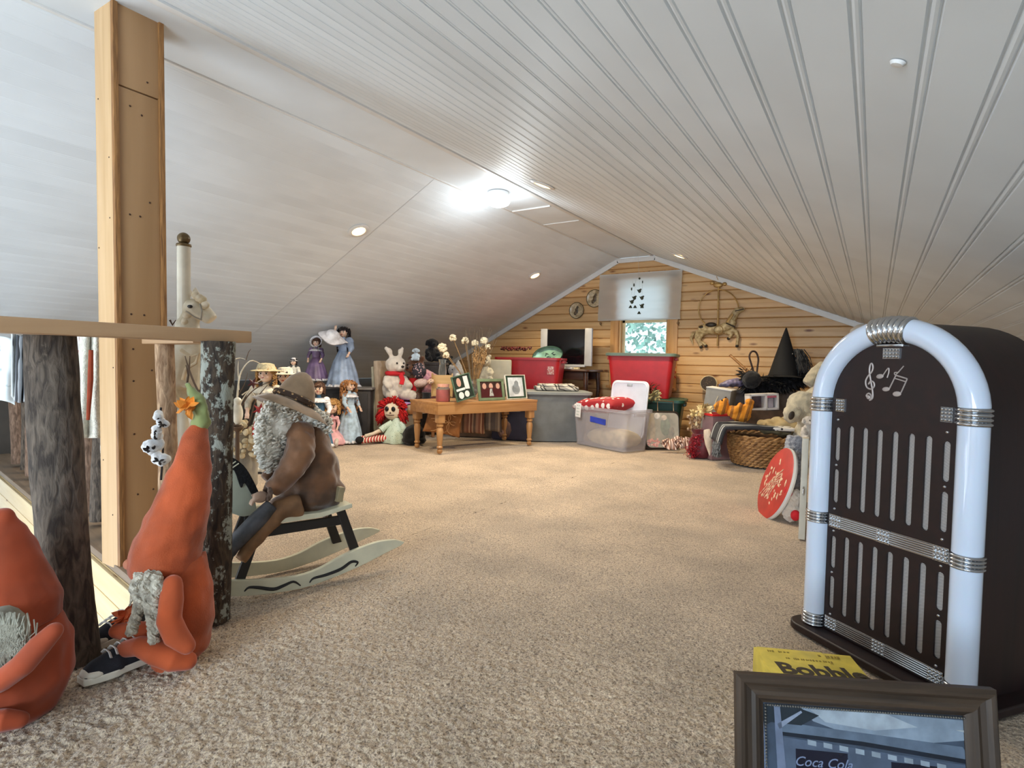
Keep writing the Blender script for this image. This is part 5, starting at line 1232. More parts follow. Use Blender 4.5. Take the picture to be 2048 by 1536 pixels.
def plush(name, label, loc, s, rz, body, kind='bear', nose=nosek, rot=None, cat='soft toy', extra=None, eyes=True, seed=1, muz=None, group=None):
    """sitting soft toy about s tall, facing -Y"""
    t = thing(name, label, cat, loc, rot=rot or (0, 0, rz), group=group)
    m = MB(); m.ell((0, 0, s*.26), (s*.24, s*.20, s*.26)); m.ell((0, -s*.02, s*.44), (s*.16, s*.14, s*.16))
    for q in (-1, 1):
        m.tube([(q*s*.16, -s*.02, s*.46), (q*s*.24, -s*.12, s*.34), (q*s*.20, -s*.22, s*.26)], [s*.07, s*.075, s*.08], n=10)
        m.tube([(q*s*.12, -s*.05, s*.12), (q*s*.20, -s*.28, s*.10)], [s*.10, s*.085], n=10); m.ell((q*s*.21, -s*.34, s*.12), (s*.09, s*.075, s*.11))
    m.blob('body', body, t, voxel=max(.006, s*.03), smooth=3, disp=s*.02, dscale=s*.09)
    m = MB(); c = V((0, -s*.05, s*.70)); m.ell(c, (s*.20, s*.18, s*.18)); m.ell(c+V((0, -s*.17, -s*.05)), (s*.095, s*.09, s*.075))
    if kind == 'bear':
        for q in (-1, 1): m.ell(c+V((q*s*.15, .02*s, s*.16)), (s*.07, s*.04, s*.07))
    elif kind == 'bunny':
        for q in (-1, 1): m.tube([c+V((q*s*.08, 0, s*.13)), c+V((q*s*.13, s*.03, s*.27)), c+V((q*s*.20, s*.06, s*.34))], [s*.05, s*.065, s*.035], n=10, sq=(1, .6))
    elif kind == 'dog':
        for q in (-1, 1): m.tube([c+V((q*s*.15, 0, s*.10)), c+V((q*s*.22, -s*.02, 0)), c+V((q*s*.22, -s*.03, -s*.10))], [s*.05, s*.06, s*.05], n=10)
    elif kind == 'cat':
        for q in (-1, 1): m.lathe([(s*.06, 0), (s*.03, s*.06), (0, s*.10)], n=8, c=c+V((q*s*.12, 0, s*.12)))
    h_ = m.blob('head', body, t, voxel=max(.005, s*.025), smooth=2, disp=s*.015, dscale=s*.08)
    if eyes:
        m = MB()
        for q in (-1, 1): m.ell(c+V((q*s*.075, -s*.175, s*.035)), s*.02, u=8, v=6)
        m.build('eye', nosek, h_)
    MB().ell(c+V((0, -s*.26, -s*.03)), (s*.035, s*.02, s*.025), u=8, v=6).build('nose', nose, h_)
    return t
def scarf(t, s, mt):
    MB().lathe([(s*.15, s*.49), (s*.19, s*.52), (s*.19, s*.56), (s*.15, s*.58)], n=24, c=(0, -s*.03, 0), cap=False).build('scarf', mt, t)
    MB().tube([(s*.02, -s*.20, s*.53), (s*.03, -s*.26, s*.42), (0, -s*.27, s*.33)], s*.045, n=8, sq=(.5, 1)).build('scarf_tail', mt, t)
redf = mat('red_fleece', (204, 34, 44), rough=.9, var=.1)
def onchair(x, y, z=.03): return CMx @ V((x, y, sh+z))
t = plush('plush_rabbit', 'white plush rabbit with red scarf sitting on the purple afghan', at(788, 762, d=cd-.12), .52, RZ+.75, fur_w, 'bunny'); t.location.z = chp.z+sh+.03; scarf(t, .52, redf)
t = plush('plush_bear', 'brown plush bear with red vest behind the white rabbit', onchair(.12, .12), .50, RZ-.5, fur_b, 'bear', muz=1); MB().lathe([(.115, .06), (.12, .14), (.08, .23)], n=24, cap=False).build('vest', redf, t)
coat_p = at(862, 735, d=cd+.05)
t = thing('fleece_coat', 'pink fleece doll coat slumped on the chair between bear and flowers', 'coat', V((coat_p.x, coat_p.y, sh+.02)), RZ)
m = MB(); m.tube([(-.02, 0, .0), (-.02, 0, .12), (-.05, 0, .24), (-.12, 0, .32)], [.10, .12, .11, .05], n=16); m.tube([(-.06, -.02, .27), (.06, -.05, .23), (.13, -.06, .15)], [.05, .05, .045], n=12); m.blob('fleece', fur_p, t, voxel=.009, disp=.012, dscale=.03)
plush('plush_dog', 'black plush dog lying on top of the toy heap under the slope', at(862, 724, d=cd+.45), .30, RZ+.6, fur_k, 'dog')
MB_t = thing('print_cushion', 'small dark floral cushion between the rabbit and the pink coat', 'cushion', at(838, 742, d=cd-.16), RZ)
m = MB(); m.ell((0, 0, 0), (.075, .05, .085)); m.blob('cover', dotted('dark_floral', (40, 38, 48), (200, 160, 160), scale=45, r=.3), MB_t, voxel=.008, disp=.006, dscale=.03)
t = thing('baby_doll', 'small pale doll in a speckled knitted suit lying on the chair edge', 'doll', at(842, 766, d=cd-.22), rot=(0, radians(80), RZ)); m = MB(); m.ell((0, 0, 0), (.045, .05, .075)); m.blob('knitted_suit', dotted('speckled_knit', (196, 170, 160), (120, 70, 72), scale=90, r=.3), t, voxel=.007); face(t, V((0, -.01, .10)), .035)
plush('plush_sheep', 'small light blue and white plush wedged above the dark cushion', at(832, 722, d=cd-.08), .15, RZ, mat('pale_blue_plush', (186, 200, 210), rough=.9, var=.1), 'dog')
hat_p = onchair(.24, -.10, .01); hat_p = at(853, 800, d=cd-.2)
t = thing('top_hat', 'black felt top hat on the corner of the chair behind the candle', 'hat', hat_p, RZ); MB().lathe([(.075, 0), (.078, .004), (.046, .008), (.040, .03), (.044, .075), (0, .077)], n=32).build('felt', fur_k, t)
# cream chest with grey gnome, white bear
p = at(985, 760, d=6.15); cch = thing('blanket_chest', 'brown chest with cream backboard behind the coffee table, soft toys on it', 'chest', V((p.x-.12, p.y, 0)), RZ-.1)
crb = mat('cream_board', (206, 198, 172), rough=.6, var=.04)
zc = .56
MB().box((0, 0, zc/2), (.62, .34, zc), bev=.006).build('body', mat('brown_trunk', (88, 68, 54), rough=.7, var=.15), cch); MB().box((.12, .15, zc+.13), (.34, .03, .28), bev=.02).build('back_panel', crb, cch)
MB().box((0, 0, zc+.006), (.66, .38, .016), bev=.004).build('lid', mat('brown_trunk', (88, 68, 54)), cch)
CC = Matrix.Translation(cch.location) @ Matrix.Rotation(cch.rotation_euler.z, 4, 'Z')
t = plush('plush_bear', 'white plush bear on the cream chest behind the green frames', CC @ V((.02, -.05, zc+.016)), .33, RZ, fur_c, 'bear')
t = thing('plush_gnome', 'small grey felt gnome with tall hood on the cream chest', 'soft toy', CC @ V((-.27, -.06, zc+.016)), RZ)
m = MB(); m.lathe([(.06, 0), (.075, .03), (.07, .08), (.055, .13), (.032, .19), (.008, .24), (0, .245)], n=24); m.blob('hood', fur_g, t, voxel=.007, disp=.004, dscale=.02); MB().ell((0, -.055, .055), (.035, .03, .045)).build('beard', mat('white_beard', (216, 216, 212), rough=.95, bump=.8, bs=80), t)
plush('plush_cat', 'grey and white plush cat in the dim heap behind the dried flowers', CC @ V((-.34, .06, zc-.10)), .34, RZ+.2, fur_g, 'cat')
plush('plush_bear', 'dark brown plush bear in the dim heap behind the dried flowers', CC @ V((-.42, .12, zc+.06)), .26, RZ, fur_k, 'bear')
# ================================================================ ON THE TABLE
def tp(px, py, dy=0):
    q = at(px, py, z=TH); return q
glm = mat('thin_glass', (240, 246, 244), rough=.03, var=0, trans=.92, ior=1.12)
q = tp(886, 803)
cj = thing('candle_jar', 'red candle in a glass jar at the left front of the coffee table', 'candle', q, RZ)
sc_ = depth(q)/1141
r_ = 14*sc_; hj = hgt_for(q, 768)
MB().lathe([(r_*.9, .002), (r_*.94, .01), (r_*.94, hj*.68), (0, hj*.70)], n=28).build('wax', mat('red_wax', (206, 66, 60), rough=.4, sss=.2), cj); MB().lathe([(r_*.92, 0), (r_, .006), (r_, hj*.74), (r_*.8, hj*.82), (r_*.82, hj*.86)], n=28, cap=False).build('glass', glm, cj); MB().lathe([(r_*.84, hj*.84), (r_*.86, hj), (0, hj)], n=28).build('lid', mat('glass_lid', (206, 150, 130), rough=.2), cj)
def pframe(label, pl_, pr_, ptop, fm, art, fw=.016, lean=.18, thick=.014, skew=0, extra=None, landscape=False):
    a_, b2 = tp(*pl_), tp(*pr_); u_ = (b2-a_).normalized(); W2 = (b2-a_).length; c = (a_+b2)/2; H2 = hgt_for(c, ptop)/cos(lean)
    t = thing('photo_frame', label, 'picture frame', c, rot=(-lean, skew, atan2(u_.y, u_.x)), group='photo frames on the coffee table')
    for (cx, cz, w2, h2) in ((0, fw/2, W2, fw), (0, H2-fw/2, W2, fw), (-W2/2+fw/2, H2/2, fw, H2-2*fw), (W2/2-fw/2, H2/2, fw, H2-2*fw)):
        MB().box((cx, 0, cz), (w2, thick, h2), bev=.002).build('frame_side', fm, t)
    MB().box((0, .003, H2/2), (W2-2*fw+.002, .004, H2-2*fw+.002)).build('photo', art[0], t)
    for (nm, poly, mt) in art[1](W2-2*fw, H2-2*fw): MB().prism([(x, z+H2/2) for x, z in poly], -.0004, .0012, 'xz').build(nm, mt, t, smooth=False)
    MB().box((0, .045, H2*.36), (.03, .003, H2*.72), rot=(.5, 0, 0)).build('easel', mat('black_card', (34, 32, 30)), t)
    return t
def circ(cx, cz, r, n=12, k=1): return [(cx+r*cos(2*pi*i/n), cz+r*k*sin(2*pi*i/n)) for i in range(n)]
skt = mat('photo_skin', (206, 160, 140), var=0, rough=.2); dkc = mat('photo_maroon', (80, 34, 36), var=.1, rough=.2); wht = mat('photo_white', (226, 226, 220), var=0, rough=.2); dgc = mat('photo_dark', (46, 56, 48), var=0, rough=.2)
def art_people(w, h): 
    L = [('printed_shape', [(-w*.48, -h*.48), (w*.48, -h*.48), (w*.44, h*.05), (0, h*.12), (-w*.44, h*.05)], dkc)]
    for x in (-.3, 0, .32): L.append(('printed_shape', circ(w*x, h*.22, w*.09, k=1.2), skt))
    L.append(('printed_shape', [(-w*.10, -h*.4), (w*.10, -h*.4), (w*.05, h*.06), (-w*.05, h*.06)], wht)); return L
def art_bw(w, h): return [('printed_shape', [(w*.12, -h*.1), (w*.38, -h*.14), (w*.38, h*.44), (w*.12, h*.46)], wht), ('printed_shape', [(-w*.42, -h*.02), (w*.1, -h*.02), (w*.1, -h*.12), (-w*.42, -h*.12)], wht), ('printed_shape', circ(-w*.18, h*.25, w*.13, k=1.5), skt), ('printed_shape', circ(-w*.2, -h*.32, w*.15), wht), ('printed_shape', circ(w*.15, -h*.32, w*.14), wht)]
def art_sketch(w, h): return [('printed_shape', circ(0, -h*.12, w*.26, k=.9), mat('photo_sketch', (190, 204, 212), var=.1)), ('printed_shape', circ(w*.05, h*.18, w*.14), mat('photo_sketch', (190, 204, 212)))]
gfr = mat('sage_frame', (112, 128, 96), rough=.5, var=.1); gfr2 = mat('thin_green_frame', (86, 112, 92), rough=.35, metal=.3, var=.1)
pframe('thin green frame with black and white snapshots leaning beside the candle', (914, 805), (950, 803), 754, gfr2, (dgc, art_bw), fw=.010, skew=-.2).location.z += .022
pframe('wide sage green frame with a photo of three people on the coffee table', (958, 802), (1010, 800), 758, gfr, (mat('photo_brown', (72, 48, 44), var=.2, vs=30, rough=.2), art_people), fw=.026)
pframe('white edged dark green frame with pale sketch at the right of the table', (1014, 799), (1054, 797), 750, mat('white_frame_edge', (230, 224, 206), rough=.4), (mat('green_mat', (34, 66, 48), rough=.5), lambda w, h: [('printed_shape', [(-w*.38, -h*.42), (w*.38, -h*.42), (w*.38, h*.42), (-w*.38, h*.42)], mat('photo_pale', (222, 230, 234), rough=.15))]+[(a, [(x*.8, z*.8-.0) for x, z in b], c) for a, b, c in art_sketch(w, h)]), fw=.008)
q = tp(884, 790); q = V((q.x, q.y, TH)); q = at(884, 792, z=TH)
bx = thing('wooden_candle_crate', 'pale wooden crate lantern behind the red candle', 'lantern', q, RZ+.1); pw = wood('pale_pine', (216, 178, 122), (190, 150, 96), axis=0, grain=30)
hb = hgt_for(q, 750)
MB().box((0, 0, hb/2), (.19, .10, hb), bev=.003).build('box', pw, bx); MB().box((-.10, 0, hb/2+.006), (.014, .12, hb+.02), bev=.003).build('side', pw, bx); MB().box((.10, 0, hb/2+.006), (.014, .12, hb+.02), bev=.003).build('side', pw, bx)
gx = thing('glass_chimney', 'clear fluted glass chimney standing on the wooden crate', 'glass', q+V((0, 0, hb)), RZ); MB().lathe([(.035, 0), (.04, .03), (.034, .08), (.030, .12), (.04, .16)], n=24, cap=False, wave=lambda th, i: 1+.06*sin(8*th)).build('glass', glm, gx)
q = at(946, 798, z=TH)
vs_ = thing('glass_vase', 'clear glass vase with metallic beads in front of the white bear', 'vase', q, RZ); hv = hgt_for(q, 762)
MB().lathe([(.030, 0), (.045, .02), (.05, hv*.5), (.036, hv*.9), (.05, hv*1.1)], n=28, cap=False).build('glass', glm, vs_)
m = MB(); rq = random.Random(3)
for i in range(26): a = rq.uniform(0, 6.3); m.ell((.028*cos(a), .028*sin(a), rq.uniform(.01, hv)), .009, u=8, v=6)
m.build('beads', mat('silver_bead', (170, 170, 176), metal=.7, rough=.3), vs_)
df_ = thing('dried_flowers', 'bouquet of cream dried flowers and brown grasses in the glass vase', 'dried flowers', q+V((0, 0, .02)), RZ)
Di = (Matrix.Translation(df_.location) @ Matrix.Rotation(RZ, 4, 'Z')).inverted(); dq = depth(q)
stm = mat('dry_stem', (150, 116, 76), rough=.9, var=.2); crf = mat('cream_petal', (236, 220, 184), rough=.8, var=.1, vs=40); wh_ = mat('wheat', (164, 126, 80), rough=.9, var=.25, vs=30); twg = mat('grey_twig', (120, 106, 88), rough=.9)
base = V((0, 0, .03)); rq = random.Random(8)
for (px, py, R_) in [(906, 676, .042), (930, 682, .045), (950, 687, .042), (968, 682, .045), (976, 694, .035), (885, 696, .055), (892, 710, .04)]:
    e = Di @ at(px, py, d=dq+rq.uniform(-.05, .05)); md_ = base.lerp(e, .5)+V((0, 0, .02))
    MB().tube([base+V((rq.uniform(-.01, .01), 0, 0)), md_, e], .0035, n=6).build('stem', stm, df_)
    m = MB()
    for k in range(34):
        d = V((rq.uniform(-1, 1), rq.uniform(-1, 1), rq.uniform(-.6, 1))).normalized(); m.ell(e+d*R_*.6, (R_*.33, R_*.33, R_*.22), rot=(rq.uniform(0, 3), rq.uniform(0, 3), 0), u=7, v=5)
    m.build('flower_head', crf, df_)
m = MB()
for k in range(60):
    a = rq.gauss(0, .22); e = Di @ at(958+60*a*.6, rq.uniform(690, 725), d=dq+rq.uniform(-.05, .05)); m.tube([base, base.lerp(e, .6), e], [.002, .002, .0035], n=4)
    for j in range(4): m.ell(e+V((rq.uniform(-.01, .01), rq.uniform(-.01, .01), -.012*j)), (.006, .006, .009), u=6, v=4)
o = m.build('wheat_ears', wh_, df_); o['kind'] = 'stuff'
m = MB()
for k in range(26):
    e = Di @ at(rq.uniform(930, 1000), rq.uniform(655, 690), d=dq+rq.uniform(-.06, .06)); md_ = base.lerp(e, .7)+V((rq.uniform(-.03, .03), 0, 0)); m.tube([base, md_, e, e+V((rq.uniform(-.02, .02), 0, .02))], [.002, .0018, .001, .0008], n=4)
o = m.build('curly_twigs', twg, df_); o['kind'] = 'stuff'
# ================================================================ UNDER THE TABLE
lat = mat('ochre_cushion', (150, 98, 52), rough=.8, var=.1, bump=.3)
t = pillow('lattice_cushion', 'brown cushion with pale lattice lines leaning under the table', at(888, 866, d=5.2)+V((0, 0, .13)), RZ, .34, .30, .10, lat, rot=(radians(70), radians(10), RZ+.1))
lin = mat('pale_cord', (206, 160, 110), rough=.8)
m = MB()
for cxx in (-.09, 0, .09):
    for czz in (-.08, .0, .08):
        m.tube([(cxx+.055*cos(a), czz+.055*sin(a), .064-3.2*(cxx+.055*cos(a))**2*.5-1.5*(czz+.055*sin(a))**2) for a in [2*pi*i/16 for i in range(17)]], .0036, n=5)
m.build('lattice_cord', lin, t)
bst = striped('rust_stripes', [(.2, (128, 82, 62)), (.1, (186, 150, 118)), (.16, (110, 66, 50)), (.12, (160, 128, 100)), (.2, (96, 74, 60)), (.22, (150, 110, 86))], axis=0, period=.11, wob=.01)
pillow('striped_cushion', 'rust and beige striped cushion standing under the middle of the table', at(935, 866, d=5.45)+V((0, 0, .14)), RZ, .34, .30, .13, bst, rot=(radians(78), 0, RZ))
pillow('striped_cushion', 'greyish striped cushion behind the rust one under the table', at(972, 862, d=5.6)+V((0, 0, .14)), RZ, .32, .30, .13, striped('grey_stripes', [(.3, (112, 96, 84)), (.2, (150, 132, 112)), (.5, (92, 80, 74))], axis=0, period=.09), rot=(radians(78), 0, RZ))
p = at(1011, 878, z=0); t = thing('stoneware_jug', 'mottled brown stoneware ball jug under the right end of the table', 'jug', p, RZ); MB().lathe([(.05, 0), (.085, .03), (.105, .10), (.095, .17), (.065, .22), (.03, .245), (.034, .26)], n=32).build('jug_body', mat('mottled_stone', (124, 92, 84), rough=.35, c2=(82, 66, 66), vs=14), t); MB().ell((-.03, -.088, .085), (.035, .02, .045)).build('moulded_mask', mat('mask_brown', (150, 116, 104), rough=.4), t)
p = at(828, 868, d=5.45); t = thing('black_bag', 'black fabric bag on the floor between rag doll and table', 'bag', V((p.x, p.y, 0)), RZ); m = MB(); m.ell((0, 0, .09), (.11, .08, .10)); m.ell((0, 0, .04), (.12, .09, .05)); m.blob('bag_body', fur_k, t, voxel=.01, disp=.008, dscale=.04)
p = at(1030, 870, d=5.95); t = thing('suitcase', 'dark navy suitcase standing behind the table under the red tote', 'suitcase', V((p.x-.02, p.y-.02, 0)), RZ*.6); MB().box((0, 0, .15), (.42, .14, .30), bev=.02).build('shell', mat('navy_shell', (44, 40, 60), rough=.6), t); MB().tube([(-.05, 0, .30), (-.05, 0, .33), (.05, 0, .33), (.05, 0, .30)], .008, n=8).build('handle', nosek, t)
t = thing('berry_garland', 'dark red berry garland lying along the back rim of the left red tote', 'garland', at(1003, 697, y=5.93), 0)
m = MB(); rq = random.Random(5)
for i in range(150): m.ell((rq.uniform(0, .42), rq.uniform(-.03, .03), rq.uniform(-.02, .02)), rq.uniform(.006, .012), u=6, v=5)
o = m.build('berries', mat('dark_berry', (110, 30, 26), rough=.4, c2=(60, 34, 22), vs=40), t); o['kind'] = 'stuff'

p = at(866, 760, d=6.38); t = thing('laundry_hamper', 'dim grey hamper behind the child armchair carrying the black plush dog', 'hamper', V((p.x, p.y, 0)), RZ); hz_ = at(862, 724, d=cd+.45).z
MB().prism(rr(.34, .30, .05), 0, hz_-.004, 'xy').build('hamper_body', mat('hamper_grey', (70, 66, 64), rough=.8, bump=.6, bs=80), t); MB().prism(rr(.36, .32, .05), hz_-.03, hz_-.002, 'xy').build('lid', mat('hamper_grey', (70, 66, 64)), t)
# ================================================================ RIGHT-HAND HEAP
p = at(1326, 899, z=0)
pq = thing('glass_front_picture', 'glass-front picture case with rounded corners and handle leaning against the green tote', 'picture', p, rot=(-.16, 0, RZ+.12))
dkf = mat('dark_case', (46, 36, 30), rough=.4); hq = hgt_for(p, 822)
MB().prism(rr(.36, hq, .05, cy=hq/2), .012, .05, 'xz').build('case', dkf, pq, bevel=.004)
MB().prism(rr(.32, hq-.04, .05, cy=hq/2), -.002, .012, 'xz').build('print', mat('faded_mural', (176, 168, 146), c2=(110, 104, 84), vs=9, rough=.25, thr=(.3, .7)), pq)
for (x, z, rx_, rz_, c) in [(.03, .22, .05, .09, (112, 122, 98)), (.02, .30, .03, .03, (200, 180, 160)), (-.05, .32, .03, .03, (214, 206, 196)), (-.10, .20, .03, .14, (168, 148, 118)), (.09, .17, .03, .05, (134, 120, 96))]:
    MB().ell((x, -.003, z), (rx_, .002, rz_)).build('printed_figure', mat('fig%d' % (abs(int(x*1000))), c, rough=.25, var=.15, vs=30), pq)
m = MB(); rq = random.Random(6)
for i in range(34): m.ell((-.10+rq.uniform(-.05, .07), -.004, .06+rq.uniform(-.03, .04)), (.012, .003, .010), u=6, v=4)
m.build('printed_flowers', mat('rose_print', (196, 92, 92), c2=(226, 176, 160), vs=60), pq)
MB().prism(rr(.325, hq-.035, .05, cy=hq/2), -.008, -.006, 'xz').build('glass', mat('case_glass', (255, 255, 255), rough=.05, var=0, alpha=.12), pq)
bras = mat('aged_brass', (150, 124, 92), rough=.35, metal=.7, var=.1)
MB().tube([(-.03, .03, hq), (-.03, .03, hq+.10), (.13, .03, hq+.095), (.13, .03, hq-.01)], .006, n=8).build('handle', bras, pq)
p = at(1290, 885, d=5.85); t = thing('cardboard_box', 'dark brown box standing between the clear tote and the glass-front picture', 'box', V((p.x, p.y, 0)), RZ); MB().box((0, 0, .16), (.26, .24, .32), bev=.006).build('carton', mat('dark_box', (72, 58, 46), rough=.7, var=.15), t)
p = at(1298, 790, d=5.62); t = thing('twig_wreath', 'wreath of pale leaves and dark twigs with red buds beside the white lid', 'wreath', p, RZ)
m = MB(); m2 = MB(); rq = random.Random(14)
for i in range(60):
    a = rq.uniform(0, 6.28); b0 = V((.09*cos(a), rq.uniform(-.03, .03), .07*sin(a))); e = b0+V((rq.uniform(-.07, .09), rq.uniform(-.03, .03), rq.uniform(-.06, .06))); m.tube([b0, b0.lerp(e, .5)+V((0, 0, .01)), e], [.004, .003, .0015], n=4)
m.build('twigs', mat('dark_twig', (64, 52, 40), rough=.9), t)['kind'] = 'stuff'
leaf_cluster('leaf', V((.03, -.05, .0)), 40, .085, mat('sage_leaf', (168, 158, 118), rough=.8, var=.2), t, 5, .4); leaf_cluster('leaf', V((-.02, -.04, .05)), 24, .06, mat('red_bud', (150, 40, 40), rough=.8, var=.2), t, 6, .4)
p = at(1350, 903, z=0); t = thing('fabric_ruffle', 'brown and pink striped ruffled fabric in front of the glass-front picture', 'fabric', p, RZ)
rs = striped('ruffle_stripes', [(.35, (226, 196, 180)), (.2, (150, 104, 84)), (.25, (236, 214, 200)), (.2, (120, 84, 66))], axis=0, period=.045, bump=.1)
for cx, cz, R_ in ((-.045, .075, .10), (.075, .09, .105)):
    m = MB()
    def fnr(u, v): a = pi*(-.05+1.1*u)+pi; r2 = R_*(.15+.85*v); return (cx+cos(a)*r2, -.03*v*sin(u*34)-.05*v, cz+.02+sin(a)*r2*.72+.03*(1-v))
    m.surf(fnr, 70, 6); m.build('ruffle', rs, t, angle=180, solid=.003)
MB().ell((.01, -.02, .12), (.03, .02, .03)).build('knot', rs, t)
p = at(1395, 914, z=0); bg = thing('gift_bag', 'burgundy bag with red tinsel and dried stems standing before the wicker basket', 'bag', p, RZ)
burg = mat('burgundy_cloth', (92, 22, 36), rough=.55, var=.2, sheen=.2); MB().lathe([(.09, 0), (.115, .04), (.11, .13), (.07, .21), (.09, .25)], n=28, c=(.03, 0, 0), wave=lambda th, i: 1+.04*sin(7*th)).build('bag_body', burg, bg, disp=.01, dscale=.05)
m = MB(); rq = random.Random(21)
for i in range(260):
    c = V((-.07+rq.gauss(0, .03), -.07+rq.uniform(-.03, .03), rq.uniform(.01, .20))); c.x += c.z*.28; m.tube([c+V((rq.uniform(-1, 1), rq.uniform(-1, 1), rq.uniform(-1, 1)))*.022 for _ in range(3)], .0022, n=4)
m.build('tinsel', mat('red_tinsel', (176, 40, 56), rough=.25, metal=.5, var=.3, vs=60), bg)['kind'] = 'stuff'
m = MB()
for i in range(26):
    e = V((-.03+rq.uniform(-.07, .06), -.01, .22+rq.uniform(.02, .14))); m.tube([V((.02, 0, .16)), e], .0025, n=4); m.ell(e, (.014, .010, .016), u=6, v=5)
m.build('dried_stems', mat('dried_stem_tan', (196, 168, 136), rough=.8, c2=(96, 66, 46), vs=40), bg)['kind'] = 'stuff'
m = MB(); m.tube([(.045, -.09, .25), (.05, -.115, .20), (.055, -.12, .13), (.060, -.125, .07), (.063, -.125, .035)], [.030, .040, .032, .014, .004], n=14); m.build('cream_tassel', mat('cream_tassel', (222, 206, 186), rough=.8, bump=.5, bs=100), bg)
p = at(1436, 912, z=0); t = thing('gift_box', 'bright red box leaning between the burgundy bag and the basket', 'box', p, rot=(-.1, .18, RZ)); MB().box((.0, .03, .10), (.10, .10, .18), bev=.006).build('carton', mat('gloss_red', (196, 26, 32), rough=.4, var=.06), t)
# grey open carton, clear box with red rim
p = at(1424, 880, d=5.35); t = thing('grey_carton', 'grey rectangular carton standing tilted against the pine wall', 'box', V((p.x, p.y, .0)), rot=(0, .12, RZ-.55)); hg = hgt_for(V((p.x, p.y, 0)), 776)
gcard = mat('grey_card', (142, 140, 134), rough=.6, var=.06); MB().box((0, 0, hg/2), (.22, .26, hg), bev=.004).build('carton', gcard, t); MB().box((0, 0, hg+.002), (.225, .265, .008), bev=.001).build('white_edge', whitetrim, t)
MB().box((-.02, -.133, hg-.16), (.006, .004, .2), rot=(0, .25, 0)).build('pale_strip', mat('cream_strip', (226, 214, 180)), t)  # thin slanted cream strip on the carton front
p = at(1410, 822, d=5.02); t = thing('dried_bouquet', 'cream ribbon and dried leaf bunch in front of the grey carton', 'dried flowers', p, RZ)
leaf_cluster('leaf', V((0, 0, 0)), 44, .085, mat('cream_leaf', (226, 204, 150), rough=.7, var=.2), t, 31, .55); leaf_cluster('leaf', V((-.10, .0, -.02)), 20, .05, mat('cream_leaf', (226, 204, 150)), t, 32, .5)
MB().tube([(-.07, 0, .0), (-.075, 0, -.06), (-.075, -.01, -.13)], [.012, .010, .012], n=8).build('ribbon', mat('cream_ribbon', (226, 212, 170), rough=.5), t)
bz = .30
p = at(1437, 850, d=4.98); t = thing('plastic_box', 'clear plastic box with a red rim beside the dried bunch', 'box', V((p.x, p.y, 0)), rot=(0, 0, RZ+.25)); zt_ = at(1437, 830, d=4.9).z
MB().box((0, 0, zt_/2), (.22, .16, zt_), bev=.008).build('tub', mat('smoky_plastic', (150, 120, 124), rough=.2, alpha=.7, var=0), t)
redr = mat('red_rim', (206, 40, 44), rough=.35)
for (cx, cy, w2, d2) in ((0, -.082, .24, .014), (0, .082, .24, .014), (-.114, 0, .014, .17), (.114, 0, .014, .17)): MB().box((cx, cy, zt_), (w2, d2, .02), bev=.003).build('rim', redr, t)
MB().box((.085, -.09, zt_-.015), (.06, .012, .04), bev=.003).build('latch', redr, t)
# totes under the witch
tq = at(1510, 840, d=5.75); base_t = V((tq.x, tq.y, 0))
tote('storage_tote', 'dim dark tote at the bottom of the stack under the black witch hat', 'tote', base_t, RZ, .66, .42, .31, mat('slate_plastic', (58, 60, 70)), mat('slate_lid', (70, 72, 80)))
ztw = hgt_for(base_t, 778)
tote('storage_tote', 'mid grey tote with black feathers and witch hat on its lid', 'tote', base_t+V((0, 0, .33)), RZ, .64, .40, ztw-.33-.012, mat('taupe_plastic', (112, 104, 102), rough=.5), mat('taupe_lid', (126, 120, 118), rough=.5))
wt = V((base_t.x, base_t.y, ztw+.004))
def wp(px, py, d=5.6): return at(px, py, d=d)
t = thing('witch_hat', 'tall pointed black witch hat with a small buckle standing in the feather boa', 'hat', wp(1567, 752, 5.55), rot=(radians(-4), radians(3), RZ)); blkc = mat('black_hat_felt', (20, 21, 25), rough=.85, var=.1)
hh_ = hgt_for(wp(1567, 752, 5.55), 655)
MB().lathe([(.135, 0), (.13, .02), (.105, hh_*.28), (.07, hh_*.55), (.038, hh_*.78), (.006, hh_*1.0), (0, hh_*1.005)], n=30, wave=lambda th, i: 1+.04*sin(3*th+i)).build('cone', blkc, t); MB().lathe([(.13, .0), (.20, -.02), (.205, -.024), (.13, -.01)], n=40, cap=False, wave=lambda th, i: 1+.1*sin(3*th)).build('brim', blkc, t)
MB().ell((.04, -.07, hh_*.45), .010, u=8, v=6).build('buckle', chrome, t)
t = thing('feather_boa', 'black feather boa and furry black mass spread over the grey tote', 'boa', wp(1550, 778, 5.5), RZ)
m = MB(); m2 = MB(); rq = random.Random(2); Bi = (Matrix.Translation(t.location) @ Matrix.Rotation(RZ, 4, 'Z')).inverted()
path = [Bi @ wp(a, b, 5.5) for a, b in [(1492, 745), (1500, 772), (1525, 766), (1560, 768), (1590, 758), (1615, 750)]]
for k in range(len(path)-1): m.tube([path[k], path[k+1]], [.05, .055], n=10)
for i in range(1500):
    k = rq.randrange(len(path)-1); c = path[k].lerp(path[k+1], rq.random()); d = V((rq.uniform(-1, 1), rq.uniform(-1, .3), rq.uniform(-1.2, .7))).normalized(); c = c+d*.04; e = c+d*rq.uniform(.04, .09)+V((0, 0, -.02)); s_ = d.orthogonal().normalized()*.007
    m.b.faces.new([m._v(c-s_), m._v(c.lerp(e, .5)-s_*1.4), m._v(e), m._v(c.lerp(e, .5)+s_*1.4)])
m.build('feathers', mat('black_feather', (20, 19, 22), rough=.7, var=.3, vs=30), t, smooth=False)['kind'] = 'stuff'
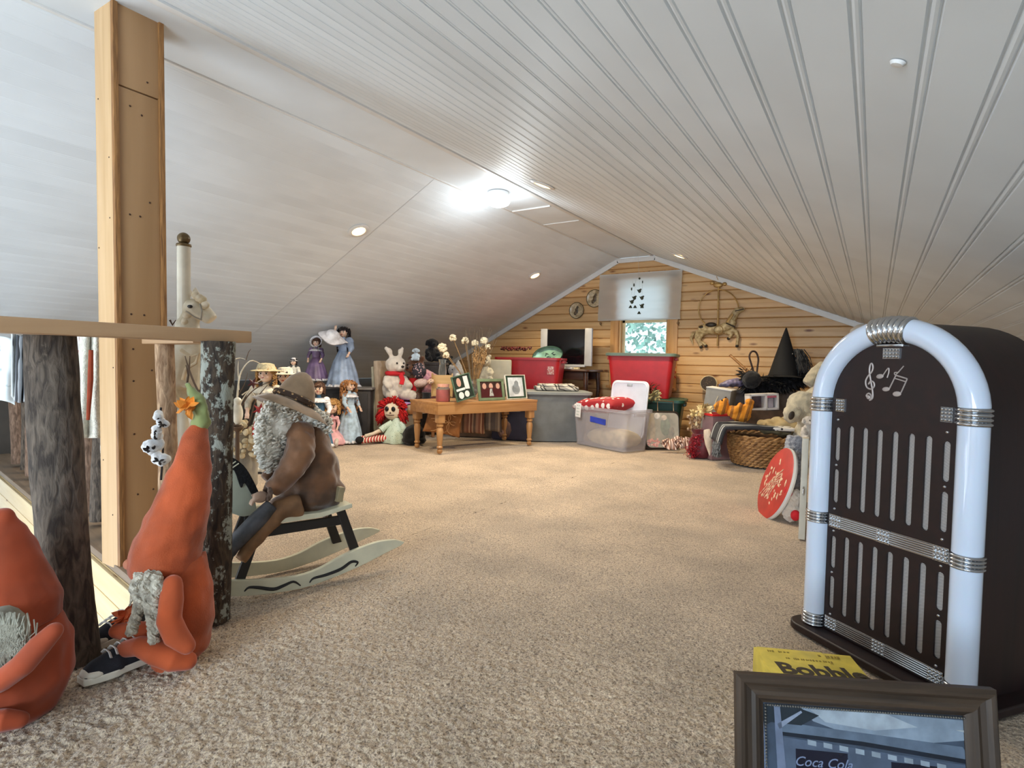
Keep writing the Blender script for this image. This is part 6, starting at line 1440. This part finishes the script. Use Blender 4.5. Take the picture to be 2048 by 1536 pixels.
t = thing('cauldron_bag', 'round black plush bag with looped handle beside the boa', 'bag', wp(1503, 770, 5.4), RZ); m = MB(); m.ell((0, 0, .05), (.085, .08, .085)); m.blob('bag_body', fur_k, t, voxel=.008, disp=.006, dscale=.03)
lp = [V((.02, 0, .11)), V((-.01, 0, .20)), V((-.03, 0, .27)), V((-.01, 0, .315)), V((.03, 0, .31)), V((.055, 0, .25)), V((.05, 0, .17)), V((.045, 0, .10))]
MB().tube([V(q) for q in smooth([tuple(v) for v in lp], 4)], .009, n=8).build('handle', mat('brown_cord', (52, 34, 28), rough=.7), t)
t = thing('broomstick', 'plain wooden broom handle poking up left from the black bag', 'stick', wp(1500, 748, 5.45), RZ); Bi = (Matrix.Translation(t.location) @ Matrix.Rotation(RZ, 4, 'Z')).inverted(); MB().tube([Bi @ wp(1504, 750, 5.45), Bi @ wp(1460, 710, 5.62)], .0125, n=12).build('stick', wood('stick_wood', (150, 108, 62), (110, 74, 40), axis=0, grain=40), t)
t = thing('witch_hair', 'matted grey and black witch wig spilling right of the pointed hat', 'wig', wp(1600, 735, 5.5), RZ); m = MB(); rq = random.Random(4)
for i in range(160):
    a = V((rq.uniform(-.06, .02), rq.uniform(-.03, .03), rq.uniform(.05, .18))); m.tube([a, a+V((rq.uniform(0, .05), -.02, -.07)), a+V((rq.uniform(.0, .12), -.02, -.16))], [.005, .004, .002], n=4)
m.build('strands', mat('wig_grey', (84, 82, 80), rough=.7, c2=(26, 24, 26), vs=30), t)['kind'] = 'stuff'
t = thing('silver_purse', 'small mauve and silver cloth bundle on the grey tote left of the black bag', 'purse', wp(1462, 774, 5.5), RZ); m = MB(); m.tube([(-.12, 0, .01), (-.04, 0, .03), (.06, 0, .045), (.12, 0, .04)], [.015, .035, .045, .03], n=12); m.blob('cloth', mat('mauve_satin2', (130, 122, 156), rough=.35, c2=(90, 84, 100), vs=20), t, voxel=.007, disp=.008, dscale=.03)
t = thing('round_tin', 'round tin with pale rim and dark woven face leaning on the pine wall', 'tin', at(1418, 768, y=6.42), rot=(radians(82), 0, .15)); MB().lathe([(.0, .0), (.085, .0), (.09, .05), (.08, .055)], n=36, cap=False).build('tin_body', mat('pale_tin', (196, 176, 140), rough=.5), t); MB().lathe([(0, .048), (.078, .048), (.078, .052), (0, .053)], n=32, cap=False).build('woven_face', dotted('dark_weave', (52, 40, 32), (110, 88, 64), scale=60, r=.3), t)
# support carton and white toy box
p = at(1520, 840, d=5.12); z5 = at(1513, 820, d=5.05).z; t = thing('cardboard_box', 'dim brown carton hidden under the white-framed toy box', 'box', V((p.x, p.y, 0)), RZ); MB().box((0, 0, z5/2), (.34, .22, z5), bev=.005).build('carton', mat('dim_brown', (92, 70, 54), rough=.8, var=.2), t)
t = thing('toy_box', 'white-framed toy box with windows and a pink label behind the orange plush', 'box', V((p.x, p.y, z5))-FW*.03, rot=(0, -.06, RZ)); hb5 = hgt_for(t.location, 787); wfr = mat('white_frame', (226, 222, 220), rough=.4, var=0)
Wb = .24
for x in (-Wb/2, .02, Wb/2): MB().box((x, 0, hb5/2), (.018, .11, hb5), bev=.002).build('upright', wfr, t)
for z in (.009, hb5-.009): MB().box((0, 0, z), (Wb+.018, .11, .018), bev=.002).build('rail', wfr, t)
MB().box((0, .04, hb5/2), (Wb, .01, hb5-.03)).build('backing', mat('toy_box_back', (96, 76, 80), var=.3, vs=20), t); MB().box((.065, -.057, hb5-.028), (.08, .002, .016)).build('pink_label', mat('pink_label', (206, 110, 130)), t); MB().box((.07, -.01, hb5*.42), (.05, .03, hb5*.6), bev=.008).build('toy', mat('toy_lilac', (190, 180, 190)), t)
# ---- wicker basket: woven strands as geometry
bc = at(1522, 900, d=4.72); bc = V((bc.x, bc.y, 0)); hbk = hgt_for(bc, 872)
bk = thing('wicker_basket', 'round woven wicker basket overflowing with folded cloth and toys', 'basket', bc, RZ); wick = mat('wicker', (176, 134, 84), rough=.6, c2=(120, 82, 44), vs=26, bump=.4, bs=120)
MB().lathe([(0, .004), (.19, .004), (.225, .05), (.238, hbk*.6), (.240, hbk-.01), (.225, hbk-.012), (.20, .06), (0, .02)], n=40, cap=False).build('liner', mat('wicker_dark', (92, 62, 34), rough=.8), bk)
rows = 11
for rrow in range(rows):
    z = .018+(hbk-.03)*rrow/(rows-1); R_ = .205+.045*min(1, (z/hbk)*1.6)**.7
    m = MB(); N_ = 34; ph = rrow % 2
    for k in range(N_):
        a0 = 2*pi*(k+ph*.5)/N_; a1 = a0+2*pi*1.5/N_
        m.tube([(cos(a0+(a1-a0)*t_)*(R_+.010*sin(pi*t_)), sin(a0+(a1-a0)*t_)*(R_+.010*sin(pi*t_)), z+.011*(t_-.5)*2*(1 if ph else 1)) for t_ in (0, .33, .66, 1)], [.005, .010, .010, .005], n=5)
    m.build('woven_row', wick, bk)
m = MB()
for s in range(2): m.tube([(cos(a)*(.25+.008*cos(12*a+s*pi)), sin(a)*(.25+.008*cos(12*a+s*pi)), hbk+.010*sin(12*a+s*pi)) for a in [2*pi*i/140 for i in range(141)]], .011, n=6)
m.build('rim_braid', wick, bk)
# cloth heap on the basket
BM = Matrix.Translation(bc) @ Matrix.Rotation(RZ, 4, 'Z')
t = thing('folded_blanket', 'dark grey fringed blanket with pale stripes folded over the basket rim', 'blanket', BM @ V((-.12, -.03, hbk+.012)), RZ-.12)
bst2 = striped('charcoal_blanket', [(.42, (52, 54, 60)), (.12, (176, 180, 182)), (.1, (60, 62, 68)), (.08, (150, 154, 156)), (.28, (48, 50, 56))], axis=1, period=.24, bump=.6)
m = MB()
def bf(u, v):
    x = -.28+.56*u; z = .055+.02*sin(u*3+v)+.012*noise.noise(V((u*4, v*4, 1)))
    if u < .25: z -= (.25-u)**2*2.0; x = -.21-.05*(.25-u)/.25
    return (x, -.15+.30*v, z)
m.surf(bf, 36, 20); m.build('wool_panel', bst2, t, angle=180, solid=.03)
m = MB(); rq = random.Random(8)
for i in range(110):
    y = rq.uniform(-.16, .02); m.tube([(-.265, y, -.05), (-.27+rq.uniform(-.02, .01), y-.01, -.10), (-.27+rq.uniform(-.03, .03), y-.02, -.16-rq.uniform(0, .02))], [.004, .004, .002], n=4)
m.build('fringe', mat('grey_fringe', (128, 130, 132), rough=.9, c2=(60, 62, 66), vs=60), t)['kind'] = 'stuff'
t = thing('skull_print_cloth', 'white and black print cloth folded at the right front of the basket', 'cloth', BM @ V((.09, -.15, hbk+.065)), RZ-.2); m = MB(); fold(m, .16, .14, 0, .03, 4); m.build('cloth', dotted('skull_print', (216, 214, 212), (40, 40, 46), scale=32, r=.32), t, angle=80)
t = thing('linen_heap', 'crumpled khaki linen on the right side of the basket', 'cloth', BM @ V((.14, .02, hbk+.03)), RZ); m = MB(); m.ell((0, 0, .05), (.16, .13, .075)); m.ell((.05, -.04, .06), (.12, .09, .06)); m.blob('linen', mat('khaki_linen', (176, 156, 116), rough=.9, var=.12), t, voxel=.009, disp=.03, dscale=.07)
ocl = BM @ V((-.10, -.02, hbk+.11)); pl_ = plush('plush_cat', 'orange striped plush cat lying on its back on the folded blanket', ocl, .34, RZ, fur_o, 'cat', rot=(radians(-78), radians(0), RZ+radians(68)), eyes=True); pl_.location.z += .05
# large white animal toys by the jukebox
t = thing('giant_plush', 'big cream furry toy animal lying behind the basket beside the jukebox', 'soft toy', V((at(1625, 800, d=4.45).x, at(1625, 800, d=4.45).y, 0)), RZ); Li = (Matrix.Translation(t.location) @ Matrix.Rotation(RZ, 4, 'Z')).inverted()
def Lp(px, py, d=4.45): return Li @ at(px, py, d=d)
m = MB()
for (px, py, r_, dd) in [(1640, 830, 44, 0), (1605, 812, 30, 0), (1585, 828, 18, -.05), (1650, 880, 60, .05), (1650, 950, 60, .1), (1640, 800, 30, .1)]: m.ell(Lp(px, py, 4.45+dd), r_*4.45/1141)
m.ell((.12, .05, .14), (.26, .24, .14)); m.blob('body', fur_c, t, voxel=.014, disp=.012, dscale=.03)
MB().ell(Lp(1583, 831, 4.32), (.022, .012, .034), rot=(0, .3, 0)).build('dark_nose', mat('plush_nose_brown', (60, 50, 40), rough=.6), t)
t = thing('plush_paw', 'cream plush toy wedged high between the boa and the jukebox', 'soft toy', at(1622, 765, d=4.9), RZ); m = MB(); m.tube([(-.03, 0, -.02), (.03, 0, .05), (.09, 0, .12), (.13, .02, .16)], [.05, .07, .06, .04], n=12); m.blob('body', fur_c, t, voxel=.01, disp=.006, dscale=.03)
p = at(1722, 800, d=4.9); t = thing('white_bolster', 'tall white wrapped bolster standing behind the top of the jukebox', 'bolster', V((p.x, p.y, 0)), RZ); zb = min(zr(p.x)-.04, hgt_for(V((p.x, p.y, 0)), 634)); MB().lathe([(.10, 0), (.12, .05), (.12, zb-.14), (.10, zb-.05), (.05, zb-.01), (0, zb)], n=28).build('wrap', mat('white_muslin', (214, 208, 198), rough=.9, var=.06), t)
# white board on edge
b0 = at(1603, 1079, z=0); wb = thing('display_board', 'narrow white painted board leaning on edge beside the left side of the jukebox', 'panel', b0, rot=(0, radians(4.5), RZ+radians(62)))
hw_ = hgt_for(b0, 878); MB().box((.13, .0, hw_/2), (.26, .028, hw_), bev=.002).build('board', mat('ivory_paint', (214, 206, 188), rough=.45, var=.04), wb); MB().tube([(-.004, .0, hw_*.52), (-.02, .0, hw_*.50), (-.02, .0, hw_*.46), (-.004, .0, hw_*.44)], .004, n=8).build('handle', chrome, wb)
# stocking, dog, santa
sp = at(1592, 1002, d=3.28)
t = thing('fur_stocking', 'tall grey furry stocking with white cuff standing before the white panel', 'stocking', V((sp.x, sp.y, 0)), RZ); Si = (Matrix.Translation(t.location) @ Matrix.Rotation(RZ, 4, 'Z')).inverted()
def Sp(px, py, d=3.28): return Si @ at(px, py, d=d)
fgr = mat('silver_fur', (180, 182, 190), rough=.95, c2=(128, 130, 140), vs=60, bump=1, bs=140, sheen=.4)
m = MB(); m.tube([Sp(1590, 872), Sp(1588, 900), Sp(1592, 940), Sp(1596, 980), Sp(1597, 1000)], [.045, .052, .050, .046, .04], n=14); m.blob('sleeve', fgr, t, voxel=.007, disp=.010, dscale=.015)
m = MB(); m.ell(Sp(1597, 1012), (.06, .05, .035)); m.ell(Sp(1597, 1035), (.06, .06, .05)); m.ell(Sp(1590, 1058), (.07, .06, .04)); m.blob('fluffy_base', fur_w, t, voxel=.007, disp=.014, dscale=.02)
plush('plush_dog', 'small fluffy white plush dog perched on the grey furry stocking', Sp(1612, 872).x*RT+V((sp.x, sp.y, 0))+V((0, 0, Sp(1612, 880).z)), .16, RZ+.1, fur_w, 'dog')
p = at(1583, 1058, d=2.98); t = thing('santa_ornament', 'white fluffy santa ornament with red nose and hat lying by the white panel', 'ornament', V((p.x, p.y, 0)), RZ)
m = MB(); m.ell((0, 0, .06), (.05, .045, .06)); m.ell((.01, 0, .12), (.045, .04, .05)); m.blob('beard', fur_w, t, voxel=.006, disp=.012, dscale=.015); MB().ell((-.005, -.045, .045), (.024, .02, .028)).build('red_pompom', redf, t); MB().ell((-.035, -.02, .16), (.02, .02, .03)).build('red_hat', redf, t)
for k in range(3): MB().box((.03, -.045, .115+.012*k), (.03, .004, .005), rot=(0, -.4, 0)).build('black_stripe', nosek, t)
# red painted round tray
c = at(1550, 966, d=3.13); toC = (V((0, 0, EYE))-c).normalized(); rt_ = V(M3.col[0]); rt_ = (rt_-toC*rt_.dot(toC)).normalized(); upv = -V(M3.col[1]); upv = (upv-toC*upv.dot(toC)).normalized()
n_ = (toC*.33+(-rt_*.93+upv*.36)*.94).normalized()
t = thing('painted_tray', 'round red tray with painted pale flowers leaning on the furry stocking', 'tray', c, rot=n_.to_track_quat('Z', 'Y').to_euler())
RR_ = .203; MB().lathe([(0, -.022), (RR_, -.022), (RR_+.004, -.012), (RR_, .0)], n=48, cap=False).build('rim', whitetrim, t); MB().lathe([(RR_, 0), (RR_-.006, .004), (0, .004)], n=48, cap=False).build('red_face', mat('brick_red', (186, 56, 46), rough=.5, var=.08), t)
m = MB(); rq = random.Random(11)
for i in range(46):
    a = rq.uniform(0, 6.28); r2 = .12*sqrt(rq.random()); m.ell((r2*cos(a)*1.3, r2*sin(a), .005), (rq.uniform(.008, .022), rq.uniform(.004, .010), .002), rot=(0, 0, rq.uniform(0, 3)), u=8, v=4)
for k in range(5): m.tube([(-.14+.03*k, -.10, .0055), (-.05+.02*k, .0, .0055), (.06, .09-.02*k, .0055)], .003, n=5)
m.build('painted_flowers', mat('pale_flower_paint', (226, 206, 172), rough=.5, c2=(206, 128, 110), vs=60), t)
# ================================================================ GABLE WALL ORNAMENTS
def plate(label, px, py, r_, y=YG-.006):
    t = thing('wall_plate', label, 'plate', at(px, py, y=y), rot=(radians(90), 0, 0), group='decorative plates on the gable wall')
    MB().lathe([(0, .006), (r_*.6, .006), (r_*.95, .016), (r_, .020), (r_*.97, .012), (r_*.6, 0), (0, 0)], n=40, cap=False).build('china', mat('tan_china', (206, 190, 158), rough=.25, c2=(150, 132, 100), vs=22), t); MB().lathe([(r_*.95, .017), (r_*1.0, .022), (r_*1.03, .016)], n=40, cap=False).build('dark_rim', mat('olive_rim', (84, 76, 52), rough=.3), t)
    m = MB(); m.ell((0, .0, .010), (r_*.22, r_*.4, .006)); m.ell((r_*.1, r_*.4, .010), (r_*.14, r_*.18, .006)); m.ell((-r_*.2, -r_*.35, .010), (r_*.2, r_*.25, .005)); m.build('painted_figure', mat('plate_figure', (92, 78, 58), rough=.3, var=.3, vs=40), t)
plate('round wall plate with dark figure, lower left one beside the window blind', 1154, 621, .100); plate('round wall plate with pale figures, half behind the window blind', 1190, 597, .108)
# carousel horse relief in a ring
hc = at(1437, 650, y=YG-.03); t = thing('carousel_ornament', 'brass and cream carousel horse with hoop and pole hanging on the pine wall', 'wall ornament', hc, 0)
def Wp(px, py, y=0): q = at(px, py, y=YG-.03+y); return q-hc
gold = mat('antique_gold', (186, 150, 92), rough=.4, metal=.5, var=.15); crh = mat('horse_cream', (206, 186, 142), rough=.5, c2=(150, 124, 82), vs=30); blh = mat('horse_dark', (44, 36, 28), rough=.5)
cxr, cyr, RRr = 1437, 619, 40
MB().tube([Wp(cxr+RRr*cos(a), cyr+RRr*sin(a)) for a in [radians(130+290*i/40) for i in range(41)]], .0065, n=8).build('hoop', gold, t)
MB().tube([Wp(1437, 572), Wp(1435, 692)], .009, n=10).build('pole', gold, t)
m = MB(); m.ell(Wp(1436, 570), (.05, .015, .03)); m.ell(Wp(1424, 566), (.025, .012, .02)); m.ell(Wp(1449, 568), (.025, .012, .02)); m.build('bow', gold, t)
MB().tube([Wp(1436, 560), Wp(1433, 553), Wp(1437, 549)], .003, n=6).build('hook', gold, t)
m = MB(); sc6 = 6.6/1141
for ch_ in ([(1398, 660, 12), (1415, 658, 14), (1440, 660, 13), (1458, 652, 13), (1466, 640, 11)], [(1458, 650, 11), (1466, 634, 9), (1474, 622, 8), (1484, 618, 6), (1489, 620, 4)], [(1398, 662, 9), (1394, 676, 6), (1402, 684, 4), (1412, 690, 3.5)], [(1406, 666, 8), (1396, 680, 5), (1402, 692, 4)], [(1460, 660, 8), (1472, 664, 5.5), (1476, 674, 4), (1474, 690, 3.5)], [(1452, 664, 7), (1466, 668, 5), (1458, 676, 4)]):
    m.tube([Wp(a, b, -.01) for a, b, r_ in ch_], [r_*sc6 for a, b, r_ in ch_], n=10, sq=(.8, .8))
m.blob('horse_body', crh, t, voxel=.006, smooth=3)
m = MB(); m.ell(Wp(1422, 650, -.05), (.06, .03, .03)); m.ell(Wp(1404, 655, -.04), (.04, .03, .022)); m.build('saddle', blh, t)
MB().lathe([(.045, -.01), (.05, .0), (.045, .01)], n=20, cap=False).build('saddle_ring', gold, t).matrix_local = Matrix.Translation(Wp(1437, 660, -.07)) @ Matrix.Rotation(pi/2, 4, 'X')
MB().tube([Wp(1388, 664), Wp(1382, 676), Wp(1386, 688)], [.02, .018, .006], n=8).build('tail', crh, t); MB().tube([Wp(1466, 628, -.05), Wp(1458, 640, -.05), Wp(1452, 650, -.05)], [.012, .02, .012], n=8).build('mane', gold, t)
m = MB(); m.tube([Wp(1452, 646, -.075), Wp(1470, 654, -.06)], .007, n=6); m.tube([Wp(1470, 622, -.05), Wp(1488, 618, -.04)], .005, n=6)
for a, b in ((1412, 692), (1402, 694), (1474, 692), (1457, 677)): m.ell(Wp(a, b, -.01), .018, u=8, v=6)
m.build('harness', blh, t)
# wind chime from the flat ridge panel
ck = at(1276, 505, z=ZF); t = thing('wind_chime', 'small bell and bird wind chime hanging in front of the window blind', 'wind chime', ck, RZ); dch = depth(ck); Ki = (Matrix.Translation(ck) @ Matrix.Rotation(RZ, 4, 'Z')).inverted(); dkg = mat('dark_bronze', (66, 70, 52), rough=.5, metal=.3); thr_ = mat('clear_thread', (206, 206, 200))
def Kp(px, py): return Ki @ at(px, py, d=dch)
MB().tube([Kp(1276, 505), Kp(1278, 556)], .0015, n=5).build('cord', thr_, t); MB().ell(Kp(1279, 557), .012).build('bead', dkg, t)
for (x0, y0, x1, y1) in ((1272, 560, 1268, 592), (1266, 562, 1263, 590), (1279, 560, 1279, 576), (1285, 560, 1284, 590)): MB().tube([Kp(x0, y0), Kp(x1, y1)], .0012, n=4).build('cord', thr_, t)
for (px, py, s_) in ((1268, 570, 1), (1285, 564, .8), (1263, 578, .9)): MB().ell(Kp(px, py), (.008*s_, .006, .02*s_)).build('leaf_charm', dkg, t)
for (px, py) in ((1279, 582), (1284, 596), (1269, 596), (1284, 612), (1264, 604)): m = MB(); c = Kp(px, py); m.ell(c, (.018, .010, .022)); m.ell(c+V((.014, 0, .018)), (.010, .008, .010)); m.tube([c+V((-.012, 0, .0)), c+V((-.028, 0, .016))], [.009, .003], n=6); m.build('bird_charm', dkg, t)
for (px, py) in ((1261, 616), (1270, 616), (1278, 628), (1284, 616)): m = MB(); m.lathe([(.022, 0), (.018, .008), (.010, .022), (.004, .03)], n=14, c=Kp(px, py)); m.build('bell', dkg, t)
for q, lab in (((1197, 641), 'left'), ((1352, 640), 'right')): t = thing('curtain_bracket', 'small brass bracket under the %s corner of the window blind' % lab, 'bracket', at(q[0]+4, q[1]+6, y=YG-.02)); MB().ell((0, 0, 0), (.014, .012, .016)).build('bracket_cup', bras, t); MB().tube([(0, 0, -.01), (.012, 0, -.03)], .004, n=6).build('bracket_arm', bras, t)
t = thing('red_ribbon', 'red curled ribbon hanging behind the right red tote', 'ribbon', at(1347, 742, y=6.42), 0); MB().tube([(0, 0, .06), (.03, -.01, .04), (-.01, -.01, .02), (.03, -.01, -.01), (0, -.01, -.04), (.03, -.01, -.08)], .010, n=8, sq=(.3, 1)).build('loop', redf, t)
# ================================================================ LEFT CORNER: CAROUSEL HORSE, BRANCHES
dc = 2.62; cb = at(368, 1000, d=dc); t = thing('carousel_horse', 'white painted carousel horse on a white pole topped by a bronze ball', 'carousel horse', V((cb.x, cb.y, 0)), RZ); Hi = (Matrix.Translation(t.location) @ Matrix.Rotation(RZ, 4, 'Z')).inverted()
def Hp(px, py, y=0): return Hi @ at(px, py, d=dc+y)
ivp = mat('ivory_gloss', (226, 220, 202), rough=.25, var=.04); ivs = mat('horse_ivory', (222, 214, 194), rough=.4, c2=(190, 178, 150), vs=14)
zt = Hp(368, 497).z
MB().tube([(0, 0, .02), (0, 0, zt)], .0275, n=24).build('pole', ivp, t); MB().lathe([(.030, zt), (.032, zt+.004), (.030, zt+.012), (.012, zt+.016)], n=24).build('collar', mat('bronze', (110, 92, 62), rough=.4, metal=.6), t); MB().ell((0, 0, zt+.036), .027, u=20, v=14).build('finial_ball', mat('bronze', (110, 92, 62)), t)
MB().lathe([(.16, 0), (.16, .02), (.14, .03)], n=32).build('stand_base', ivp, t)
k_ = dc/1141
m = MB()
for ch_ in ([(372, 640, 20), (378, 680, 30), (372, 720, 38), (360, 770, 46)], [(374, 612, 17), (392, 614, 20), (410, 628, 17), (424, 640, 13)], [(382, 614, 16), (376, 650, 22)], [(372, 770, 46), (330, 780, 44), (290, 790, 40)]):
    m.tube([Hp(a, b, -.03) for a, b, r_ in ch_], [r_*k_ for a, b, r_ in ch_], n=14, sq=(1, .8))
m.blob('horse_body', ivs, t, voxel=.007, smooth=3)
for (a, b, y) in ((385, 800, -.08), (375, 800, .05), (300, 800, -.08), (295, 800, .05)): m = MB(); m.tube([Hp(a, b, y), Hp(a+8, b+60, y), Hp(a-4, b+120, y)], [.035, .022, .018], n=10); m.build('leg', ivs, t)
m = MB(); m.lathe([(.016, 0), (.010, .022), (0, .036)], n=10, c=Hp(391, 590, -.03)); m.lathe([(.014, 0), (.010, .02), (0, .034)], n=10, c=Hp(380, 592, .02)); m.build('ear', ivs, t)
MB().ell(Hp(380, 613, -.078), (.012, .005, .008)).build('eye', nosek, t)
m = MB(); rq = random.Random(3)
for a, b in ((391, 590), (398, 596), (405, 600), (410, 610), (374, 630), (370, 645), (372, 660)): MB().ell(Hp(a, b, -.06), (.018, .014, .020), rot=(0, rq.random()*2, 0)).build('mane_lock', mat('tan_mane', (190, 170, 132), rough=.5, c2=(222, 212, 190), vs=30), t)
m = MB(); m.tube([Hp(372, 622, -.085), Hp(390, 634, -.085), Hp(404, 640, -.07)], .003, n=5); m.tube([Hp(400, 608, -.07), Hp(404, 622, -.082), Hp(402, 640, -.07)], .003, n=5); m.build('bridle', mat('grey_bridle', (150, 144, 132)), t)
MB().tube([Hp(a, b, -.13) for a, b in [(362, 700), (380, 712), (398, 708), (392, 726), (372, 738), (366, 760)]], .008, n=8).build('rope', mat('cream_rope', (206, 190, 160), rough=.9), t)
# star branch arrangement behind the rail end
ds = 3.3; sb = at(478, 900, d=ds); t = thing('star_branch_vase', 'tall vase of white and brown branches hung with red metal stars', 'branch arrangement', V((sb.x, sb.y, 0)), RZ); Vi = (Matrix.Translation(t.location) @ Matrix.Rotation(RZ, 4, 'Z')).inverted()
def Vp(px, py, y=0): return Vi @ at(px, py, d=ds+y)
MB().lathe([(.07, 0), (.10, .06), (.10, .22), (.06, .32), (.07, .36)], n=28).build('vase', mat('grey_ceramic', (150, 146, 136), rough=.4, var=.1), t)
bwh = mat('white_branch', (216, 206, 184), rough=.7, var=.1); bbr = mat('brown_branch', (92, 72, 56), rough=.8)
rq = random.Random(15); b0 = V((0, 0, .34))
for pts, mt, r_ in [([(470, 860), (474, 800), (480, 750), (500, 722), (522, 728)], bwh, .007), ([(468, 850), (490, 800), (515, 775), (560, 755)], bbr, .005), ([(466, 830), (500, 778), (530, 755)], bwh, .006), ([(480, 880), (500, 840), (512, 800), (535, 770)], bbr, .006), ([(478, 780), (476, 740), (477, 722)], bwh, .004), ([(465, 720), (480, 716), (494, 720)], bwh, .003), ([(492, 720), (497, 705), (502, 698)], bbr, .003), ([(470, 870), (520, 840), (540, 824)], bbr, .004), ([(484, 790), (500, 782), (516, 800)], bwh, .004), ([(470, 800), (488, 770), (496, 745)], bbr, .004), ([(462, 880), (490, 862), (512, 850), (530, 880)], bwh, .005), ([(466, 900), (490, 880), (520, 892)], bwh, .004)]:
    P_ = smooth([tuple(Vp(a, b, rq.uniform(-.05, .05))) for a, b in pts], 4); P_ = [tuple(b0)]+P_ if pts[0][1] > 820 else P_
    MB().tube(P_, [r_*(1-.7*i/(len(P_)-1)) for i in range(len(P_))], n=6).build('branch', mt, t)
def star(px, py, R_, col, tilt, yaw, n=5):
    m = MB(); c = Vp(px, py, -.08); m.xf(Matrix.Translation(c) @ Euler((0, tilt, yaw)).to_matrix().to_4x4())
    o = [m._v(((R_ if i % 2 == 0 else R_*.4)*sin(pi*i/n), 0, (R_ if i % 2 == 0 else R_*.4)*cos(pi*i/n))) for i in range(2*n)]; f = m._v((0, -R_*.28, 0)); b = m._v((0, R_*.2, 0))
    for i in range(2*n): m.b.faces.new((o[i], o[(i+1) % (2*n)], f)); m.b.faces.new((o[(i+1) % (2*n)], o[i], b))
    m.build('star', col, t, smooth=False)
rst = mat('red_star_metal', (150, 24, 26), rough=.4, var=.1, metal=.1); dst = mat('dark_red_star', (82, 22, 26), rough=.5)
star(520, 820, .043, rst, .2, .5, 6); star(511, 858, .045, mat('bright_red_star', (196, 40, 36), rough=.4), -.15, 0); star(506, 766, .036, dst, .5, .8)
m = MB()
for i in range(90):
    c = Vp(rq.uniform(462, 535), rq.uniform(846, 915), rq.uniform(-.12, .05)); m.ell(c, (rq.uniform(.012, .028), .012, rq.uniform(.01, .02)), rot=(0, rq.uniform(0, 3), 0), u=7, v=5)
m.build('cream_blossoms', mat('cream_blossom', (222, 206, 170), rough=.8, c2=(176, 160, 128), vs=30), t)['kind'] = 'stuff'
p = at(475, 850, d=3.0); t = thing('white_figurine', 'small white bird figurine just right of the lichen-covered log', 'figurine', V((p.x, p.y, p.z)), RZ); m = MB(); m.ell((0, 0, .06), (.028, .026, .06)); m.ell((.0, 0, .125), (.022, .022, .022)); m.blob('bird_body', mat('white_glaze', (230, 226, 210), rough=.3), t, voxel=.005)
MB().lathe([(.02, -.004), (.022, 0), (0, .002)], n=14).build('foot', bbr, t)
# dark twigs between the peeled log and the lichen log
p = at(384, 830, d=2.3); t = thing('bare_twigs', 'thin dark forked twigs showing between the two rail logs', 'twigs', p, RZ); Ti2 = (Matrix.Translation(p) @ Matrix.Rotation(RZ, 4, 'Z')).inverted()
for pts in ([(405, 800), (388, 765), (378, 740), (370, 712)], [(378, 745), (380, 712)], [(374, 770), (377, 750), (372, 730)], [(340, 640), (345, 650), (352, 640)], [(405, 800), (398, 860), (390, 900)]):
    MB().tube([Ti2 @ at(a, b, d=2.3) for a, b in pts], [.004]*(len(pts)-1)+[.0015], n=5).build('twig', bbr, t)

pd = thing('plant_stand', 'slim dark pedestal under the white bird figurine behind the rail end', 'stand', V((p.x, p.y, 0)), 0) if False else None
fg_ = [o for o in COL.objects if o.name == 'white_figurine'][0]; pz = fg_.location.z-.006
pd = thing('pedestal', 'slim dark pedestal under the white bird figurine behind the rail end', 'stand', V((fg_.location.x, fg_.location.y, 0)), 0)
MB().lathe([(.07, 0), (.07, .012), (.012, .03), (.010, pz-.03), (.03, pz-.01), (.03, pz)], n=20).build('column', bbr, pd)
